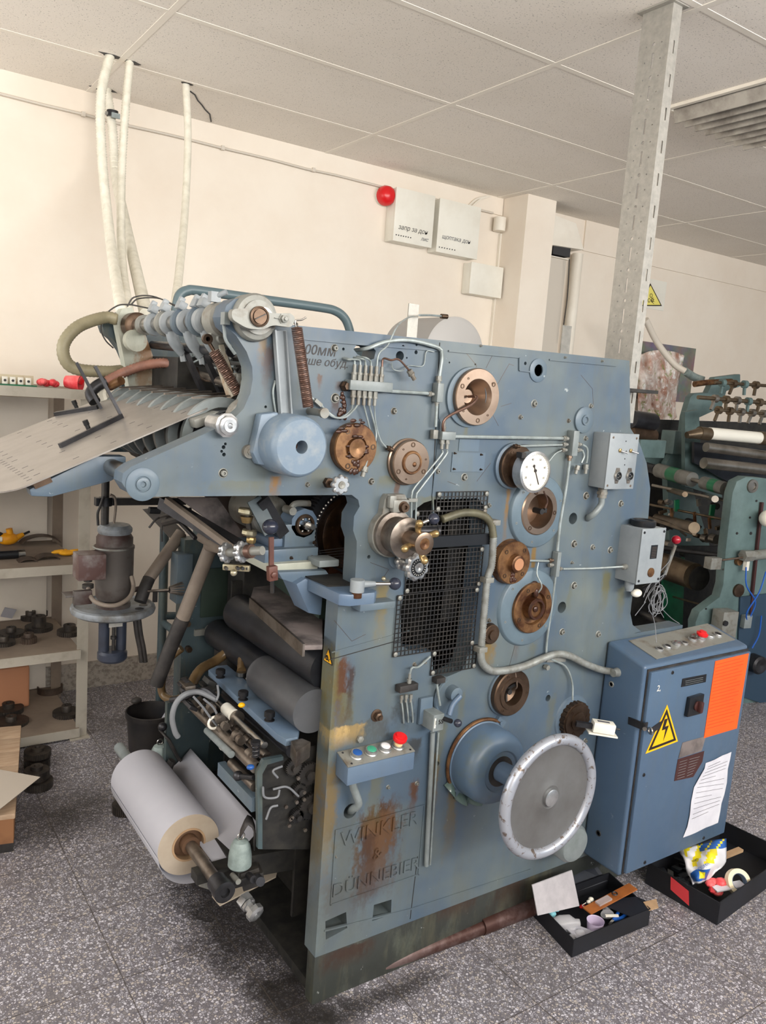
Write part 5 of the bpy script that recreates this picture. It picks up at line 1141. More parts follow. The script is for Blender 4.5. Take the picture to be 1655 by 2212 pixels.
for (a, b, r0, r1, kn) in (((122, 899), (214, 884), (220, 886), (176, 788), (167, 884)), ((132, 969), (266, 904), (264, 903), (214, 796), (193, 930))):
    A, B_ = plane_pt(*a), plane_pt(*b); nn = V((-K1, 0, 1)).normalized()
    gb = MB().bar(A+nn*.006, B_+nn*.006, .010, .012, nn).build('paper_guide', 'dark_steel', dt); q = plane_pt(*r0)+nn*.004; MB().bar(q, q+nn*.125+V((-.012, 0, 0)), .007, .007, (0, 1, 0)).build('guide_rod', 'dark_steel', gb)
    q = plane_pt(*kn); MB().cyl(q, q+nn*.02, .0055, n=12).cyl(q+nn*.014, q+nn*.026, .007, n=6).build('guide_screw', 'black_metal', gb)
# far-side hoses round the horn
MB().ribbed([at(252, 690, 2.36), at(225, 686, 2.36), at(170, 705, 2.33), at(139, 740, 2.32), at(140, 775, 2.32), at(165, 797, 2.32), at(230, 803, 2.32), at(262, 801, 2.34)], .0165, .01, 14, .04).build('olive_hose', 'hose_olive', M, ang=80)
MB().ribbed([at(388, 790, 2.2), at(355, 784, 2.25), at(310, 790, 2.28), at(265, 806, 2.3), at(225, 826, 2.3)], .0135, .009, 14, .08).build('red_brown_hose', 'hose_red', M, ang=80)
MB().tube([at(228, 824, 2.3), at(208, 835, 2.3), at(196, 850, 2.3), at(205, 868, 2.28)], .016, 12, 5).build('hose_elbow', 'dark_steel', M)
MB().cyl(at(238, 835, 2.3), at(262, 822, 2.25), .012).build('brown_sleeve', 'bronze_rust', M)
MB().torus(at(255, 850, 2.3), (.3, 1, 0), .04, .012, 24, 8, 2, 5).build('hose_bend', 'hose_white', M)
for pts in (((283, 658), (255, 660), (228, 680), (218, 710), (228, 735), (245, 752)), ((283, 658), (300, 645), (345, 645), (385, 665)), ((275, 662), (290, 642), (330, 640), (380, 660)), ((283, 658), (330, 668), (345, 672))):
    MB().tube([at(u, v, 2.36) for u, v in pts], .0022, 6, 6).build('thin_cable', 'wire_dark', M)
MB().lathe(at(288, 736, 2.3), NEG, [(.03, 0), (.03, .03), (0, .03)], 20).build('suction_cup', 'horn_paint', M)
MB().tube([at(483, 700, FY), at(485, 715, FY), at(488, 735, FY), at(508, 765, FY-.0)], .0035, 8).build('oil_pipe', 'grey_paint', M); MB().box(at(487, 688, FY-.01), (.012, .02, .024)).build('pipe_fitting', 'grey_paint', M)
for u, v in ((462, 672),): p = at(u, v, 1.72)+V((0, 0, .03)); MB().box(p, (.022, .02, .022)).cyl(p, p+V((.02, -.02, .012)), .006).build('clamp_screw', 'box_grey', M)
# guard rail
MB().tube([at(376, 700, 2.5), at(383, 655, 2.5), at(390, 636, 2.5), at(405, 628, 2.5), at(430, 628, 2.5), at(560, 646, 2.5), at(690, 664, 2.5), at(725, 672, 2.5), at(745, 688, 2.5), at(755, 712, 2.5), at(757, 730, 2.5)], .0155, 14, 6).build('guard_rail', mat('rail_paint', (88, 106, 112), .4), M)
lt = at(356, 1128, 3.2); LF = thing('ladder_frame', (at(346, 1500, 3.2).x, 3.2, 0), 'blue tubular steel frame standing between the wall and the machine, behind the bucket', 'frame')
MB().tube([lt, at(352, 1300, 3.2), P3(at(346, 1500, 3.2), z=0)], .0185, 12, 2).build('upright', 'grimy_paint', LF)
MB().cyl(at(352, 1330, 3.2), at(405, 1330, 3.2), .016).build('rung', 'grimy_paint', LF); MB().cyl(at(352, 1345, 3.2), at(408, 1386, 2.8), .015).build('rung', 'grimy_paint', LF)
# grey drum on top
c = at(985, 766, 2.1); r_ = 80*mpp(c)
MB().lathe((c.x, 2.1, c.z), (0, 1, 0), [(0, 0), (r_*.9, 0), (r_, .006), (r_, .25), (0, .25)], 64).build('grey_drum', mat('drum_grey', (160, 158, 156), .5), M)
# -------- interior under the arm
def ycyl(name, near, far, Yn, r, m, par=None, n=20, ext=0, prof=None):
    """shaft parallel to Y: near pixel at Yn, far end from the pixel where it disappears"""
    a = at(near[0], near[1], Yn); b = atX(far[0], far[1], a.x) if far else V((a.x, 2.4, a.z)); yb = min(b.y, 2.44)
    return MB().cyl((a.x, Yn-ext, a.z), (a.x, yb, a.z), r, n=n).build(name, m, par or M)
# bearing block
bb0 = at(660, 1130, 1.72)
g = MB().bb(bb0.x-.055, bb0.x+.03, 1.72, 1.82, bb0.z-.075, bb0.z-.002); g = g.build('bearing_block', 'blue_paint', M, bevel=.003)
MB().lathe((bb0.x-.003, 1.72, bb0.z), (0, 1, 0), [(.0365, 0), (.0365, .06)], 10, .3).build('bearing_cap', 'light_blue', g)
MB().torus((bb0.x-.002, 1.718, bb0.z-.004), NEG, .022, .005, 28, 6).build('bearing_ring', 'bronze_dark', g)
MB().cyl((bb0.x-.002, 1.83, bb0.z-.004), (bb0.x-.002, 1.70, bb0.z-.004), .0105, n=20).cyl((bb0.x+.003, 1.70, bb0.z-.004), (bb0.x+.003, 1.685, bb0.z-.004), .007).build('bearing_shaft', 'steel', g)
for i in range(6): th = i*1.05; MB().sph((bb0.x-.002+.017*math.cos(th), 1.715, bb0.z-.004+.017*math.sin(th)), .004).build('bearing_ball', 'steel', g)
MB().lathe((bb0.x-.05, 1.80, bb0.z+.005), (0, 1, 0), [(.03, 0), (.05, .01), (.05, .16), (0, .16)], 28).build('bearing_housing', 'casting', M)
MB().tube([V((bb0.x-.035, 1.74, bb0.z+.03)), V((bb0.x-.02, 1.74, bb0.z+.045)), V((bb0.x+.02, 1.74, bb0.z+.045))], .008, 8).cyl((bb0.x-.036, 1.72, bb0.z+.03), (bb0.x-.036, 1.76, bb0.z+.03), .01).build('clamp_bow', 'casting', M)
a = at(573, 1195, 1.70); b = at(688, 1185, 1.70); 
MB().bb(a.x, b.x, 1.70, 1.86, at(620, 1216, 1.7).z, at(620, 1186, 1.7).z).build('slide_block', 'blue_paint', M, bevel=.003)
for u, v in ((629, 1205), (674, 1203), (679, 1172)): bolt(u, v, 4, 'bronze_dark', M, 1.70)
MB().bb(at(569, 1170, 1.76).x, bb0.x+.032, 1.73, 1.86, at(620, 1186, 1.7).z, at(620, 1163, 1.73).z).build('slide_block', 'light_blue', M, bevel=.002)
a = at(580, 1222, 1.68); MB().bb(a.x, at(687, 1222, 1.68).x, 1.68, 1.9, at(620, 1234, 1.68).z, at(620, 1217, 1.68).z).build('slide_rail', 'horn_paint', M, bevel=.002)
MB().bb(at(690, 1218, 1.64).x, at(733, 1216, 1.64).x, 1.64, 1.7, at(700, 1226, 1.64).z, at(700, 1211, 1.64).z).build('slide_stop', 'grey_paint', M, bevel=.003)
MB().prism([at(600, 1236, 1.66), at(705, 1232, 1.66), at(716, 1248, 1.66), at(705, 1268, 1.66), at(660, 1268, 1.66), at(610, 1252, 1.66)], (0, .14, 0)).build('cast_bracket', 'blue_paint', M, bevel=.004)
MB().prism([at(640, 1262, 1.64), at(660, 1250, 1.64), at(700, 1265, 1.64), at(694, 1330, 1.64), at(668, 1325, 1.64)], (0, .08, 0)).build('cast_leg', 'light_blue', M, bevel=.004)
# big gear and hub in the opening
gc = at(735, 1150, 1.78)
MB().gear((gc.x+.03, 1.78, gc.z), (0, 1, 0), .135, .03, 90, .006).build('large_gear', 'dark_steel', M)
MB().lathe((gc.x+.03, 1.78, gc.z), NEG, [(.1, 0), (.1, .03), (.09, .034), (.05, .034), (.05, .05), (0, .05)], 40).build('gear_hub', mat('oily_hub', (66, 44, 26), .25, .6, (30, 22, 16), scale=40), M)
g = MB()
for i in range(34):
    th = math.radians(100+i*5); g.sph((gc.x+.03+.118*math.cos(th), 1.76, gc.z+.118*math.sin(th)), .0035, n=6)
g.build('drive_chain', 'steel', M)
for i in range(7): MB().cyl(at(690, 1190+i*5, 1.7), at(768, 1180+i*6.5, 1.66), .0008, n=5).build('bristle_rod', 'dark_steel', M)
MB().prism([at(712, 1222, 1.7), at(765, 1250, 1.7), at(762, 1282, 1.7), at(705, 1262, 1.7)], (0, .3, 0)).build('lower_guard', 'rust_wet', M)
# red-brown lever with black ball
X_ = at(592, 1250, 1.63).x
lv = MB().bar(at(586, 1160, 1.62), at(586, 1240, 1.62), .011, .006, (0, 1, 0)).build('brown_lever', 'crate_side', M); lv.data.materials[0] = mat('oxide_red', (96, 58, 48), .45, 0, (70, 40, 34))
MB().sph(at(584, 1138, 1.62), .0185, (1, 1, .95), 24).build('ball_knob', 'ball_black', lv)
p = at(588, 1238, 1.61); MB().box(p, (.022, .016, .034), Matrix.Rotation(-.1, 3, 'Y')).lathe(p+V((0, -.008, -.002)), NEG, [(.008, 0), (.008, .005), (.003, .006), (0, .006)], 6).build('lever_joint', 'oxide_red', lv, bevel=.002)
MB().bar(p, at(588, 1280, 1.62), .008, .008).build('lever_tail', 'black_metal', lv)
# brass adjusters
for (u, v, r_, nm, m) in ((531, 1104, 18, 'brass_nut', 'white_brass'), (538, 1150, 17, 'brass_nut', 'white_brass'), (542, 1166, 11, 'brass_bush', 'brass')):
    p = at(u, v, 1.72); R = r_*mpp(p); MB().lathe(p-ZD*.008, V((.1, 0, 1)), [(R*.8, 0), (R, .004), (R, .012), (R*.85, .015), (0, .015)], 8).build(nm, m, M)
MB().cyl(at(534, 1110, 1.72), at(543, 1178, 1.72), .007).build('threaded_rod', 'black_metal', M)
MB().lathe(at(533, 1122, 1.72)-ZD*.008, ZD, [(.011, 0), (.016, .015), (0, .015)], 16).build('brass_bush', 'brass', M)
# twin scalloped knobs, axis lying along X-Y
ax = V((.93, -.36, .02)).normalized(); p = at(489, 1194, 1.66); q = at(522, 1192, 1.62)
ax = (q-p).normalized()
MB().star(p+ax*.006, -ax, .0235, .014, 8, .84).build('scalloped_knob', 'aluminium', M); MB().star(q+ax*.006, -ax, .0245, .014, 8, .84).build('scalloped_knob', 'aluminium', M)
MB().cyl(p, q+ax*.06, .010, n=16).build('knob_spindle', 'casting', M); MB().cyl(q+ax*.016, q+ax*.03, .0155, n=18).build('copper_washer', 'copper', M)
MB().lathe(p-ax*.008, -ax, [(.012, 0), (.010, .003), (.004, .003), (0, 0)], 20).build('knob_cap', 'steel', M)
a = at(482, 1224, 1.68); MB().bar(a, at(540, 1228, 1.64), .012, .014).sph(at(505, 1237, 1.66), .008).build('white_valve', 'white_brass', M, bevel=.002)
for u in (487, 512, 522, 532): MB().cyl(at(u, 1226, 1.65), at(u, 1226, 1.65)+V((-.002, -.012, 0)), .004, n=8).build('valve_hole', 'black_metal', M)
# slanting sheet plates behind
MB().prism([at(385, 1075, 1.9), at(470, 1075, 1.9), at(545, 1180, 1.9), at(500, 1160, 1.9)], (0, .01, 0)).build('sheet_guide', 'tray_dust', M)
MB().prism([at(440, 1068, 2.0), at(600, 1068, 2.0), at(620, 1190, 2.0), at(540, 1185, 2.0)], (0, .01, 0)).build('sheet_guide', mat('brown_sheet', (92, 80, 74), .5, .2, (74, 65, 60), scale=3), M)
MB().bar(at(352, 1085, 2.0), at(520, 1185, 1.75), .03, .03).build('slanting_rod', 'dark_steel', M)
MB().bar(at(360, 1080, 1.95), at(515, 1195, 1.72), .014, .014).build('slanting_rod', 'hose_beige', M)
MB().bar(at(548, 1078, 1.70), at(585, 1150, 1.68), .035, .006, (0, 1, 0)).build('slotted_strap', 'grimy_paint', M)
MB().bar(at(562, 1076, 1.70), at(608, 1152, 1.72), .03, .03, (0, 1, 0)).build('slotted_strap', 'dark_steel', M)
rr = random.Random(20)
for i in range(8): MB().cyl(at(rr.uniform(330, 390), rr.uniform(1085, 1130), 2.1), at(rr.uniform(400, 470), rr.uniform(1090, 1170), 1.95), rr.uniform(.004, .01), n=8).build('cable', 'black_metal', M)
MB().tube([at(322, 1140, 2.2), at(340, 1120, 2.2), at(370, 1112, 2.2), at(395, 1118, 2.2)], .003, 6).tube([at(350, 1170, 2.2), at(352, 1130, 2.2), at(380, 1105, 2.2)], .0025, 6).build('loose_wire', 'black_metal', M)
MB().cyl(at(322, 1102, 2.2), at(345, 1103, 2.2), .010).build('cable_plug', 'black_plastic', M)
MB().prism([at(308, 1100, 2.5), at(345, 1096, 2.5), at(400, 1150, 2.45), at(395, 1172, 2.45), at(370, 1165, 2.45)], (0, .004, 0)).build('white_sheet_guide', 'plate_alu', M)
# dark filler boxes in place of interior shade, and the tray
MB().bb(1.0, 1.25, 2.15, 2.40, 1.0, 1.3).build('dark_filler_box', 'grime', M)
for (u, v, Y, w_, d_, h_, m, nm) in ((470, 1275, 2.38, .13, .05, .16, 'inner_green', 'green_panel'), (540, 1430, 2.2, .2, .1, .12, 'grime', 'dark_filler_box'), (600, 1420, 2.3, .3, .1, .5, 'grime', 'dark_filler_box'), (560, 1250, 2.25, .16, .12, .25, 'grime', 'dark_filler_box')):
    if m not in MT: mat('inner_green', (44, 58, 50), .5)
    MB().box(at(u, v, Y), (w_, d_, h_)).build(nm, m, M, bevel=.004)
MB().bb(at(392, 1250, 2.38).x, at(500, 1250, 2.38).x, 2.36, 2.42, .05, 1.05).build('far_upright', 'grimy_paint', M)
p = at(392, 1210, 2.36); MB().bb(p.x-.02, p.x+.03, 2.34, 2.4, at(390, 1300, 2.36).z, at(390, 1195, 2.36).z).build('side_plate', 'blue_paint', M, bevel=.003)
c = at(462, 1368, 2.33); MB().lathe((c.x, 2.37, c.z), NEG, [(.022, 0), (.022, .02), (.014, .022), (.014, .03), (0, .03)], 12).box((c.x-.03, 2.36, c.z), (.05, .02, .02)).build('large_bolt', 'casting', M)
for (u, v) in ((402, 1345), (405, 1400)): p = at(u, v, 2.36); MB().cyl(p, p-V((0, .02, 0)), .01, n=6).build('bolt', 'bronze_dark', M)
zt = .965
tr = [atZ(548, 1268, zt), atZ(598, 1262, zt), atZ(697, 1336, zt), atZ(697, 1393, zt), atZ(657, 1394, zt), atZ(541, 1293, zt)]
MB().prism([q-ZD*.012 for q in tr], (0, 0, .012)).build('dusty_tray', 'tray_dust', M, bevel=.002)
MB().bar(tr[5]-ZD*.012, tr[4]-ZD*.012, .006, .03).build('tray_lip', 'steel_worn', M)
MB().bar(tr[1]+ZD*.02, tr[2]+ZD*.02, .02, .05).build('tray_backstop', 'inner_green', M)
for u, v in ((577, 1340),): p = at(u, v, 1.95); MB().tube([p+V((-.018, 0, .008)), p+V((0, 0, .012)), p+V((.012, 0, -.002)), p+V((.012, 0, -.018))], .006, 8).build('wing_nut', 'steel', M)
# rollers below
a = at(690, 1450, 1.62); MB().cyl((a.x+.03, 1.62, a.z), (a.x+.03, 2.15, a.z), .055, n=36).build('upper_roller', 'roller_dark', M)
a = at(690, 1525, 1.62); MB().cyl((a.x+.02, 1.62, a.z-.02), (a.x+.02, 2.3, a.z-.02), .045, n=36).build('dark_roller', 'roller_dark', M)
a = at(668, 1530, 1.62); b = atX(570, 1462, a.x)
MB().lathe((a.x, 1.60, a.z), (0, 1, 0), [(.02, 0), (.055, 0), (.055, b.y-1.60-.03), (.052, b.y-1.60-.02), (.052, b.y-1.6), (.03, b.y-1.6), (0, b.y-1.6)], 44).build('grey_ink_roller', 'roller_grey', M)
for i in range(3): p = at(538+i*47, 1466+i*38, 1.95-i*.13); MB().box(p, (.012, .012, .012), Matrix.Rotation(.5, 3, 'X')).build('white_nut', 'panel_white', M)
MB().bar(at(515, 1420, 2.1), at(548, 1448, 2.1), .02, .012).cyl(at(552, 1440, 2.1), at(560, 1440, 2.05), .014).build('roller_arm', 'steel_worn', M)
# blue bar with knurled knobs
zb = at(640, 1580, 1.64).z; 
q = [at(492, 1436, 2.05), at(648, 1566, 1.64), at(646, 1592, 1.64), at(608, 1594, 1.64), at(452, 1446, 2.05)]
z0_ = q[1].z; bar_pts = [atZ(491, 1436, z0_), atZ(468, 1438, z0_), atZ(450, 1447, z0_), atZ(598, 1585, z0_), atZ(618, 1597, z0_), atZ(643, 1592, z0_), atZ(649, 1566, z0_)]
MB().prism([p-ZD*.018 for p in bar_pts], (0, 0, .018)).build('blue_doctor_bar', 'light_blue', M, bevel=.002)
for (u, v) in ((476, 1463), (525, 1511), (582, 1556)):
    p = atZ(u, v, z0_); MB().lathe(p, ZD, [(.013, 0), (.013, .002), (.009, .004), (.009, .01), (.0135, .011), (.0135, .022), (.011, .024), (0, .024)], 16).build('knurled_knob', 'dark_steel', M)
MB().prism([atZ(628, 1600, z0_), atZ(652, 1594, z0_), atZ(672, 1602, z0_), atZ(640, 1625, z0_)], (0, 0, -.04)).build('end_casting', 'steel_worn', M, bevel=.003)
# shafts of the feed unit
def yc2(name, near, far, Yn, r, m, n=18): return ycyl(name, near, far, Yn, r, m, None, n, .0)
yc2('feed_shaft', (553, 1658), (415, 1533), 1.63, .0145, 'steel_worn')
yc2('thin_shaft', (558, 1652), (424, 1512), 1.63, .0045, 'steel_worn')
yc2('dark_roller', (633, 1622), (490, 1500), 1.62, .018, 'roller_dark')
yc2('steel_shaft', (572, 1610), (448, 1488), 1.66, .0085, 'steel')
a = at(577, 1636, 1.66); b = atX(480, 1540, a.x)
for i in range(9): y = a.y+(b.y-a.y)*i/9; MB().lathe((a.x, y, a.z), (0, 1, 0), [(.0125, 0), (.0135, .003), (.0135, (b.y-a.y)/9-.006), (.0125, (b.y-a.y)/9-.003), (.010, (b.y-a.y)/9-.003)], 20).build('segmented_roller', 'steel_worn', M)
p = at(505, 1545, 1.84); MB().cyl(p, p+V((0, .05, 0)), .016).build('white_collar', 'panel_white', M); MB().cyl(at(514, 1552, 1.83), at(514, 1552, 1.83)+V((0, .02, 0)), .019).build('steel_collar', 'steel_worn', M)
yc2('lower_feed_roller', (551, 1700), (500, 1650), 1.64, .012, 'steel_worn')
a = at(552, 1738, 1.64); b = atX(478, 1660, a.x); MB().bar((a.x, 1.64, a.z), (a.x, min(2.3, b.y), a.z), .02, .035).build('blue_crossbar', 'blue_paint', M)
MB().cyl(at(447, 1578, 1.9), at(500, 1630, 1.72), .009).build('upper_feed_tube', 'grey_paint', M)
for (u, v) in ((463, 1561), (487, 1607)): p = at(u, v, 1.85); MB().torus(p, (0, 1, 0), .016, .0035, 16, 6).build('cable_tie', 'panel_white', M)
for pts in (((418, 1505), (440, 1530), (462, 1560), (490, 1590), (520, 1620)), ((440, 1510), (462, 1530), (475, 1560), (486, 1580)), ((470, 1480), (472, 1500), (468, 1512))): MB().tube([at(u, v, 1.85) for u, v in pts], .003, 6).build('thin_hose', 'cable_grey', M)
MB().tube([at(468, 1511, 1.9), at(430, 1495, 1.95), at(400, 1500, 1.95), at(380, 1520, 1.95), at(372, 1550, 1.95), at(378, 1580, 1.95), at(385, 1592, 1.95)], .0075, 10, 6).build('white_hose', 'cable_grey', M)
MB().tube([at(370, 1512, 2.05), at(400, 1506, 2.0), at(440, 1490, 1.95), at(470, 1508, 1.9)], .008, 8).build('link_arm', 'dark_steel', M)
for (u, v, m, nm) in ((541, 1657, 'blue_btn', 'blue_tape'), (522, 1523, 'warn_yellow', 'yellow_tag')): MB().sph(at(u, v, 1.60 if u == 541 else 1.8), .008, (1.2, 1, .8), 10).build(nm, m, M)
rr = random.Random(31)
for i in range(22):
    u, v = rr.uniform(395, 470), rr.uniform(1468, 1530); p = at(u, v, rr.uniform(1.9, 2.15)); MB().box(p, (rr.uniform(.01, .035), rr.uniform(.02, .06), rr.uniform(.006, .02)), Matrix.Rotation(rr.uniform(-.6, .6), 3, 'Y')).build('linkage_block', rr.choice(['dark_steel', 'grime', 'steel_worn']), M, bevel=.001)
for i in range(14):
    u = rr.uniform(430, 550); v = 1508+(u-430)*1.15+rr.uniform(-14, 16); p = at(u, v, 1.95-(u-430)/120*.3); MB().cyl(p, p+V((0, .016, 0)), rr.uniform(.008, .014), n=10).build('shaft_clamp', 'steel_worn', M)
p0, p1 = at(555, 1613, 1.63), at(553, 1592, 1.63); MB().coil(at(553, 1634, 1.62), at(553, 1606, 1.62), .008, .0018, 7, 8).lathe(at(552, 1606, 1.62), ZD, [(.012, 0), (.012, .006), (.004, .008), (0, .008)], 14).build('set_spring', 'dark_steel', M)
MB().cyl(at(548, 1680, 1.64), at(515, 1676, 1.7), .006).sph(at(514, 1676, 1.7), .0125).build('ball_lever', 'dark_steel', M)
# near side plate of the feed unit: black, greasy
bp = [f2(*q, 1.63) for q in ((556, 1668), (562, 1652), (580, 1640), (610, 1632), (650, 1618), (690, 1610), (694, 1836), (562, 1836))]
curve_plate('feed_side_plate', bp, [], .014, 'grime', M, lambda p: V((p.x, 1.64+p.z, p.y)), .002)
MB().prism([at(556, 1668, 1.618), at(570, 1642, 1.618), at(612, 1634, 1.618), at(612, 1642, 1.618), at(578, 1652, 1.618), at(567, 1672, 1.618), at(567, 1834, 1.618), at(558, 1834, 1.618)], (0, .012, 0)).build('plate_edge', 'grimy_paint', M)
for (u, v, r_) in ((632, 1655, .022), (665, 1670, .03), (645, 1705, .02), (670, 1740, .035), (640, 1760, .018)): p = at(u, v, 1.625); MB().gear((p.x, 1.63, p.z), NEG, r_, .014, 26, .003).lathe(p, NEG, [(r_*.4, 0), (r_*.4, .02), (0, .02)], 14).build('small_gear', 'black_metal', M)
for pts in (((568, 1700), (572, 1722), (598, 1722), (604, 1706)), ((575, 1770), (585, 1745), (600, 1740)), ((590, 1705), (620, 1700), (645, 1720)), ((600, 1680), (590, 1665), (610, 1655))): MB().tube([at(u, v, 1.61) for u, v in pts], .0028, 7, 6).build('thin_hose', 'cable_grey', M)
for i in range(9): a = at(rr.uniform(610, 670), rr.uniform(1670, 1800), 1.61); MB().lathe(a, NEG, [(.005, 0), (.005, .006), (0, .006)], 6).build('plate_screw', 'steel_worn', M)
MB().bb(.99, 1.28, 1.72, 1.73, .14, .62).build('dark_backing_sheet', 'grime', M)  # dark sheet in place of the shaded void inside the frame
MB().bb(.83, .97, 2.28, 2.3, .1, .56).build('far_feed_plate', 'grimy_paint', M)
a = at(416, 1610, 2.3); MB().prism([at(386, 1500, 2.32), at(415, 1520, 2.32), at(450, 1600, 2.32), at(450, 1700, 2.32), at(400, 1700, 2.32), at(388, 1640, 2.32)], (0, .015, 0)).build('far_feed_plate', 'grimy_paint', M)
a = at(420, 1640, 2.2); MB().torus(at(425, 1655, 2.2), (0, 1, .2), .09, .012, 32, 8, .2, 3.6).build('black_guard', 'rubber', M)
# hoses on the left
MB().ribbed([at(405, 1500, 2.0), at(430, 1450, 2.1), at(465, 1428, 2.15), at(497, 1405, 2.15), at(515, 1400, 2.1), at(524, 1420, 2.05), at(523, 1450, 2.0)], .0145, .02, 12, .02).build('amber_hose', 'hose_amber', M, ang=80)
MB().cyl(at(523, 1450, 2.0), at(523, 1458, 2.0), .017).build('hose_end', 'steel', M)
def sock(u0, v0, um, vm, u1, v1, Y, Y1, r_, lab):
    a, m_, b = at(u0, v0, Y), at(um, vm, (Y+Y1)/2), at(u1, v1, Y1)
    o = MB().tube([a, a.lerp(m_, .5), m_], r_, 14, 6).build('drain_hose', 'hose_beige', None, ang=80); MB().tube([m_, m_.lerp(b, .5)+V((.0, 0, .004)), b], r_*1.04, 14, 6).build('dark_sleeve', 'rubber', o, ang=80); return tag(o, lab, 'hose')
sock(392, 1150, 322, 1250, 303, 1300, 2.42, 2.36, .0185, 'beige hose sloping down behind the hanging pump, dark end beside its round plate')
sock(456, 1180, 395, 1335, 338, 1478, 2.14, 2.25, .0205, 'long straight beige hose ending in a dark sleeve over the bucket')
MB().cyl(at(435, 1160, 2.16), at(500, 1196, 1.9), .015).build('beige_pipe', 'hose_beige', M); MB().cyl(at(452, 1178, 2.12), at(492, 1186, 1.9), .017).build('beige_pipe', 'hose_beige', M)
o = MB().tube([at(392, 1400, 2.3), at(365, 1425, 2.32), at(350, 1470, 2.35), at(352, 1500, 2.35), at(375, 1512, 2.3), at(410, 1500, 2.25)], .0125, 12, 6).build('curved_hose', 'hose_amber', ang=80); tag(o, 'amber-brown curved hose with an open cut end, looping beside the blue ladder frame', 'hose')
MB().lathe(at(412, 1285, 2.3), V((-.2, -1, 0)), [(.004, 0), (.0, 0)], 8)
c = at(380, 1273, 2.3); sh = MB()
for i in range(12): th = 2*PI*i/12; sh.bar(c+V((.02, .0, .02*math.sin(th)))+V((0, .02*math.cos(th), 0)), c+V((-.02, .008*math.cos(th), .008*math.sin(th))), .003, .004)
sh.cyl(c-V((.02, 0, 0)), at(318, 1277, 2.36), .004).build('ribbed_cone_knob', 'steel_worn', M)
# -------- paper roll on its shaft
sx, sz = .742, None
a = at(487, 1930, 1.60); sx, sz = a.x, a.z
b = atX(240, 1645, sx)
SH = thing('unwind_shaft', (sx, 1.95, 0), 'steel unwind shaft with bearing end and white hex nuts, on brackets at the machine foot', 'shaft') if False else None
MB().cyl((sx, 1.61, sz), (sx, 2.33, sz), .0155, n=24).build('unwind_shaft', 'steel_worn', M)
MB().lathe((sx, 1.625, sz), NEG, [(.019, -.03), (.024, -.028), (.024, 0), (.026, .001), (.026, .022), (.02, .024), (.012, .024), (.011, .016), (0, .016)], 28).build('shaft_bearing', 'dark_steel', M)
MB().cyl((sx, 2.30, sz), (sx, 2.45, sz), .017, n=20).build('shaft_end', 'grey_paint', M)
ce = at(415, 1834, 1.80); 
Ye = yof(408, 1822, sx); R_ = .083
mR = MB(); NN = 72
roll = thing('paper_roll', (sx, Ye, sz-R_), 'white paper roll on the unwind shaft, its outer layer coming loose at the bottom', 'paper roll')
Yf = yof(300, 1700, sx); Yf = max(Ye+.28, min(Yf, 2.26))
MB().lathe((sx, Ye, sz-.004), (0, 1, 0), [(.045, 0), (R_-.001, 0), (R_, .002), (R_, Yf-Ye), (.045, Yf-Ye), (.045, 0)], NN).build('rolled_paper', 'paper', roll)
MB().lathe((sx, Ye-.0006, sz-.004), (0, 1, 0), [(.045, 0), (R_-.001, 0), (R_-.001, .0005), (.045, .0005), (.045, 0)], NN).build('roll_end_face', 'paper_end', roll)
MB().lathe((sx, Ye-.002, sz-.004), (0, 1, 0), [(.040, 0), (.045, 0), (.045, Yf-Ye+.002), (.040, Yf-Ye), (.040, 0)], 40).build('cardboard_core', 'cardboard', roll)
MB().lathe((sx, Ye-.004, sz), (0, 1, 0), [(.015, -.012), (.024, -.012), (.024, .012), (.040, .016), (.040, .3), (.015, .3)], 32).build('core_chuck', 'core_brown', M)
# loose wrap: a spiral sheet leaving the roll on its left side
g = MB(); prev = None; cu_ = []
for i in range(30):
    t_ = i/29; th = math.radians(188+t_*115); rr_ = R_+.002+.030*t_**1.5; cu_.append((sx+rr_*math.cos(th)-.000*t_, sz-.004+rr_*math.sin(th)))
for (x, z) in cu_:
    row = [g.bm.verts.new((x, Ye-.012+.004*random.random()*0, z)), g.bm.verts.new((x, Yf, z))]
    if prev: g.bm.faces.new((prev[0], prev[1], row[1], row[0]))
    prev = row
o = g.build('loose_wrap', 'paper', roll, ang=180); md = o.modifiers.new('s', 'SOLIDIFY'); md.thickness = .0006
# paper web running into the machine
A_, B_, C_, D_ = at(413, 1712, 2.24), at(496, 1689, 2.24), at(550, 1748, 1.84), at(478, 1862, 1.72)
wz = at(478, 1862, 1.74); x0_, z0_ = wz.x, wz.z; q_ = at(549, 1790, 1.74); x1_, z1_ = q_.x+.02, q_.z
g = MB(); prev = None
for i in range(13):
    t_ = i/12; x = x0_-.02+(x1_-x0_+.02)*t_; z = z0_+(z1_-z0_)*t_-.02*math.sin(PI*t_); row = [g.bm.verts.new((x, 1.74, z)), g.bm.verts.new((x, 2.24, z+.0))]
    if prev: g.bm.faces.new((prev[0], prev[1], row[1], row[0]))
    prev = row
o = g.build('paper_web', 'paper', None, ang=180); md = o.modifiers.new('s', 'SOLIDIFY'); md.thickness = .0006; tag(o, 'sheet of white paper running from under the roll up into the machine', 'paper')
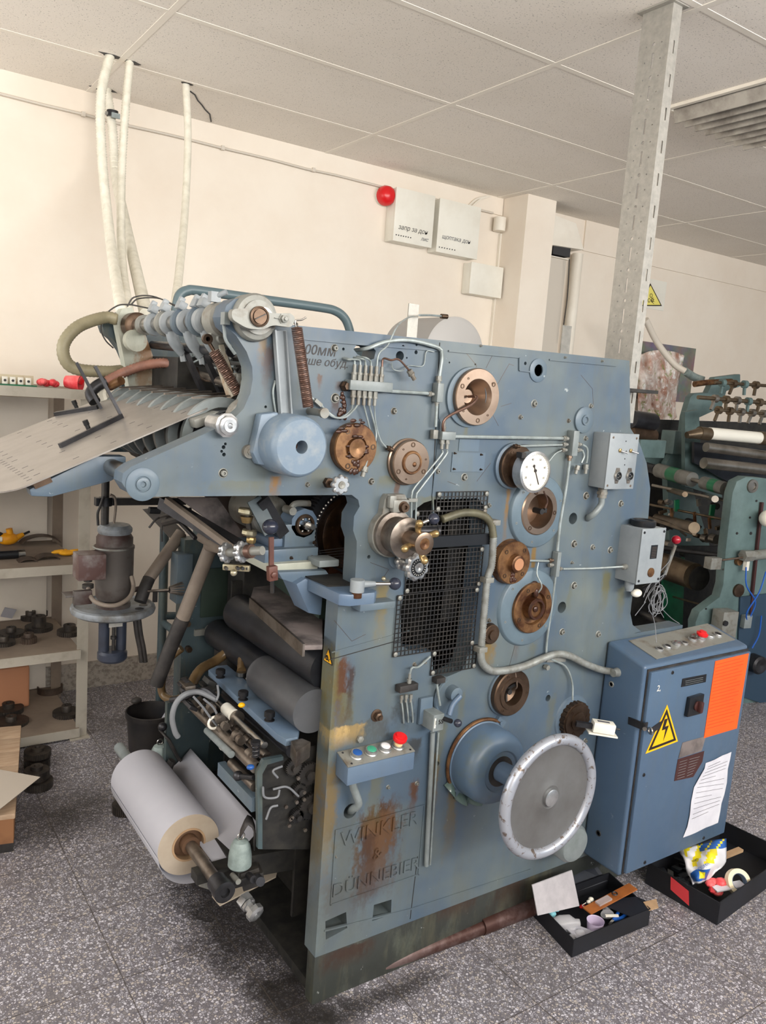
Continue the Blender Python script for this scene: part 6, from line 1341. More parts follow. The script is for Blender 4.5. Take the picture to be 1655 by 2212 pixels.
# brackets, clamps and white nuts around the shaft end
p = at(487, 1905, 1.66)
MB().bar(at(485, 1905, 1.68), at(565, 1880, 1.66), .05, .02).bar(at(520, 1900, 1.67), at(560, 1886, 1.66), .03, .05).build('shaft_bracket', 'black_metal', M, bevel=.002)
MB().bb(sx-.03, sx+.12, 1.70, 1.74, sz-.03, sz-.005).build('shaft_bracket', 'grime', M)
MB().bar((sx+.08, 1.66, sz-.02), (sx+.12, 2.3, sz-.04), .04, .04).build('bracket_beam', 'grime', M)
for y_ in (1.75, 2.2): MB().bar((sx+.10, y_, sz-.04), (1.02, y_, .30), .04, .06).build('bracket_beam', 'grime', M)
MB().prism([at(430, 1915, 1.72), at(455, 1893, 1.72), at(475, 1908, 1.72), at(462, 1925, 1.72)], (0, .012, 0)).build('bracket_lug', 'casting', M); MB().box(at(455, 1872, 1.76), (.02, .02, .02)).build('bracket_nut', 'steel', M)
MB().cyl(at(535, 1888, 1.66), at(548, 1900, 1.62), .009).cyl(at(556, 1897, 1.63), at(563, 1905, 1.60), .0115, n=12).build('stud', 'dark_steel', M)
MB().cyl(at(502, 1890, 1.68), at(515, 1905, 1.64), .007).build('stud', 'casting', M)
c0, c1 = at(525, 1940, 1.62), at(548, 1968, 1.58); d_ = (c1-c0).normalized()
MB().cyl(c0, c0+d_*.018, .020, n=6).build('white_hex_nut', 'aluminium', M); MB().lathe(c0+d_*.02, d_, [(.018, 0), (.018, .006), (.014, .008), (.014, .02), (.022, .021), (.022, .034), (.016, .038), (.011, .038), (.010, .03), (0, .03)], 8).build('adjusting_knob', 'aluminium', M)
# hanging weights
def weight(u, v, Y, lab, sc=1.0):
    p = at(u, v, Y); t = thing('counterweight', (p.x, Y, p.z-.035*sc), lab, 'weight', None)
    MB().lathe((p.x, Y, p.z-.035*sc), ZD, [(.026*sc, 0), (.029*sc, .004), (.028*sc, .03*sc), (.024*sc, .055*sc), (.018*sc, .066*sc), (.006, .07*sc), (0, .07*sc)], 32).build('body', 'weight_paint', t)
    MB().torus((p.x, Y, p.z+.043*sc), (0, 1, 0), .009, .0022, 16, 6).build('hook', 'steel', t); return p
p = weight(519, 1842, 1.66, 'grey-green hanging weight in front of the white nuts, tied to a dark cloth strap', 1.0)
g = MB(); prev = None
for (u, v, w_) in ((517, 1808, .004), (519, 1800, .01), (528, 1782, .014), (535, 1772, .016), (546, 1778, .018), (552, 1795, .016), (550, 1830, .014)):
    q = at(u, v, 1.645); row = [g.bm.verts.new(q+V((-w_*.4, -w_, 0))), g.bm.verts.new(q+V((w_*.4, w_, w_*.3)))]
    if prev: g.bm.faces.new((prev[0], prev[1], row[1], row[0]))
    prev = row
o = g.build('cloth_strap', 'rubber', None, ang=180); md = o.modifiers.new('s', 'SOLIDIFY'); md.thickness = .003; tag(o, 'dark cloth strap draped over the bar, holding the front hanging weight', 'strap')
weight(345, 1632, 2.34, 'grey hanging weight in front of the black bucket', 1.05)
o = MB().tube([at(348, 1600, 2.32), at(352, 1578, 2.32), at(365, 1600, 2.32), at(395, 1650, 2.30), at(425, 1700, 2.28)], .0035, 6, 6).build('black_belt', 'rubber'); 
for vv in o.data.vertices: pass
bpy.data.objects.remove(o)
g = MB(); prev = None
for (u, v) in ((352, 1582), (362, 1590), (380, 1625), (400, 1662), (420, 1695), (440, 1706)):
    q = at(u, v, 2.26); row = [g.bm.verts.new(q+V((0, -.03, -.0))), g.bm.verts.new(q+V((0, .03, .0)))]
    if prev: g.bm.faces.new((prev[0], prev[1], row[1], row[0]))
    prev = row
o = g.build('black_belt', 'rubber', None, ang=180); md = o.modifiers.new('s', 'SOLIDIFY'); md.thickness = .006; tag(o, 'black belt hanging between the bucket and the feed rollers, behind the paper roll', 'belt')
MB().sph(at(351, 1570, 2.28), .014).build('ball_knob', 'dark_steel', M)
# cardboard strip under the roll
P_ = [atZ(458, 1938, .02), atZ(596, 1882, .02), atZ(598, 1893, .02), atZ(560, 1930, .02), atZ(475, 1958, .02)]
a = atZ(455, 1940, .16); zc = .2
P_ = [atZ(458, 1938, zc), atZ(600, 1880, zc), atZ(596, 1896, zc), atZ(475, 1958, zc)]
tag(MB().prism(P_, (0, 0, .004)).build('cardboard_strip', 'paper_end'), 'tan strip of card sticking out under the end of the unwind shaft', 'card')
# ================================================================== electrical cabinet
cY0, cX0, cX1 = 1.39, 1.929, 2.452
zF = .818; zBk = .852; zB = .155
t = thing('electrical_cabinet', (2.19, 1.5, zB), 'blue electrical cabinet with yellow lightning triangle, orange sheet and buttons on its sloping top', 'cabinet')
CB = FY+.0
pf = [(cY0, zB), (CB-.002, zB), (CB-.002, zBk), (cY0+.02, zF+.004), (cY0, zF-.012)]
pf = [(cY0+.014, zB), (CB-.003, zB), (CB-.003, zBk), (cY0+.014, zF)]
MB().prism([(cX0, y, z) for y, z in pf], (cX1-cX0, 0, 0)).build('body', 'cabinet_paint', t, bevel=.010, seg=3)
dr = MB().bb(cX0+.016, cX1-.004, cY0, cY0+.013, zB+.012, zF-.016).build('door', 'cabinet_paint', t, bevel=.004, seg=2)
MB().bb(cX0+.012, cX1-.003, cY0+.010, cY0+.0145, zB+.008, zF-.010).build('door_gasket', 'rubber', t)
def dp(u, v, d=0): p = at(u, v, cY0); return V((p.x, cY0-d, p.z))
o, cn = tri('lightning_warning_sign', dp(1441, 1522, .0006), dp(1394, 1628, .0006), dp(1464, 1601, .0006), NEG, 'warn_yellow', 'black_ink', dr, .86)
o.name = 'lightning_warning_sign'
A, B_, D_ = dp(1441, 1522, .0022), dp(1394, 1628, .0022), dp(1464, 1601, .0022); cn = (A+B_+D_)/3
MB().prism([cn+(q-cn)*.66 for q in (A, B_, D_)], NEG*.0006).build('yellow_centre', 'warn_yellow', o)
MB().prism([dp(*q, .0032) for q in ((1434, 1553), (1428, 1577), (1436, 1574), (1431, 1600), (1443, 1566), (1435, 1569), (1441, 1551))], NEG*.0005).build('lightning_bolt', 'black_ink', o)
MB().prism([dp(*q, .0006) for q in ((1545, 1428), (1617, 1411), (1591, 1573), (1520, 1594))], NEG*.0012).build('orange_notice', 'orange_sheet', t)
g = MB()
for i in range(20):
    f_ = i/20; a = dp(1543-21*f_+3, 1436+145*f_, .0019); b = dp(1615-24*f_-5, 1419+145*f_, .0019); b = a.lerp(b, .95 if i % 3 else .8); g.bar(a, b, .0014, .0005, NEG)
g.build('written_lines', 'orange_ink', t)
# white notice: slightly crumpled
g = MB(); rows = []
L_ = [(1524, 1648), (1520, 1660), (1508, 1680), (1498, 1700), (1492, 1730), (1488, 1760), (1483, 1785), (1475, 1809)]; R_l = [(1578, 1623), (1576, 1640), (1571, 1660), (1568, 1690), (1563, 1715), (1558, 1735), (1554, 1752), (1549, 1776)]
for j in range(8):
    row = []
    for i in range(7): f_ = i/6; p = dp(L_[j][0]+(R_l[j][0]-L_[j][0])*f_, L_[j][1]+(R_l[j][1]-L_[j][1])*f_, .0012+.003*abs(math.sin(f_*5+j*.9))); row.append(g.bm.verts.new(p))
    rows.append(row)
for j in range(7):
    for i in range(6): g.bm.faces.new((rows[j][i], rows[j][i+1], rows[j+1][i+1], rows[j+1][i]))
wn = g.build('white_notice', 'notice_paper', t, ang=180)
g = MB()
for k_ in range(13):
    f_ = .1+.72*k_/13; j = int(f_*7); a = V(L_[j]).lerp(V(L_[min(7, j+1)]), f_*7-j) if False else None
    l0 = [L_[j][n_]+(L_[j+1][n_]-L_[j][n_])*(f_*7-j) for n_ in (0, 1)]; r0 = [R_l[j][n_]+(R_l[j+1][n_]-R_l[j][n_])*(f_*7-j) for n_ in (0, 1)]
    a = dp(l0[0]+6, l0[1]-1, .0048); b = dp(r0[0]-6, r0[1]+1, .0048); g.bar(a, a.lerp(b, .98 if k_ % 4 else .6), .0009, .0003, NEG)
g.build('printed_lines', 'ink_line', wn)
MB().prism([dp(1474, 1466, .0005), dp(1526, 1456, .0005), dp(1524, 1473, .0005), dp(1471, 1484, .0005)], NEG*.001).build('black_label', 'black_plastic', dr)
g = MB()
for i in range(3): g.bar(dp(1480, 1471+i*4, .0017), dp(1518, 1463+i*4, .0017), .0008, .0003, NEG)
g.build('label_lines', 'pipe_grey', dr)
sw = MB().prism([dp(1484, 1505, .0), dp(1514, 1496, .0), dp(1508, 1538, .0), dp(1477, 1546, .0)], NEG*.014).build('main_switch', 'black_plastic', t, bevel=.002)
p = dp(1497, 1521, .014); MB().lathe(p, NEG, [(.016, 0), (.015, .006), (0, .006)], 28).bar(p+V((.0, -.012, -.017)), p+V((.002, -.012, .017)), .012, .016, NEG).build('switch_knob', 'brown_label', sw, bevel=.003)
MB().prism([dp(1474, 1604, .0005), dp(1520, 1591, .0005), dp(1524, 1593, .0005), dp(1515, 1622, .0005), dp(1465, 1638, .0005)], NEG*.0008).build('grey_data_plate', 'tray_dust', dr)
dpp = MB().prism([dp(1464, 1640, .0005), dp(1521, 1622, .0005), dp(1517, 1645, .0005), dp(1497, 1678, .0005), dp(1456, 1687, .0005)], NEG*.0008).build('dark_data_plate', 'brown_label', dr)
g = MB()
for i in range(7): g.bar(dp(1468-i, 1646+i*6, .0015), dp(1484-i, 1641+i*6, .0015), .0009, .0003, NEG); g.bar(dp(1489-i, 1640+i*6, .0015), dp(1511-i*2.5, 1634+i*6, .0015), .0009, .0003, NEG)
g.build('plate_lines', 'pipe_grey', dpp)
text('2,', dp(1423, 1487, .0008), XD, ZD, .026, 'panel_white', dr, 'chalk_mark', .0003, .1)
MB().bar(dp(1405, 1580, .0), dp(1430, 1562, .0)+V((0, 0, 0)), .004, .02).build('hasp', 'dark_steel', dr)
px = V((cX0, yof(1358, 1555, cX0), 0)); p = atX(1358, 1556, cX0-.0005); q = atX(1392, 1570, cX0-.004)
hs = MB().bar(p, q, .004, .022).bar(q, V((cX0+.014, cY0-.008, q.z-.002)), .004, .022).build('padlock_hasp', 'dark_steel', t)
MB().lathe(q+V((-.002, -.004, -.004)), (-1, -.4, 0), [(.006, 0), (.006, .003), (0, .003)], 14).build('hasp_rivet', 'steel', hs)
MB().torus(dp(1398, 1575, .012), (1, -.3, 0), .009, .003, 18, 6).build('hasp_ring', 'steel', hs)
for u, v in ((1453, 1453), (1391, 1674), (1393, 1863), (1520, 1810)): MB().lathe(dp(u, v), NEG, [(.006, 0), (.005, .002), (.003, .002), (.002, 0), (0, 0)], 16).build('door_screw', 'dark_steel', dr)
for (u, v) in ((1321, 1478), (1293, 1800)):
    p = atX(u, v, cX0); MB().lathe((cX0+.0005, p.y, p.z), (-1, 0, 0), [(.010, 0), (.009, .002), (.006, .0025), (.006, .0005), (0, .0005)], 20).build('side_bolt' if v < 1600 else 'side_hole', 'casting' if v < 1600 else 'black_metal', t)
p = atX(1334, 1452, cX0); MB().lathe((cX0, p.y, p.z), (-1, 0, 0), [(.014, 0), (.014, .004), (.012, .012), (.012, .02), (0, .02)], 20).build('conduit_gland', 'conduit_grey', t)
# sloping button panel
n_top = V((0, -(zBk-zF), CB-.003-cY0-.014)).normalized(); P0 = V((cX0, cY0+.014, zF))
def tpn(u, v, h=0): return atP(u, v, P0, n_top)+n_top*h
pan = MB().prism([tpn(1358, 1385, .0005), tpn(1528, 1348, .0005), tpn(1588, 1383, .0005), tpn(1418, 1425, .0005)], n_top*.002).build('button_plate', 'casting', t)
def but(u, v, nm, m, r_=.0105, h=.010, ringm='aluminium'):
    p = tpn(u, v, .0025); o = MB().lathe(p, n_top, [(r_*1.35, 0), (r_*1.3, .003), (r_*1.05, .005), (r_*1.02, h), (r_*.9, h)], 28).build('button_ring', ringm, pan); MB().lathe(p+n_top*(h-.003), n_top, [(r_*.9, 0), (r_*.88, .003), (0, .003)], 24).build(nm, m, o); return p
but(1424, 1404, 'black_button', 'dark_steel', .010, .005); but(1441, 1399, 'black_button', 'dark_steel', .010, .006); but(1461, 1393, 'red_button', 'pink_red', .0105, .009); but(1478, 1391, 'black_button', 'rubber', .0095, .005)
p = but(1495, 1383, 'selector_base', 'steel', .011, .007); MB().bar(p+V((-.012, 0, .014))+n_top*.0, p+V((.012, .004, .014)), .007, .01).build('selector_bar', 'steel', pan)
p = but(1513, 1381, 'yellow_collar', 'cream_plastic', .0115, .012); MB().lathe(p+n_top*.010, n_top, [(.013, 0), (.018, .004), (.0185, .010), (.012, .013), (.011, .017), (0, .0175)], 32).build('emergency_stop', 'red_plastic', pan)
but(1533, 1376, 'grey_button', 'casting', .0115, .006); but(1550, 1373, 'grey_button', 'dark_steel', .0115, .006)
# ================================================================== tangled cord on the lever
rr = random.Random(77); cc = at(1412, 1292, 1.50); g = MB()
for k_ in range(9):
    R1, R2_ = rr.uniform(.014, .03), rr.uniform(.025, .045); ph = rr.uniform(0, 6); cx_ = cc+V((rr.uniform(-.012, .012), rr.uniform(-.02, .02), rr.uniform(-.012, .012))); tl = rr.uniform(-.5, .5)
    g.tube([cx_+V((R1*math.cos(ph+i*.75)+tl*R2_*.3*math.sin(ph+i*.75), rr.uniform(-.008, .008), R2_*math.sin(ph+i*.75))) for i in range(9)], .0013, 5, 5)
for (du, dv, eu, ev) in ((1405, 1240, 1450, 1200), (1400, 1262, 1438, 1232), (1398, 1250, 1442, 1225)): g.tube([at(du-8, dv+40, 1.5), at(du+6, dv+12, 1.5), at(eu-6, ev+15, 1.52), at(eu, ev, 1.525)], .0013, 5, 5)
g.tube([at(1410, 1330, 1.5), at(1415, 1350, 1.5), P3(at(1418, 1388, 1.48))], .0012, 5, 4).tube([at(1425, 1310, 1.5), at(1450, 1335, 1.52), at(1468, 1347, 1.53)], .0012, 5, 4).tube([at(1395, 1300, 1.5), at(1372, 1330, 1.5)], .0012, 5, 1).tube([at(1425, 1318, 1.5), at(1434, 1334, 1.5)], .0012, 5, 1)
tag(g.build('tangled_cord', 'cable_grey'), 'tangle of thin grey cord hanging from the red-knobbed lever above the cabinet', 'cord')
# ================================================================== ink pump hanging from a pole
PX, PYY = .690, 2.40
def pz(v, u=245): return at(u, v, PYY).z
t = thing('ink_pump', (PX, PYY, pz(1425)), 'dusty ink pump with a dark motor and a round plate, hanging from a clamped pole', 'pump')
xm_ = at(243, 1200, PYY).x
def lz(name, m, prof, par=t, x=None, n=36): return MB().lathe((x or at(245, 1300, PYY).x, PYY, 0), ZD, [(r_, pz(v)) for r_, v in prof], n).build(name, m, par)
mo = lz('motor_body', 'motor_grey', [(.0, 1292), (.048, 1292), (.052, 1285), (.053, 1270), (.056, 1240), (.056, 1186), (.058, 1183), (.058, 1178), (.053, 1176), (.053, 1160), (.046, 1152), (0, 1152)])
lz('motor_cap', 'pump_plate', [(.0, 1152), (.044, 1154), (.050, 1147), (.050, 1140), (.042, 1133), (.02, 1130), (0, 1130)], mo)
MB().torus((at(245, 1200, PYY).x, PYY, pz(1181)), ZD, .0565, .003, 36, 6).build('motor_band', 'casting', mo)
a, b = at(157, 1190, PYY), at(215, 1240, PYY); bx_ = MB().bb(a.x, b.x, PYY-.07, PYY+.0, b.z, a.z).build('terminal_box', 'motor_red', t, bevel=.003)
MB().cyl(at(190, 1242, PYY-.04), at(190, 1256, PYY-.04), .012).cyl(at(190, 1262, PYY-.04), at(190, 1270, PYY-.04), .016).build('cable_gland', 'black_metal', bx_)
MB().tube([at(190, 1270, 2.35), at(200, 1295, 2.30), at(225, 1307, 2.28), at(255, 1306, 2.28), at(280, 1290, 2.30), at(288, 1268, 2.33), at(284, 1245, 2.35)], .0065, 10, 8).build('motor_cable', 'hose_beige', t)
pl_ = lz('round_plate', 'pump_plate', [(0, 1323), (.112, 1323), (.121, 1319), (.124, 1313), (.121, 1307), (.113, 1305), (.110, 1309), (0, 1309)], t, None, 64)
for (dx, dy) in ((.085, .0), (.062, -.035)): MB().cyl((at(245, 1300, PYY).x+dx, PYY+dy-.02, pz(1309)), (at(245, 1300, PYY).x+dx, PYY+dy-.02, pz(1309)+.001), .013).build('plate_hole', 'dark_slot', pl_)
mx_ = at(245, 1300, PYY).x
for i in range(4): th = i*PI/2+.5; MB().cyl((mx_+.035*math.cos(th), PYY+.035*math.sin(th), pz(1309)), (mx_+.035*math.cos(th), PYY+.035*math.sin(th), pz(1290)), .006).build('spacer', 'black_metal', t)
MB().cyl((mx_, PYY, pz(1309)), (mx_, PYY, pz(1300)), .05).build('motor_flange', 'motor_grey', t)
MB().box(at(165, 1283, 2.34), (.07, .05, .006)).box(at(178, 1290, 2.32), (.05, .02, .04)).build('bracket_plate', 'motor_grey', t, bevel=.002)
MB().cyl(at(285, 1275, PYY), at(322, 1267, PYY), .008).build('side_handle', 'motor_grey', t)
for (u0, v0) in ((225, 1350), (262, 1350)): x = at(u0, v0, PYY).x; MB().lathe((x, PYY, 0), ZD, [(.0, pz(1412)), (.016, pz(1412)), (.016, pz(1318)), (0, pz(1318))], 20).build('pump_leg', 'pump_blue', t)
MB().cyl((mx_, PYY-.01, pz(1402)), (mx_, PYY-.01, pz(1322)), .005).cyl((mx_, PYY-.01, pz(1378)), (mx_, PYY-.01, pz(1372)), .009).build('pump_spindle', 'black_metal', t)
MB().lathe((mx_, PYY, 0), ZD, [(0, pz(1425)), (.038, pz(1425)), (.044, pz(1420)), (.044, pz(1408)), (.038, pz(1403)), (0, pz(1402))], 36).build('pump_foot', 'pump_blue', t)
MB().box(at(250, 1350, PYY-.03), (.04, .003, .012)).build('small_tag', 'galvanised', t)
for dv in (0, 8): MB().tube([at(292+dv, 1338, PYY), at(296+dv, 1370, PYY), at(302+dv, 1400, PYY), at(306+dv, 1430, PYY)], .0075, 10, 5).build('outlet_hose', 'rubber', t)
MB().cyl((at(227, 1100, PYY).x, PYY, pz(1036, 227)), (at(227, 1100, PYY).x, PYY, pz(1135, 227)), .0115, n=20).build('hanging_pole', 'black_metal', t)
p = at(228, 1083, PYY); MB().cyl(p-ZD*.013, p+ZD*.013, .019, n=24).box(p-V((.02, .0, 0)), (.02, .024, .024)).build('pole_clamp', 'dark_steel', t)
MB().bar(p, at(400, 1082, PYY), .02, .022).build('support_bar', 'black_metal', t)
for pts in (((212, 1135), (211, 1110), (216, 1095), (224, 1072)), ((246, 1130), (250, 1095), (248, 1075), (238, 1068))): MB().tube([at(u, v, PYY-.02) for u, v in pts], .004, 8, 6).build('motor_wire', 'hose_beige' if pts[0][0] > 230 else 'rubber', t)
MB().cyl(at(316, 1277, 2.38), at(400, 1277, 2.38), .003).box(at(335, 1288, 2.38), (.012, .012, .035)).build('side_rod', 'black_metal', M)
# ================================================================== bucket
c = atZ(328, 1692, 0); by = at(330, 1548, 2.78)
bcx, bcy = 1.035, 3.03; 
t = thing('ink_bucket', (bcx, bcy, 0), 'black dirty bucket with a scrap of paper inside, on the floor behind the hanging weight', 'bucket')
MB().lathe((bcx, bcy, 0), ZD, [(0, .003), (.078, 0), (.092, .19), (.098, .192), (.099, .213), (.094, .215), (.090, .19), (.076, .02), (0, .02)], 44).build('shell', mat('bucket_black', (28, 28, 32), .45, 0, (50, 46, 44), scale=9), t)
MB().cyl((bcx, bcy, .07), (bcx, bcy, .08), .078).build('residue', 'core_brown', t)
MB().sph((bcx-.03, bcy+.09, .225), .018, (1.2, 1, .8)).build('rim_lump', 'rubber', t)
tag(MB().prism([V((bcx+.02, bcy-.03, .16)), V((bcx+.08, bcy-.0, .225)), V((bcx+.075, bcy-.05, .18))], (0, .003, 0)).build('paper_scrap', 'paper'), 'small white paper scrap sticking out of the black bucket', 'paper')
# ================================================================== shelf unit
SX0, SX1, SY0, SY1 = -.35, .868, 3.34, 3.86
lv_ = [.045, .39, .755, 1.115, 1.462]
t = thing('shelf_unit', (.3, 3.6, 0), 'beige metal shelf unit of five shelves against the wall at the left', 'shelf unit')
for (x, y, m) in ((SX1-.02, SY0+.02, 'shelf_paint'), (SX1-.02, SY1-.03, 'shelf_dusty'), (SX0, SY0+.02, 'shelf_paint')):
    MB().bb(x-.0225, x+.0225, y-.003, y+.0, 0, 1.46 if y > 3.5 else 1.44).bb(x+.0195, x+.0225, y, y+.03, 0, 1.44).build('post', m, t)
MB().bb(SX1-.07, SX1+.01, SY0-.01, SY0+.04, 0, .006).build('foot_plate', 'shelf_paint', t)
for i, z in enumerate(lv_):
    xe = SX1-.03
    s_ = MB().bb(SX0, xe, SY0+.003, SY1, z-.004, z).build('shelf_board', 'shelf_dusty', t)
    MB().bb(SX0, xe, SY0-.001, SY0+.003, z-.036, z+.002).build('shelf_edge', 'shelf_paint', s_)
    if i < 4: MB().bb(SX0, SX1-.06, SY1-.006, SY1-.002, z+.005, lv_[i+1]-.06).build('back_panel', 'shelf_back', t)
def gear_thing(u, v, z, R, h, hr, hh, lab, m='gear_dark', teeth=36, kind='gear'):
    p = atZ(u, v, z); t_ = thing(kind, (p.x, p.y, z), lab, 'gear', None)
    MB().gear((p.x, p.y, z), ZD, R, h, teeth, .003).build('gear_rim', m, t_)
    MB().lathe((p.x, p.y, z+h-.001), ZD, [(hr, 0), (hr, hh), (hr*.93, hh+.002), (hr*.45, hh+.002), (hr*.42, hh-.01), (0, hh-.01)], 28).build('gear_hub', m, t_); return t_
z = lv_[1]
G = 'gears on the fourth shelf down'
gear_thing(150, 1370, z, .052, .02, .026, .024, 'dark gear at the right end of the gear shelf, by the post')
gear_thing(84, 1360, z, .058, .018, .03, .045, 'large stepped gear with the tallest hub, on the gear shelf', teeth=48)
gear_thing(62, 1388, z, .032, .024, .02, .018, 'small lighter gear at the front edge of the gear shelf', 'gear_brown', 20)
gear_thing(24, 1372, z, .055, .016, .02, .02, 'flat wide gear below the white paper tag', teeth=44)
gear_thing(8, 1392, z, .045, .016, .02, .02, 'flat gear at the left picture edge on the gear shelf')
gear_thing(66, 1338, z, .042, .02, .022, .02, 'dark gear behind the tall stepped one')
gear_thing(88, 1330, z, .03, .022, .018, .02, 'small dark gear at the back of the gear shelf')
p = atZ(20, 1350, z)+V((0, .02, .05)); tag(MB().box(p, (.05, .004, .055), Matrix.Rotation(.3, 3, 'Y') @ Matrix.Rotation(.5, 3, 'X')).build('paper_tag', 'paper'), 'creased white paper tag among the dark gears', 'paper')
p = atZ(10, 1325, z); MBx = MB(); rr = random.Random(9)
for i in range(10): MBx.sph(p+V((rr.uniform(-.07, .07), rr.uniform(-.02, .06), .03+rr.uniform(-.01, .03))), rr.uniform(.02, .035), (1, 1, .7), 10)
tag(MBx.build('dark_rag', 'gear_brown'), 'dark oily rag heaped behind the gears at the left picture edge', 'rag')
z = lv_[0]
gear_thing(144, 1544, z, .058, .018, .022, .026, 'gear on the bottom shelf, close to the right post')
gear_thing(18, 1538, z, .062, .022, .025, .02, 'gear on the bottom shelf at the left, behind another gear')
gear_thing(24, 1562, z, .070, .012, .022, .02, 'wide thin gear at the front left of the bottom shelf')
p = atZ(108, 1494, z); g = MB(); prev = None
rs = []
for i in range(25):
    th = math.radians(170+i*200/24); c_, s_ = math.cos(th), math.sin(th); rs.append([g.bm.verts.new(p+V((r_*c_, r_*s_, h))) for r_, h in ((.05, 0), (.056, 0), (.056, .03), (.05, .03))])
for i in range(24): g.skin(rs[i], rs[i+1])
g.cap(rs[0]); g.cap(rs[-1], True)
tag(g.build('half_ring', 'gear_brown'), 'rusty half ring standing on the bottom shelf', 'ring')
p = atZ(14, 1470, z); tag(MB().bb(p.x-.12, p.x+.035, 3.66, 3.80, z, z+.19).build('cardboard_box', 'crate_side', bevel=.012, seg=3), 'orange-brown cardboard drum standing on the bottom shelf at the left edge', 'box')
bpy.data.objects['cardboard_box'].data.materials[0] = mat('carton', (188, 132, 98), .7)
# third shelf: box, roll, glove, drill, shells
z = lv_[2]
p = atZ(20, 1158, z); t_ = thing('white_box', (p.x, p.y, z), 'white and blue carton printed QOTT49 above a barcode', 'box')
MB().bb(p.x-.09, p.x+.052, p.y, p.y+.04, z, z+.066).build('carton', 'white_paint', t_, bevel=.002)
MB().bb(p.x-.09, p.x+.0522, p.y-.0006, p.y, z, z+.034).build('blue_band', 'blue_tube', t_); MB().bb(p.x-.02, p.x+.04, p.y-.0012, p.y-.0006, z, z+.045).build('barcode_label', 'panel_white', t_)
text('QOTT49', (p.x+.008, p.y-.0012, z+.053), XD, ZD, .016, 'black_ink', t_, 'printed_code', .0003)
g = MB(); rr = random.Random(2); x = p.x-.015
while x < p.x+.035: w_ = rr.choice((.001, .002, .003)); g.bb(x, x+w_, p.y-.0017, p.y-.0012, z+.005, z+.036); x += w_+rr.choice((.001, .002))
g.build('barcode', 'black_ink', t_)
q = atZ(48, 1160, z); tag(MB().lathe((q.x, q.y+.05, z+.036), V((.3, 1, 0)), [(0, 0), (.036, 0), (.036, .05), (0, .05)], 32).build('white_disc', 'panel_white'), 'round white disc standing behind the printed carton', 'disc')
def glove(nm, P_, lab, m='glove_yellow', s=1.0):
    g = MB(); g.sph(P_+V((0, 0, .012)), .024*s, (1.5, 1.1, .5), 16)
    for (dx, dy, ex, ey, r_) in ((-.03, .0, -.06, .01, .009), (-.02, .015, -.045, .035, .008), (.0, .02, .0, .05, .008), (.03, .01, .085, .045, .007), (.02, -.005, .045, -.02, .010)): g.tube([P_+V((dx*s*.6, dy*s*.6, .014)), P_+V((dx*s, dy*s, .018)), P_+V((ex*s, ey*s, .012))], r_*s, 8, 5, taper=r_*s*.7)
    return tag(g.build(nm, m), lab, 'glove')
glove('yellow_glove', atZ(145, 1200, z), 'crumpled yellow work glove at the right end of its shelf')
p = atZ(22, 1178, z); t_ = thing('yellow_drill', (p.x, p.y, z), 'yellow and black power tool lying in front of the printed carton', 'power tool')
MB().sph(p+V((-.01, 0, .03)), .03, (1.5, .9, .9), 18).tube([p+V((.02, 0, .03)), p+V((.055, .01, .045))], .016, 12, 1, taper=.009).tube([p+V((0, 0, .05)), p+V((-.005, .0, .075))], .014, 10, 1).build('tool_body', 'yellow', t_)
MB().cyl(p+V((.055, .01, .045)), p+V((.082, .014, .056)), .005).sph(p+V((-.055, 0, .05)), .014, (2, 1, 1)).build('tool_tip', 'black_metal', t_)
MB().cyl(p+V((-.07, -.012, .032)), p+V((-.035, -.014, .032)), .012).build('grey_grip', 'panel_white', t_)
p = atZ(22, 1208, z); t_ = thing('torch', (p.x, p.y, z), 'black torch with a bright chrome end at the front of the shelf', 'torch')
MB().cyl(p+V((-.12, 0, .018)), p+V((.03, .005, .018)), .017, n=24).build('torch_body', 'black_plastic', t_); MB().cyl(p+V((.03, .005, .018)), p+V((.056, .006, .018)), .019, n=24).build('torch_head', 'steel', t_)
for (u, v, r_, lab, sx_) in ((105, 1210, .05, 'curved brown metal shell in front of the yellow glove', 1), (62, 1215, .04, 'smaller brown metal shell beside the torch end', 1), (90, 1178, .09, 'wide dusty brown metal shell lying at the back of its shelf', 1)):
    p = atZ(u, v, z); rs = []; g = MB()
    for i in range(17):
        th = math.radians(20+i*140/16); c_, s_ = math.cos(th), math.sin(th)
        rs.append([g.bm.verts.new(p+V((rr_*c_, yy, rr_*s_*.55-.008))) for rr_, yy in ((r_, 0), (r_, .06), (r_-.006, .06), (r_-.006, 0))])
    for i in range(16): g.skin(rs[i], rs[i+1])
    g.cap(rs[0]); g.cap(rs[-1], True)
    tag(g.build('metal_shell', 'gear_brown'), lab, 'metal shell')
# second shelf
p = atZ(135, 1012, lv_[3]); tag(MB().bb(p.x-.06, p.x+.05, p.y, p.y+.1, lv_[3], lv_[3]+.03).build('blue_box', 'blue_btn', bevel=.003), 'flat blue and white box under the tilted metal table, on the second shelf', 'box')
p = atZ(35, 1018, lv_[3]); tag(MB().bb(p.x-.12, p.x+.07, p.y, p.y+.12, lv_[3], lv_[3]+.012).build('yellow_folder', 'cream_plastic', bevel=.003), 'flat yellowish folder on the second shelf below the tilted table edge', 'folder')
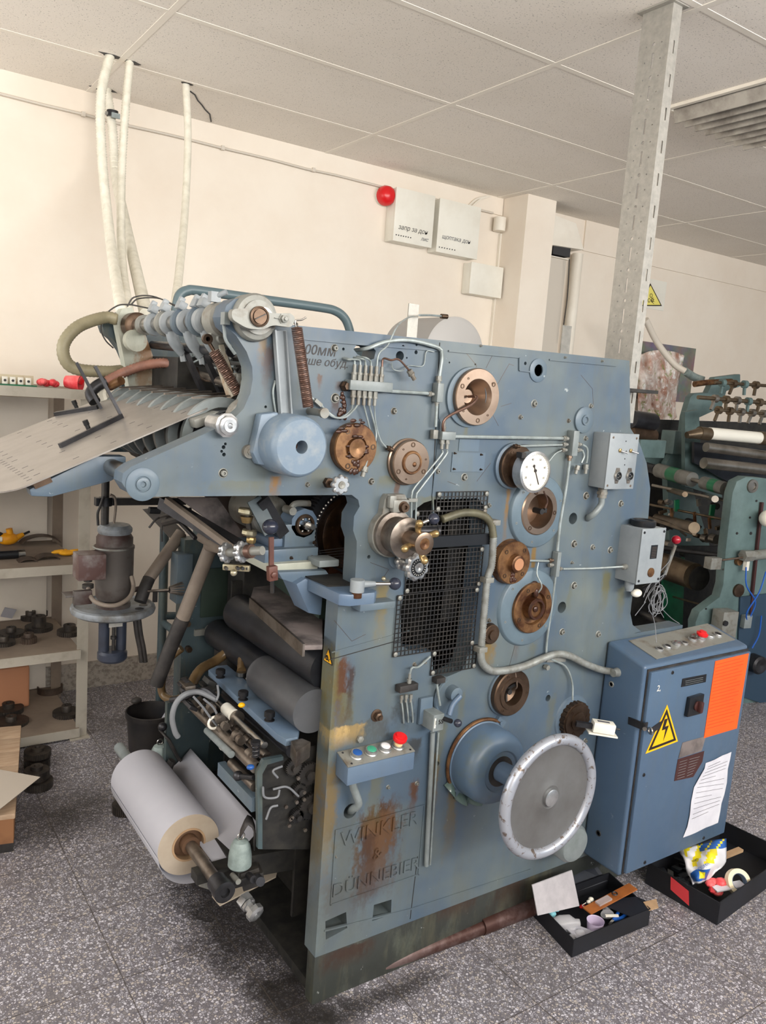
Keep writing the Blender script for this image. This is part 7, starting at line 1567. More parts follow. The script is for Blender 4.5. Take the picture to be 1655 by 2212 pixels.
# top shelf
z = lv_[4]
def shp(u, Y=3.42): q_ = at(u, 830, Y); return V((q_.x, Y, z))
p = shp(36); t_ = thing('parts_tray', (p.x, p.y, z), 'green tray with a row of white numbered sockets on the top shelf', 'tray')
MB().bb(p.x-.14, p.x+.07, p.y-.02, p.y+.09, z, z+.006).build('tray_base', 'green_enamel', t_)
for i in range(6): x = p.x-.11+i*.028; o = MB().bb(x, x+.02, p.y-.015, p.y+.0, z+.006, z+.034).build('white_block', 'panel_white', t_, bevel=.002); MB().cyl((x+.01, p.y-.0155, z+.02), (x+.01, p.y-.0165, z+.02), .005).build('block_hole', 'dark_slot', o)
tag(MB().bb(p.x-.10, p.x+.065, p.y+.02, p.y+.03, z+.0065, z+.042).build('rusty_scraper', 'cream_plastic'), 'long pale card strip with rusty stains behind the white sockets', 'card'); bpy.data.objects['rusty_scraper'].data.materials[0] = mat('rusty_card', (208, 196, 170), .6, 0, (150, 84, 50), .5, .62, 12)
p = shp(104); g = MB(); rr = random.Random(6)
for i in range(9): g.sph(p+V((rr.uniform(-.025, .03), rr.uniform(-.02, .02), .014+rr.uniform(0, .012))), rr.uniform(.012, .02), (1, 1, .8), 8)
tag(g.build('pink_bag', 'pink_red'), 'crumpled pink-red plastic bag on the top shelf between tray and cup', 'bag')
p = shp(163); t_ = thing('red_cup', (p.x, p.y, z), 'red plastic cup lying on its side at the right end of the top shelf', 'cup')
MB().lathe(p+V((-.03, .03, .028)), V((.8, -.6, -.05)), [(0, 0), (.024, 0), (.032, .06), (.034, .062), (.032, .063), (.030, .060), (.022, .008), (0, .008)], 32).build('cup_body', 'pink_red', t_); MB().box(p+V((.02, -.012, .04)), (.022, .012, .04), Matrix.Rotation(.4, 3, 'Y')).build('cup_handle', 'red_plastic', t_, bevel=.004)
# ================================================================== gears on the floor
def floor_stack(u, v, items, labs):
    p = atZ(u, v, 0); z = 0
    for (R, h, hr, hh, dx, dy), lab in zip(items, labs):
        t_ = thing('gear', (p.x+dx, p.y+dy, z), lab, 'gear'); MB().gear((p.x+dx, p.y+dy, z), ZD, R, h, 40, .003).build('gear_rim', 'gear_dark', t_); MB().lathe((p.x+dx, p.y+dy, z+h-.001), ZD, [(hr, 0), (hr, hh), (hr*.5, hh), (hr*.45, hh-.008), (0, hh-.008)], 24).build('gear_hub', 'gear_dark', t_); z += h+hh
floor_stack(82, 1700, [(.052, .03, .03, .01, 0, 0), (.045, .03, .022, .016, -.004, .002)], ['lower gear of the front stack on the floor by the wooden crate', 'upper gear of the front stack beside the wooden crate, right over the paper corner'])
floor_stack(80, 1655, [(.048, .034, .03, .01, 0, 0), (.05, .022, .024, .014, .002, .0)], ['bottom gear of the rear floor stack under the shelf end', 'top gear of the rear floor stack, just below the shelf unit'])
floor_stack(272, 1752, [(.048, .03, .032, .006, 0, 0), (.034, .05, .02, .004, .004, 0)], ['wide black gear on the floor left of the paper roll', 'narrow tall gear standing on the wide one beside the paper roll'])
tag(MB().tube([at(268, 1718, 2.62), at(276, 1700, 2.62), at(290, 1690, 2.62), at(292, 1678, 2.62), at(282, 1676, 2.62)], .005, 8, 6).build('wire_loop', 'steel_worn'), 'bent metal wire loop lying over the gears beside the paper roll', 'wire')
# crate and paper sheet
zc = .135
P_ = [atZ(-60, 1560, zc), atZ(46, 1566, zc), atZ(44, 1670, zc), atZ(34, 1752, zc), atZ(-80, 1800, zc)]
ca_, cb_ = atZ(46, 1566, zc), atZ(33, 1758, zc); eL = (ca_-cb_); eLn = eL.normalized(); eW = V((-eLn.y, eLn.x, 0)); LL, WW = eL.length, .45
def cq(a, b, z): return V((cb_.x, cb_.y, 0))+eLn*a+eW*b+V((0, 0, z))
t = thing('wooden_crate', cq(LL/2, WW/2, 0), 'low wooden crate of pale boards at the left picture edge', 'crate')
def slab_(nm, m, a0, a1, b0, b1, z0, z1, bv=0): return MB().prism([cq(a0, b0, z0), cq(a1, b0, z0), cq(a1, b1, z0), cq(a0, b1, z0)], (0, 0, z1-z0)).build(nm, m, t, bevel=bv)
for i in range(6): slab_('top_board', 'wood', LL*i/6+.002, LL*(i+1)/6-.002, 0, WW, zc-.018, zc, .003)
slab_('side_board', 'crate_side', .01, .03, .005, WW, .03, zc-.0185); slab_('side_board', 'crate_side', .031, LL, .004, .024, .03, zc-.0185)
slab_('foot', 'rubber', .01, .08, .006, .1, 0, .03); slab_('foot', 'rubber', .01, .08, WW-.1, WW, 0, .03)
zp = zc+.03
q0, q1, q2, q3 = atZ(-70, 1650, zp), atZ(87, 1679, zp), atZ(-5, 1752, zp), atZ(-150, 1800, zp)
g = MB().prism([q0, q1, q2, q3], (0, 0, .0012)); tag(g.build('paper_sheet', mat('buff_sheet', (182, 172, 160), .7)), 'large pale grey sheet lying over the wooden crate, one corner pointing right', 'sheet')
tag(MB().prism([cq(.04, .1, zc+.0005), cq(LL-.12, .1, zc+.0005), cq(LL-.12, WW-.05, zc+.0005), cq(.04, WW-.05, zc+.0005)], (0, 0, .029)).build('board_stack', 'wood', bevel=.002), 'thin stack of board under the grey sheet on the wooden crate', 'board')
# ================================================================== pipe on the floor
a, b = atZ(778, 2104, .03), atZ(1150, 1962, .035)
a = V((atZ(782, 2100, .018).x, 1.50, .02)); b = V((1.93, 1.485, .02))
p0, p1 = atZ(778, 2103, .016), atZ(1145, 1962, .022); d_ = (p1-p0).normalized()
t = thing('floor_pipe', p0, 'long rusty metal pipe with a tapered end, lying on the floor along the machine foot', 'pipe')
MB().tube([p0, p0+d_*.03, p0+d_*.09, p0+d_*.2, p0+d_*.42], .013, 20, 4, taper=.022).build('thin_pipe', 'pipe_rust', t)
MB().cyl(p0+d_*.41+ZD*.003, p1+d_*.05+ZD*.003, .026, n=28).build('thick_pipe', 'pipe_rust', t)
# ================================================================== black trays with clutter
def open_box(nm, O, ex, ey, L_, W_, H_, lab, m='box_black', th=.003):
    ex, ey = V(ex).normalized(), V(ey).normalized(); t_ = thing(nm, O, lab, 'box')
    def q(a, b, z): return O+ex*a+ey*b+V((0, 0, z))
    MB().prism([q(0, 0, 0), q(L_, 0, 0), q(L_, W_, 0), q(0, W_, 0)], (0, 0, th)).build('bottom', m, t_)
    for (a0, b0, a1, b1) in ((0, 0, L_, 0), (L_, 0, L_, W_), (L_, W_, 0, W_), (0, W_, 0, 0)):
        A, B_ = q(a0, b0, 0), q(a1, b1, 0); MB().bar(A+ZD*H_/2, B_+ZD*H_/2, th, H_).build('side_wall', m, t_)
    return t_, q
H_ = .06
c0 = atZ(1235, 2068, 0); cL = atZ(1132, 1925, H_); cL.z = 0; cR = atZ(1422, 1975, H_); cR.z = 0
cL = atZ(1140, 1965, 0)
ey = (cL-c0); cR = atZ(1400, 1998, 0); ex = cR-c0
t_, q = open_box('black_tray', c0, ex, ey, ex.length, ey.length*.86, .055, 'shallow black box with a flap, on the floor below the handwheel', th=.003)
exn, eyn = ex.normalized(), ey.normalized(); Lx, Wy = ex.length, ey.length*.86
def inb(fx, fy, z=.004): return c0+exn*(Lx*fx)+eyn*(Wy*fy)+ZD*z
back = [inb(.0, 1.0, .05), inb(1.0, 1.0, .05), inb(1.0, 1.0, .05)+V((.02, .05, .11)), inb(.45, 1.0, .05)+V((.0, .05, .12))]
fp = [atP(1136, 1930, inb(0, .98), V((.3, 1, -.2)).normalized())]
MB().prism([inb(.28, 1.0, .03), inb(.98, .98, .03), V((inb(.86, 1.0).x, inb(.9, 1.0).y+.05, .10)), V((inb(.38, 1.0).x, inb(.3, 1.0).y+.05, .135))], (0, .003, 0)).build('back_flap', 'cardboard_black', t_)
MB().prism([inb(.55, .55, .052), inb(1.0, .32, .052), inb(1.12, .0, .05), inb(.75, .0, .05)], (0, 0, .003)).build('open_flap', 'cardboard_black', t_)
MB().prism([inb(1.0, .16, .054), inb(1.16, .12, .054), inb(1.1, -.03, .05), inb(.98, -.01, .05)], (0, 0, .003)).build('torn_edge', 'cardboard', t_)
A = inb(.02, .98, .02); g = MB()
pq = [(1150, 1912), (1236, 1880), (1252, 1957), (1160, 1985)]; Pn = [at(u, v, inb(.08, .9).y+.03) for u, v in pq]
Pn = [at(1150, 1912, 1.50), at(1236, 1880, 1.52), at(1252, 1957, 1.47), at(1162, 1978, 1.46)]
tag(MB().prism(Pn, (0, .003, 0)).build('frosted_sheet', 'sheet_clear'), 'frosted plastic sheet standing upright in the back corner of the black box', 'sheet')
p = inb(.10, .62, .02); p = atZ(1192, 1975, .03); g = MB(); rr = random.Random(14)
for i in range(10): g.sph(p+V((rr.uniform(-.016, .016), rr.uniform(-.015, .015), rr.uniform(-.008, .016))), rr.uniform(.008, .015), (1, 1, .8), 8)
tag(g.build('face_mask', 'mask_cyan'), 'crumpled pale cyan face mask in the left corner of the black box', 'mask')
p = atZ(1222, 1998, .03); tag(MB().lathe(p+V((-.03, .02, 0)), V((.8, -.5, .1)), [(0, 0), (.018, .002), (.024, .02), (.024, .05), (.012, .066), (.011, .078), (0, .078)], 24).build('plastic_bottle', 'clear_plastic'), 'small clear plastic bottle lying beside the face mask', 'bottle')
p = atZ(1232, 2022, .02); g = MB(); rr = random.Random(15)
for i in range(7): g.sph(p+V((rr.uniform(-.025, .025), rr.uniform(-.015, .015), rr.uniform(0, .012))), rr.uniform(.01, .018), (1.2, 1, .6), 8)
tag(g.build('clear_film', 'clear_plastic'), 'crumpled clear film at the front of the black box', 'film')
p = atZ(1283, 2020, .006); t2 = thing('lilac_cup', p, 'translucent lilac plastic cup standing in the black box', 'cup')
MB().lathe(p, ZD, [(0, 0), (.020, 0), (.025, .045), (.026, .048), (.024, .046), (.019, .004), (0, .004)], 32).build('cup_body', 'cup_lilac', t2)
tag(MB().lathe(atZ(1312, 1975, .035), V((.5, .6, .2)), [(0, 0), (.02, 0), (.012, .012), (.012, .03), (0, .03)], 20).build('plastic_thimble', 'clear_plastic'), 'clear plastic thimble-like piece just behind the lilac cup', 'plastic piece')
tag(MB().bar(atZ(1308, 1978, .045), atZ(1336, 1978, .045), .008, .004).build('white_stick', 'panel_white'), 'short white plastic stick beside the lilac cup', 'stick')
t2 = thing('pliers', atZ(1340, 1985, .03), 'small pliers with blue handles in the black box right of the cup', 'pliers')
a = atZ(1325, 1988, .035)
MB().tube([a, a+V((.025, .008, .004)), a+V((.05, .018, .008)), a+V((.058, .022, .008))], .005, 8).tube([a, a+V((.03, -.004, .0)), a+V((.05, -.004, .004))], .005, 8).build('handle', 'blue_tube', t2); MB().bar(a, a+V((-.03, -.01, 0)), .008, .006).build('jaw', 'steel', t2)
tag(MB().tube([atZ(1310, 2018, .02), atZ(1322, 2010, .02), atZ(1332, 2010, .02)], .004, 8).build('orange_clip', 'orange_sheet'), 'small orange clip lying right of the lilac cup', 'clip')
tag(MB().prism([atZ(1212, 1998, .03), atZ(1255, 2003, .03), atZ(1290, 2016, .03), atZ(1250, 2032, .03)], (0, 0, .003)).build('white_paper', 'paper'), 'white paper slip at the front corner of the black box', 'paper')
A, B_ = atZ(1268, 1968, .05), atZ(1368, 1915, .075); d_ = (B_-A).normalized()
r_ = MB().bar(A, B_, .034, .004).build('brown_ruler', 'ruler_brown'); tag(r_, 'brown wooden ruler piece lying across the back of the black box', 'ruler')
tag(MB().bar(A.lerp(B_, .22)+ZD*.005, A.lerp(B_, .48)+ZD*.005, .02, .006).build('clear_case', 'clear_plastic'), 'small clear plastic case on the brown ruler', 'case')
tag(MB().torus(atZ(1328, 1930, .075), ZD, .008, .002, 16, 6).build('small_ring', 'dark_steel'), 'small dark ring on the brown ruler', 'ring')
tag(MB().sph(atZ(1277, 1943, .05), .009, (1, 1, .8), 10).sph(atZ(1272, 1948, .05), .007, (1, 1, .8), 10).tube([atZ(1266, 1950, .05), atZ(1258, 1956, .04), atZ(1268, 1960, .04)], .0012, 6).build('cotton_tuft', 'panel_white'), 'tiny white cotton tuft at the left end of the brown ruler', 'cotton')
tag(MB().sph(atZ(1258, 1958, .03), .009, (1.3, .8, .6), 10).build('orange_bit', 'red_plastic'), 'small bright red-orange scrap left of the brown ruler', 'scrap')
# right tray
d0 = atZ(1548, 1998, 0); dL = atZ(1395, 1908, 0); dR = atZ(1700, 1885, 0); H2 = .075
eyv, exv = dL-d0, dR-d0
t_, q = open_box('black_storage_box', d0, exv, eyv, exv.length, eyv.length, H2, 'deep black box with red label on its side, holding the printed bag', th=.004)
exn, eyn = exv.normalized(), eyv.normalized(); nrm = eyn.cross(ZD); nrm = nrm if nrm.dot(O0-d0) > 0 else -nrm
def fb(fy, z, o_=.003): return d0+eyn*(eyv.length*fy)+ZD*z+nrm*o_
MB().prism([fb(.37, .012), fb(.64, .030), fb(.66, .072), fb(.40, .058)], nrm*.001).build('red_label', 'sticker_red', t_)
def inq(fx, fy, z): return d0+exn*(exv.length*fx)+eyn*(eyv.length*fy)+ZD*z
# printed bag
cb = atZ(1510, 1885, .09); 
g = MB(); n1, n2 = 22, 18; rows = []
lo = [(1490, 1905), (1568, 1880)]
for j in range(n2+1):
    fj = j/n2; row = []
    vL = [1470+26*fj, 1836+76*fj]; vR = [1566-(0 if fj < .6 else (fj-.6)*70), 1812+82*fj]
    for i in range(n1+1):
        fi = i/n1; u = vL[0]+(vR[0]-vL[0])*fi; v = vL[1]+(vR[1]-vL[1])*fi; Yb = 1.60-.16*fj-.05*math.sin(fi*PI)*math.sin(.25+fj*2.7)+.008*math.sin(fi*9+fj*5)+.006*math.sin(fi*17-fj*11); row.append(g.bm.verts.new(atZ(u, v, .105-.06*fj+.035*math.sin(fi*PI)*math.sin(.25+fj*2.7)+.006*math.sin(fi*9+fj*5)+.005*math.sin(fi*17-fj*11))))
    rows.append(row)
for j in range(n2):
    for i in range(n1): g.bm.faces.new((rows[j][i], rows[j+1][i], rows[j+1][i+1], rows[j][i+1]))
bag = g.build('printed_bag', 'bag_white', None, ang=180)
me = bag.data; me.materials.append(MT['bag_blue']); me.materials.append(MT['bag_yellow'])
for k_, f_ in enumerate(me.polygons):
    j, i = divmod(k_, n1); 
    if j < 10 and i > 1 and (math.sin(i*.8+j*.5) > -.1) and i < 17: f_.material_index = 2
    if j < 4 and i > 8: f_.material_index = 1 if (i+j) % 5 else 2
    if 12 <= j <= 16 and 2 <= i <= 12: f_.material_index = 1
    if 13 <= j <= 15 and 7 <= i <= 10: f_.material_index = 2
md = bag.modifiers.new('s', 'SOLIDIFY'); md.thickness = .006; tag(bag, 'white plastic bag printed blue and yellow, in the right black box under the cabinet corner', 'bag')
P0b, P1b = atZ(1492, 1888, .12), atZ(1545, 1858, .12); xd = (P1b-P0b).normalized(); yd = ZD.cross(xd)
text('НОЛЙАМ', (P0b+P1b)/2+V((0, 0, .004)), -xd, -yd, .017, 'bag_blue', bag, 'printed_word', .0004) if False else text('НАЙЛОН', atZ(1518, 1872, .122), -xd, -yd, .016, 'bag_blue', bag, 'printed_word', .0004)
text('COREX', atZ(1502, 1858, .128), -xd, -yd, .010, 'black_ink', bag, 'printed_word', .0004)
# tape roll
p = atZ(1590, 1905, .05); ax_ = V((-.35, -.75, .55)).normalized()
t2 = thing('tape_roll', p, 'roll of cream masking tape in the right black box', 'tape roll')
MB().lathe(p, ax_, [(.026, 0), (.040, 0), (.040, .022), (.026, .022), (.026, 0)], 44).build('tape', 'tape_cream', t2); MB().lathe(p, ax_, [(.0245, 0), (.0262, -.0005), (.0262, .0225), (.0245, .0225), (.0245, 0)], 44).build('card_core', 'light_blue', t2)
p = atZ(1548, 1915, .03); g = MB(); rr = random.Random(19)
for i in range(12): g.sph(p+V((rr.uniform(-.03, .03), rr.uniform(-.02, .02), rr.uniform(-.01, .02))), rr.uniform(.012, .02), (1.2, 1, .7), 8)
tag(g.build('red_cloth', 'pink_red'), 'crumpled pink-red cloth between the printed bag and the tape roll', 'cloth')
g = MB(); rr = random.Random(21)
for i in range(14):
    p = inq(rr.uniform(.08, .35), rr.uniform(.55, .92), .035); g.box(p, (rr.uniform(.02, .06), rr.uniform(.01, .03), .01), Matrix.Rotation(rr.uniform(0, 3), 3, 'Z') @ Matrix.Rotation(rr.uniform(-.5, .5), 3, 'X'))
tag(g.build('black_film_scraps', 'black_plastic'), 'shiny black film scraps in the corner of the right black box', 'film')
tag(MB().bar(inq(.5, .6, .05), inq(.8, .5, .055), .02, .01).build('wood_piece', 'cardboard'), 'small brown wood piece behind the tape roll', 'wood')
tag(MB().bar(inq(.22, .28, .04), inq(.42, .10, .05), .03, .004).build('printed_strip', 'notice_paper'), 'grey-white printed strip below the tape roll', 'strip')
# ================================================================== second machine, behind at the right
v2 = V((math.sin(.2269), math.cos(.2269), 0)); u2 = V((v2.y, -v2.x, 0)); nf = -v2
ON = V((3.95, 2.35, 0)); OFar = ON+v2*.95; 
T2 = thing('second_machine', (4.3, 2.9, 0), 'green-grey machine with white and green-banded rollers standing behind at the right', 'machine')
def pn(u, v, O_): return atP(u, v, O_, v2)
def plate2(nm, O_, pix, th, m, holes=()):
    pts = [pn(u, v, O_) for u, v in pix]; return MB().prism([p-v2*0 for p in pts], v2*th).build(nm, m, T2, bevel=.006)
plate2('near_side_frame', ON, [(1583, 1065), (1592, 1040), (1612, 1030), (1645, 1032), (1700, 1040), (1760, 1060), (1760, 1700), (1500, 1700), (1503, 1345), (1512, 1322), (1555, 1290), (1563, 1262), (1568, 1190)], .06, 'second_paint')
OM = ON+v2*.80
plate2('far_side_frame', OM, [(1474, 945), (1480, 900), (1492, 858), (1500, 850), (1530, 848), (1545, 815), (1600, 808), (1600, 835), (1570, 845), (1560, 880), (1505, 905), (1490, 960), (1484, 1010), (1540, 1200), (1560, 1500), (1460, 1500), (1440, 1000)], .05, 'second_paint')
def r2(nm, near, far, O1, O2, r_, m, n=28, caps=None):
    a, b = pn(near[0], near[1], O1), pn(far[0], far[1], O2); return MB().cyl(a, b, r_, n=n).build(nm, m, T2)
def roll2(nm, u, v, sN, sF, r_, m, n=28):
    """roller parallel to the second machine's cross axis, through the pixel (u, v) on its far frame"""
    p = pn(u, v, OM); return MB().cyl(p-v2*(.8-sN), p-v2*(.8-sF), r_, n=n).build(nm, m, T2)
def rollf(nm, u, v, s, length, r_, m, n=28):
    p = pn(u, v, ON+v2*s); return MB().cyl(p, p+v2*length, r_, n=n).build(nm, m, T2)
# upper rolls run along the machine length
for (u0, v0, u1, v1, s, r_, m, nm) in ((1510, 935, 1532, 938, .3, .035, 'roller_brown', 'roller_end'), (1532, 936, 1640, 946, .3, .033, 'roller_white', 'white_roller'), (1640, 946, 1700, 952, .3, .037, 'roller_brown', 'roller_end'), (1525, 966, 1700, 990, .3, .026, 'roller_steel', 'steel_roller'), (1520, 1000, 1700, 1020, .25, .03, 'roller_steel', 'steel_roller'), (1508, 858, 1700, 874, .3, .011, 'roller_brown', 'cross_shaft'), (1545, 885, 1700, 898, .3, .008, 'roller_brown', 'cross_shaft'), (1545, 826, 1700, 836, .4, .009, 'roller_brown', 'cross_shaft')):
    a, b = pn(u0, v0, ON+v2*s), pn(u1, v1, ON+v2*s); MB().cyl(a, b, r_, n=28).build(nm, m, T2)
for (u, v) in ((1490, 940),): a = pn(u-6, v, ON+v2*.3); b = pn(1512, 936, ON+v2*.3); MB().cyl(a, b, .018, .032).build('roller_neck', 'roller_brown', T2)
# green-banded rollers on a shaft
A, B_ = pn(1408, 1012, OM), pn(1590, 1062, ON+v2*.06); 
MB().cyl(A, B_, .012).build('band_shaft', 'roller_steel', T2); dd = (B_-A)
for (f0, f1, m, nm, r_) in ((.10, .27, 'roller_grey2', 'band_roller', .042), (.27, .40, 'green_enamel', 'green_band', .0425), (.40, .56, 'roller_grey2', 'band_roller', .042), (.70, .80, 'roller_grey2', 'band_roller', .036), (.80, .88, 'green_enamel', 'green_band', .0365), (.88, .96, 'roller_grey2', 'band_roller', .036)):
    if 'roller_grey2' not in MT: mat('roller_grey2', (124, 124, 120), .45, .3, (96, 96, 92), scale=12)
    MB().cyl(A+dd*(f0*.93), A+dd*(f1*.93), r_, n=30).build(nm, m, T2)
MB().cyl(A-dd*.1+V((0, 0, 0)), A+dd*.06, .03).build('roller_neck', 'roller_dark', T2)
for (u0, v0, u1, v1, r_, m, nm) in ((1410, 1048, 1582, 1084, .009, 'roller_steel', 'bright_shaft'), (1445, 1058, 1480, 1068, .014, 'roller_brown', 'shaft_sleeve'), (1520, 1070, 1545, 1078, .018, 'roller_steel', 'shaft_sleeve'), (1405, 1090, 1572, 1124, .007, 'roller_brown', 'tie_rod'), (1420, 1120, 1500, 1140, .03, 'roller_brown', 'brown_roller'), (1400, 1118, 1500, 1152, .012, 'roller_brown', 'tie_rod'), (1400, 1180, 1560, 1200, .014, 'roller_dark', 'dark_shaft'), (1440, 1285, 1510, 1305, .006, 'roller_brown', 'tie_rod'), (1380, 1320, 1440, 1350, .022, 'roller_dark', 'dark_roller')):
    a, b = pn(u0, v0, ON+v2*.75), pn(u1, v1, ON+v2*.10); MB().cyl(a, b, r_, n=20).build(nm, m, T2)
for (u, v, du, dv, s) in ((1462, 1080, 1462, 1104, .5), (1540, 1090, 1536, 1122, .25)): a, b = pn(u, v, ON+v2*s), pn(du, dv, ON+v2*s); MB().bar(a, b, .03, .012, v2).build('green_belt', 'green_enamel', T2)
for (u, v, s) in ((1450, 1110, .5), (1500, 1118, .35), (1532, 1130, .2)): a = pn(u, v-12, ON+v2*s); b = pn(u+2, v+12, ON+v2*s); MB().bar(a, b, .014, .01, v2).build('brass_finger', 'bronze_rust', T2)
rr = random.Random(44)
for i in range(26):
    u, v = rr.uniform(1405, 1565), rr.uniform(1085, 1200); s = .75-(u-1405)/160*.5; p = pn(u, v, ON+v2*s)
    g = MB(); q = p+V((rr.uniform(-.06, .06), rr.uniform(-.02, .02), rr.uniform(-.05, .05)))
    if rr.random() < .5: g.bar(p, q, rr.uniform(.01, .02), rr.uniform(.006, .02), v2)
    else: g.cyl(p, p+v2*.04, rr.uniform(.012, .028), n=14)
    g.build('linkage', rr.choice(['dark_steel', 'roller_brown', 'roller_steel', 'grime']), T2)
rr = random.Random(45)
for i in range(14):
    u, v = rr.uniform(1540, 1660), rr.uniform(830, 915); u = 1545+i*8; sh_ = ((1508, 858, 874), (1545, 885, 898), (1545, 826, 836))[i % 3]; v = sh_[1]+(sh_[2]-sh_[1])*(u-sh_[0])/(1700-sh_[0]); p = pn(u, v, ON+v2*(.4 if i % 3 == 2 else .3)); g = MB(); g.cyl(p-u2*.012, p+u2*.012, .022, n=14); g.bar(p, p+V((rr.uniform(-.03, .01), 0, -.06)), .012, .014, v2); g.build('gripper_finger', rr.choice(['roller_brown', 'roller_steel', 'second_paint']), T2)
MB().tube([pn(1500, 830, OM), pn(1530, 826, OM), pn(1580, 824, OM)], .018, 12).build('rusty_elbow_pipe', 'bronze_rust', T2)
# lower body parts
MB().prism([pn(u, v, ON+v2*.98) for u, v in ((1380, 905), (1700, 915), (1700, 1300), (1380, 1300))], v2*.02).build('dark_backdrop', 'grime', T2)  # dark backdrop added to close the see-through gap between the frames
MB().prism([pn(u, v, ON+v2*.55) for u, v in ((1500, 955), (1700, 975), (1700, 1060), (1590, 1050), (1500, 1000))], v2*.02).build('roller_guard', 'roller_dark', T2)
MB().prism([pn(u, v, ON+v2*.6) for u, v in ((1480, 890), (1510, 885), (1515, 1000), (1560, 1030), (1560, 1075), (1480, 1050))], v2*.03).build('mid_plate', 'second_paint', T2)
bk = ON+v2*.7; MB().prism([pn(u, v, bk) for u, v in ((1385, 1180), (1560, 1180), (1570, 1700), (1300, 1700))], v2*.02).build('inner_panel', 'grime', T2)
MB().prism([pn(u, v, ON+v2*.6) for u, v in ((1430, 1215), (1480, 1205), (1475, 1350), (1440, 1350))], v2*.02).build('green_panel', 'green_enamel', T2)
p = pn(1500, 1245, ON+v2*.3); MB().cyl(p, p+v2*.3, .075, n=36).build('lower_roller', 'roller_brown', T2); p = pn(1512, 1250, ON+v2*.29); MB().cyl(p, p+v2*.01, .07, n=30).build('roller_hollow', 'grime', T2)
MB().sph(pn(1471, 1221, ON+v2*.4), .016).cyl(pn(1471, 1225, ON+v2*.4), pn(1472, 1250, ON+v2*.4), .006).build('green_knob', 'green_enamel', T2)
p = pn(1487, 1050, ON); MB().box(pn(1540, 1216, ON-v2*.03), (.07, .05, .06), Matrix.Rotation(-.2, 3, 'Z')).build('air_valve', 'casting', T2, bevel=.004)
MB().cyl(pn(1560, 1210, ON-v2*.05), pn(1606, 1204, ON-v2*.05), .005).build('valve_rod', 'bronze', T2)
MB().cyl(pn(1604, 1200, ON-v2*.05), pn(1625, 1200, ON-v2*.05), .03, n=6).cyl(pn(1625, 1200, ON-v2*.05), pn(1700, 1192, ON-v2*.05), .026, n=20).build('air_cylinder', 'casting', T2)
p = pn(1612, 1222, ON-v2*.04); MB().box(p, (.025, .02, .05)).build('white_fitting', 'panel_white', T2)
p = pn(1625, 1050, ON); MB().lathe(p, -v2, [(.036, 0), (.034, .008), (.02, .009), (.019, .003), (.01, .003), (0, .003)], 28).build('frame_boss', 'roller_steel', T2)
for (u, v, r_) in ((1620, 1118, .006), (1634, 1082, .006), (1592, 1152, .007), (1622, 1152, .008), (1605, 1190, .006), (1525, 1315, .005), (1562, 1230, .005)): p = pn(u, v, ON); MB().lathe(p, -v2, [(r_, 0), (r_, .003), (0, .003)], 12).build('frame_screw', 'black_metal', T2)
for (u, v) in ((1594, 1275),): p = pn(u, v, ON); MB().lathe(p, -v2, [(.035, 0), (.034, .012), (.015, .014), (0, .014)], 26).build('rusty_cap', 'bronze_dark', T2)
p = pn(1593, 1212, ON); MB().lathe(p, -v2, [(.022, 0), (.02, .02), (0, .02)], 16).build('rusty_cap', 'bronze_rust', T2)
g = MB().bar(pn(1646, 1085, ON-v2*.01), pn(1620, 1330, ON-v2*.01), .014, .014, v2); g.build('dark_conduit', 'brown_label', T2)
o = MB().box(pn(1564, 1350, ON-v2*.06), (.10, .08, .16), Matrix.Rotation(-.2269, 3, 'Z')).build('control_box', 'casting', T2, bevel=.004)
c = pn(1566, 1346, ON-v2*.102); MB().cyl(c, c-v2*.01, .014).build('box_switch', 'dark_steel', o)
MB().box(pn(1612, 1342, ON-v2*.03), (.05, .03, .07), Matrix.Rotation(-.2269, 3, 'Z')).build('small_box', 'grey_paint', T2, bevel=.003)
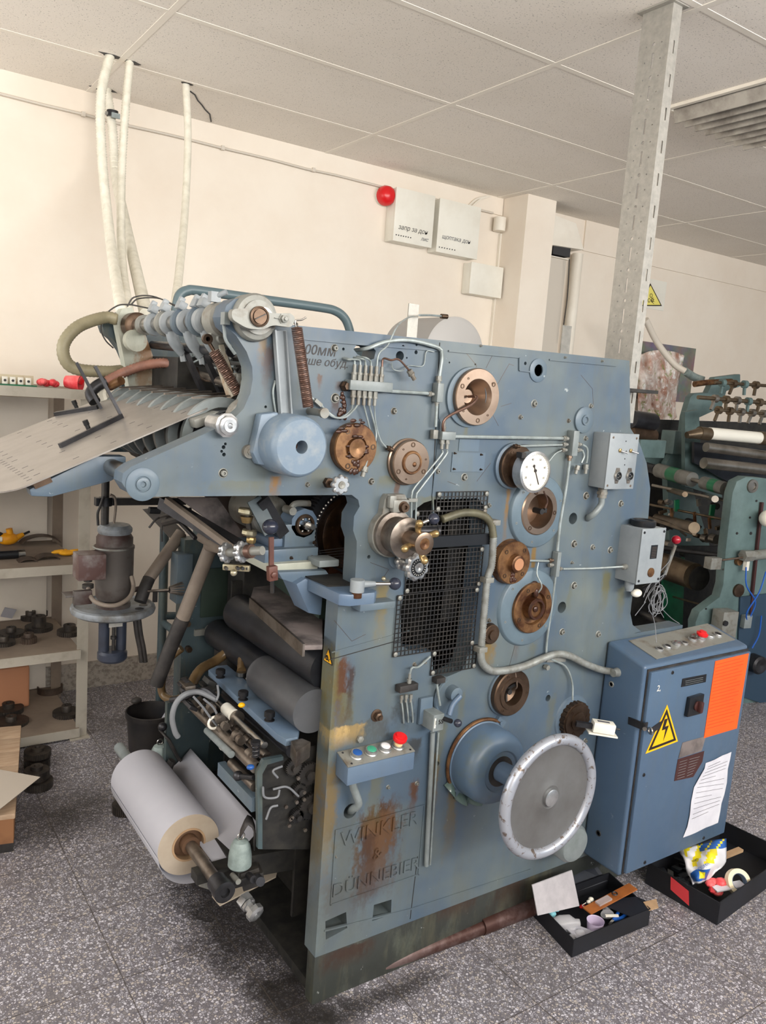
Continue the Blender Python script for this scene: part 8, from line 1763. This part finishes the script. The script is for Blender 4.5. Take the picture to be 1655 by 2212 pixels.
MB().tube([pn(1612, 1225, ON-v2*.05), pn(1613, 1265, ON-v2*.07), pn(1632, 1300, ON-v2*.06), pn(1620, 1335, ON-v2*.04)], .004, 8).tube([pn(1655, 1235, ON-v2*.05), pn(1640, 1280, ON-v2*.07), pn(1615, 1320, ON-v2*.06), pn(1613, 1340, ON-v2*.04)], .004, 8).tube([pn(1645, 1330, ON-v2*.04), pn(1640, 1370, ON-v2*.04), pn(1625, 1400, ON-v2*.04)], .004, 8).build('blue_air_hose', 'blue_tube', T2)
p = pn(1636, 1435, ON-v2*.05); MB().lathe(p, -v2, [(.05, -.05), (.05, .02), (.04, .03), (.02, .03), (0, .02)], 28).build('lower_hub', 'dark_steel', T2)
p = pn(1660, 1225, ON-v2*.02); MB().prism([pn(u, v, ON-v2*.012) for u, v in ((1600, 1290), (1760, 1270), (1760, 1560), (1590, 1500))], v2*.01).build('dark_blue_panel', 'inner_blue' if 'inner_blue' in MT else mat('inner_blue', (40, 62, 82), .5), T2)
p = pn(1660, 1120, ON-v2*.08); MB().sph(p, .045).build('white_knob', 'panel_white', T2)
MB().prism([pn(u, v, ON+v2*.9) for u, v in ((1380, 975), (1500, 985), (1500, 1010), (1380, 1005))], v2*.05).build('blue_rail', 'second_paint', T2, bevel=.004)
for (u0, v0, u1, v1, r_, m) in ((1362, 905, 1410, 912, .05, 'roller_dark'), (1360, 935, 1410, 942, .04, 'bronze_dark')): MB().cyl(at(u0, v0, 2.9), at(u1, v1, 2.9), r_, n=24).build('dark_roller', m, T2)
MB().box(at(1395, 968, 2.9), (.22, .1, .1)).build('body_block', 'second_paint', T2, bevel=.006); MB().box(at(1455, 955, 3.1), (.12, .1, .14)).build('body_block', 'second_paint', T2, bevel=.006)
# grey suction pipe from the wall to the second machine
o = MB().ribbed([at(1395, 690, 3.4), at(1420, 740, 3.4), at(1455, 785, 3.35), at(1480, 802, 3.3)], .02, .02, 14, .02).build('grey_hose', 'hose_white', ang=80); MB().tube([at(1480, 802, 3.3), at(1500, 815, 3.3), at(1520, 822, 3.25)], .026, 12, 5).build('hose_sleeve', 'weight_paint', o)
tag(o, 'grey hose slanting down from behind the galvanised post to the second machine', 'hose'); o.data.materials[0] = MT['siding_grey']
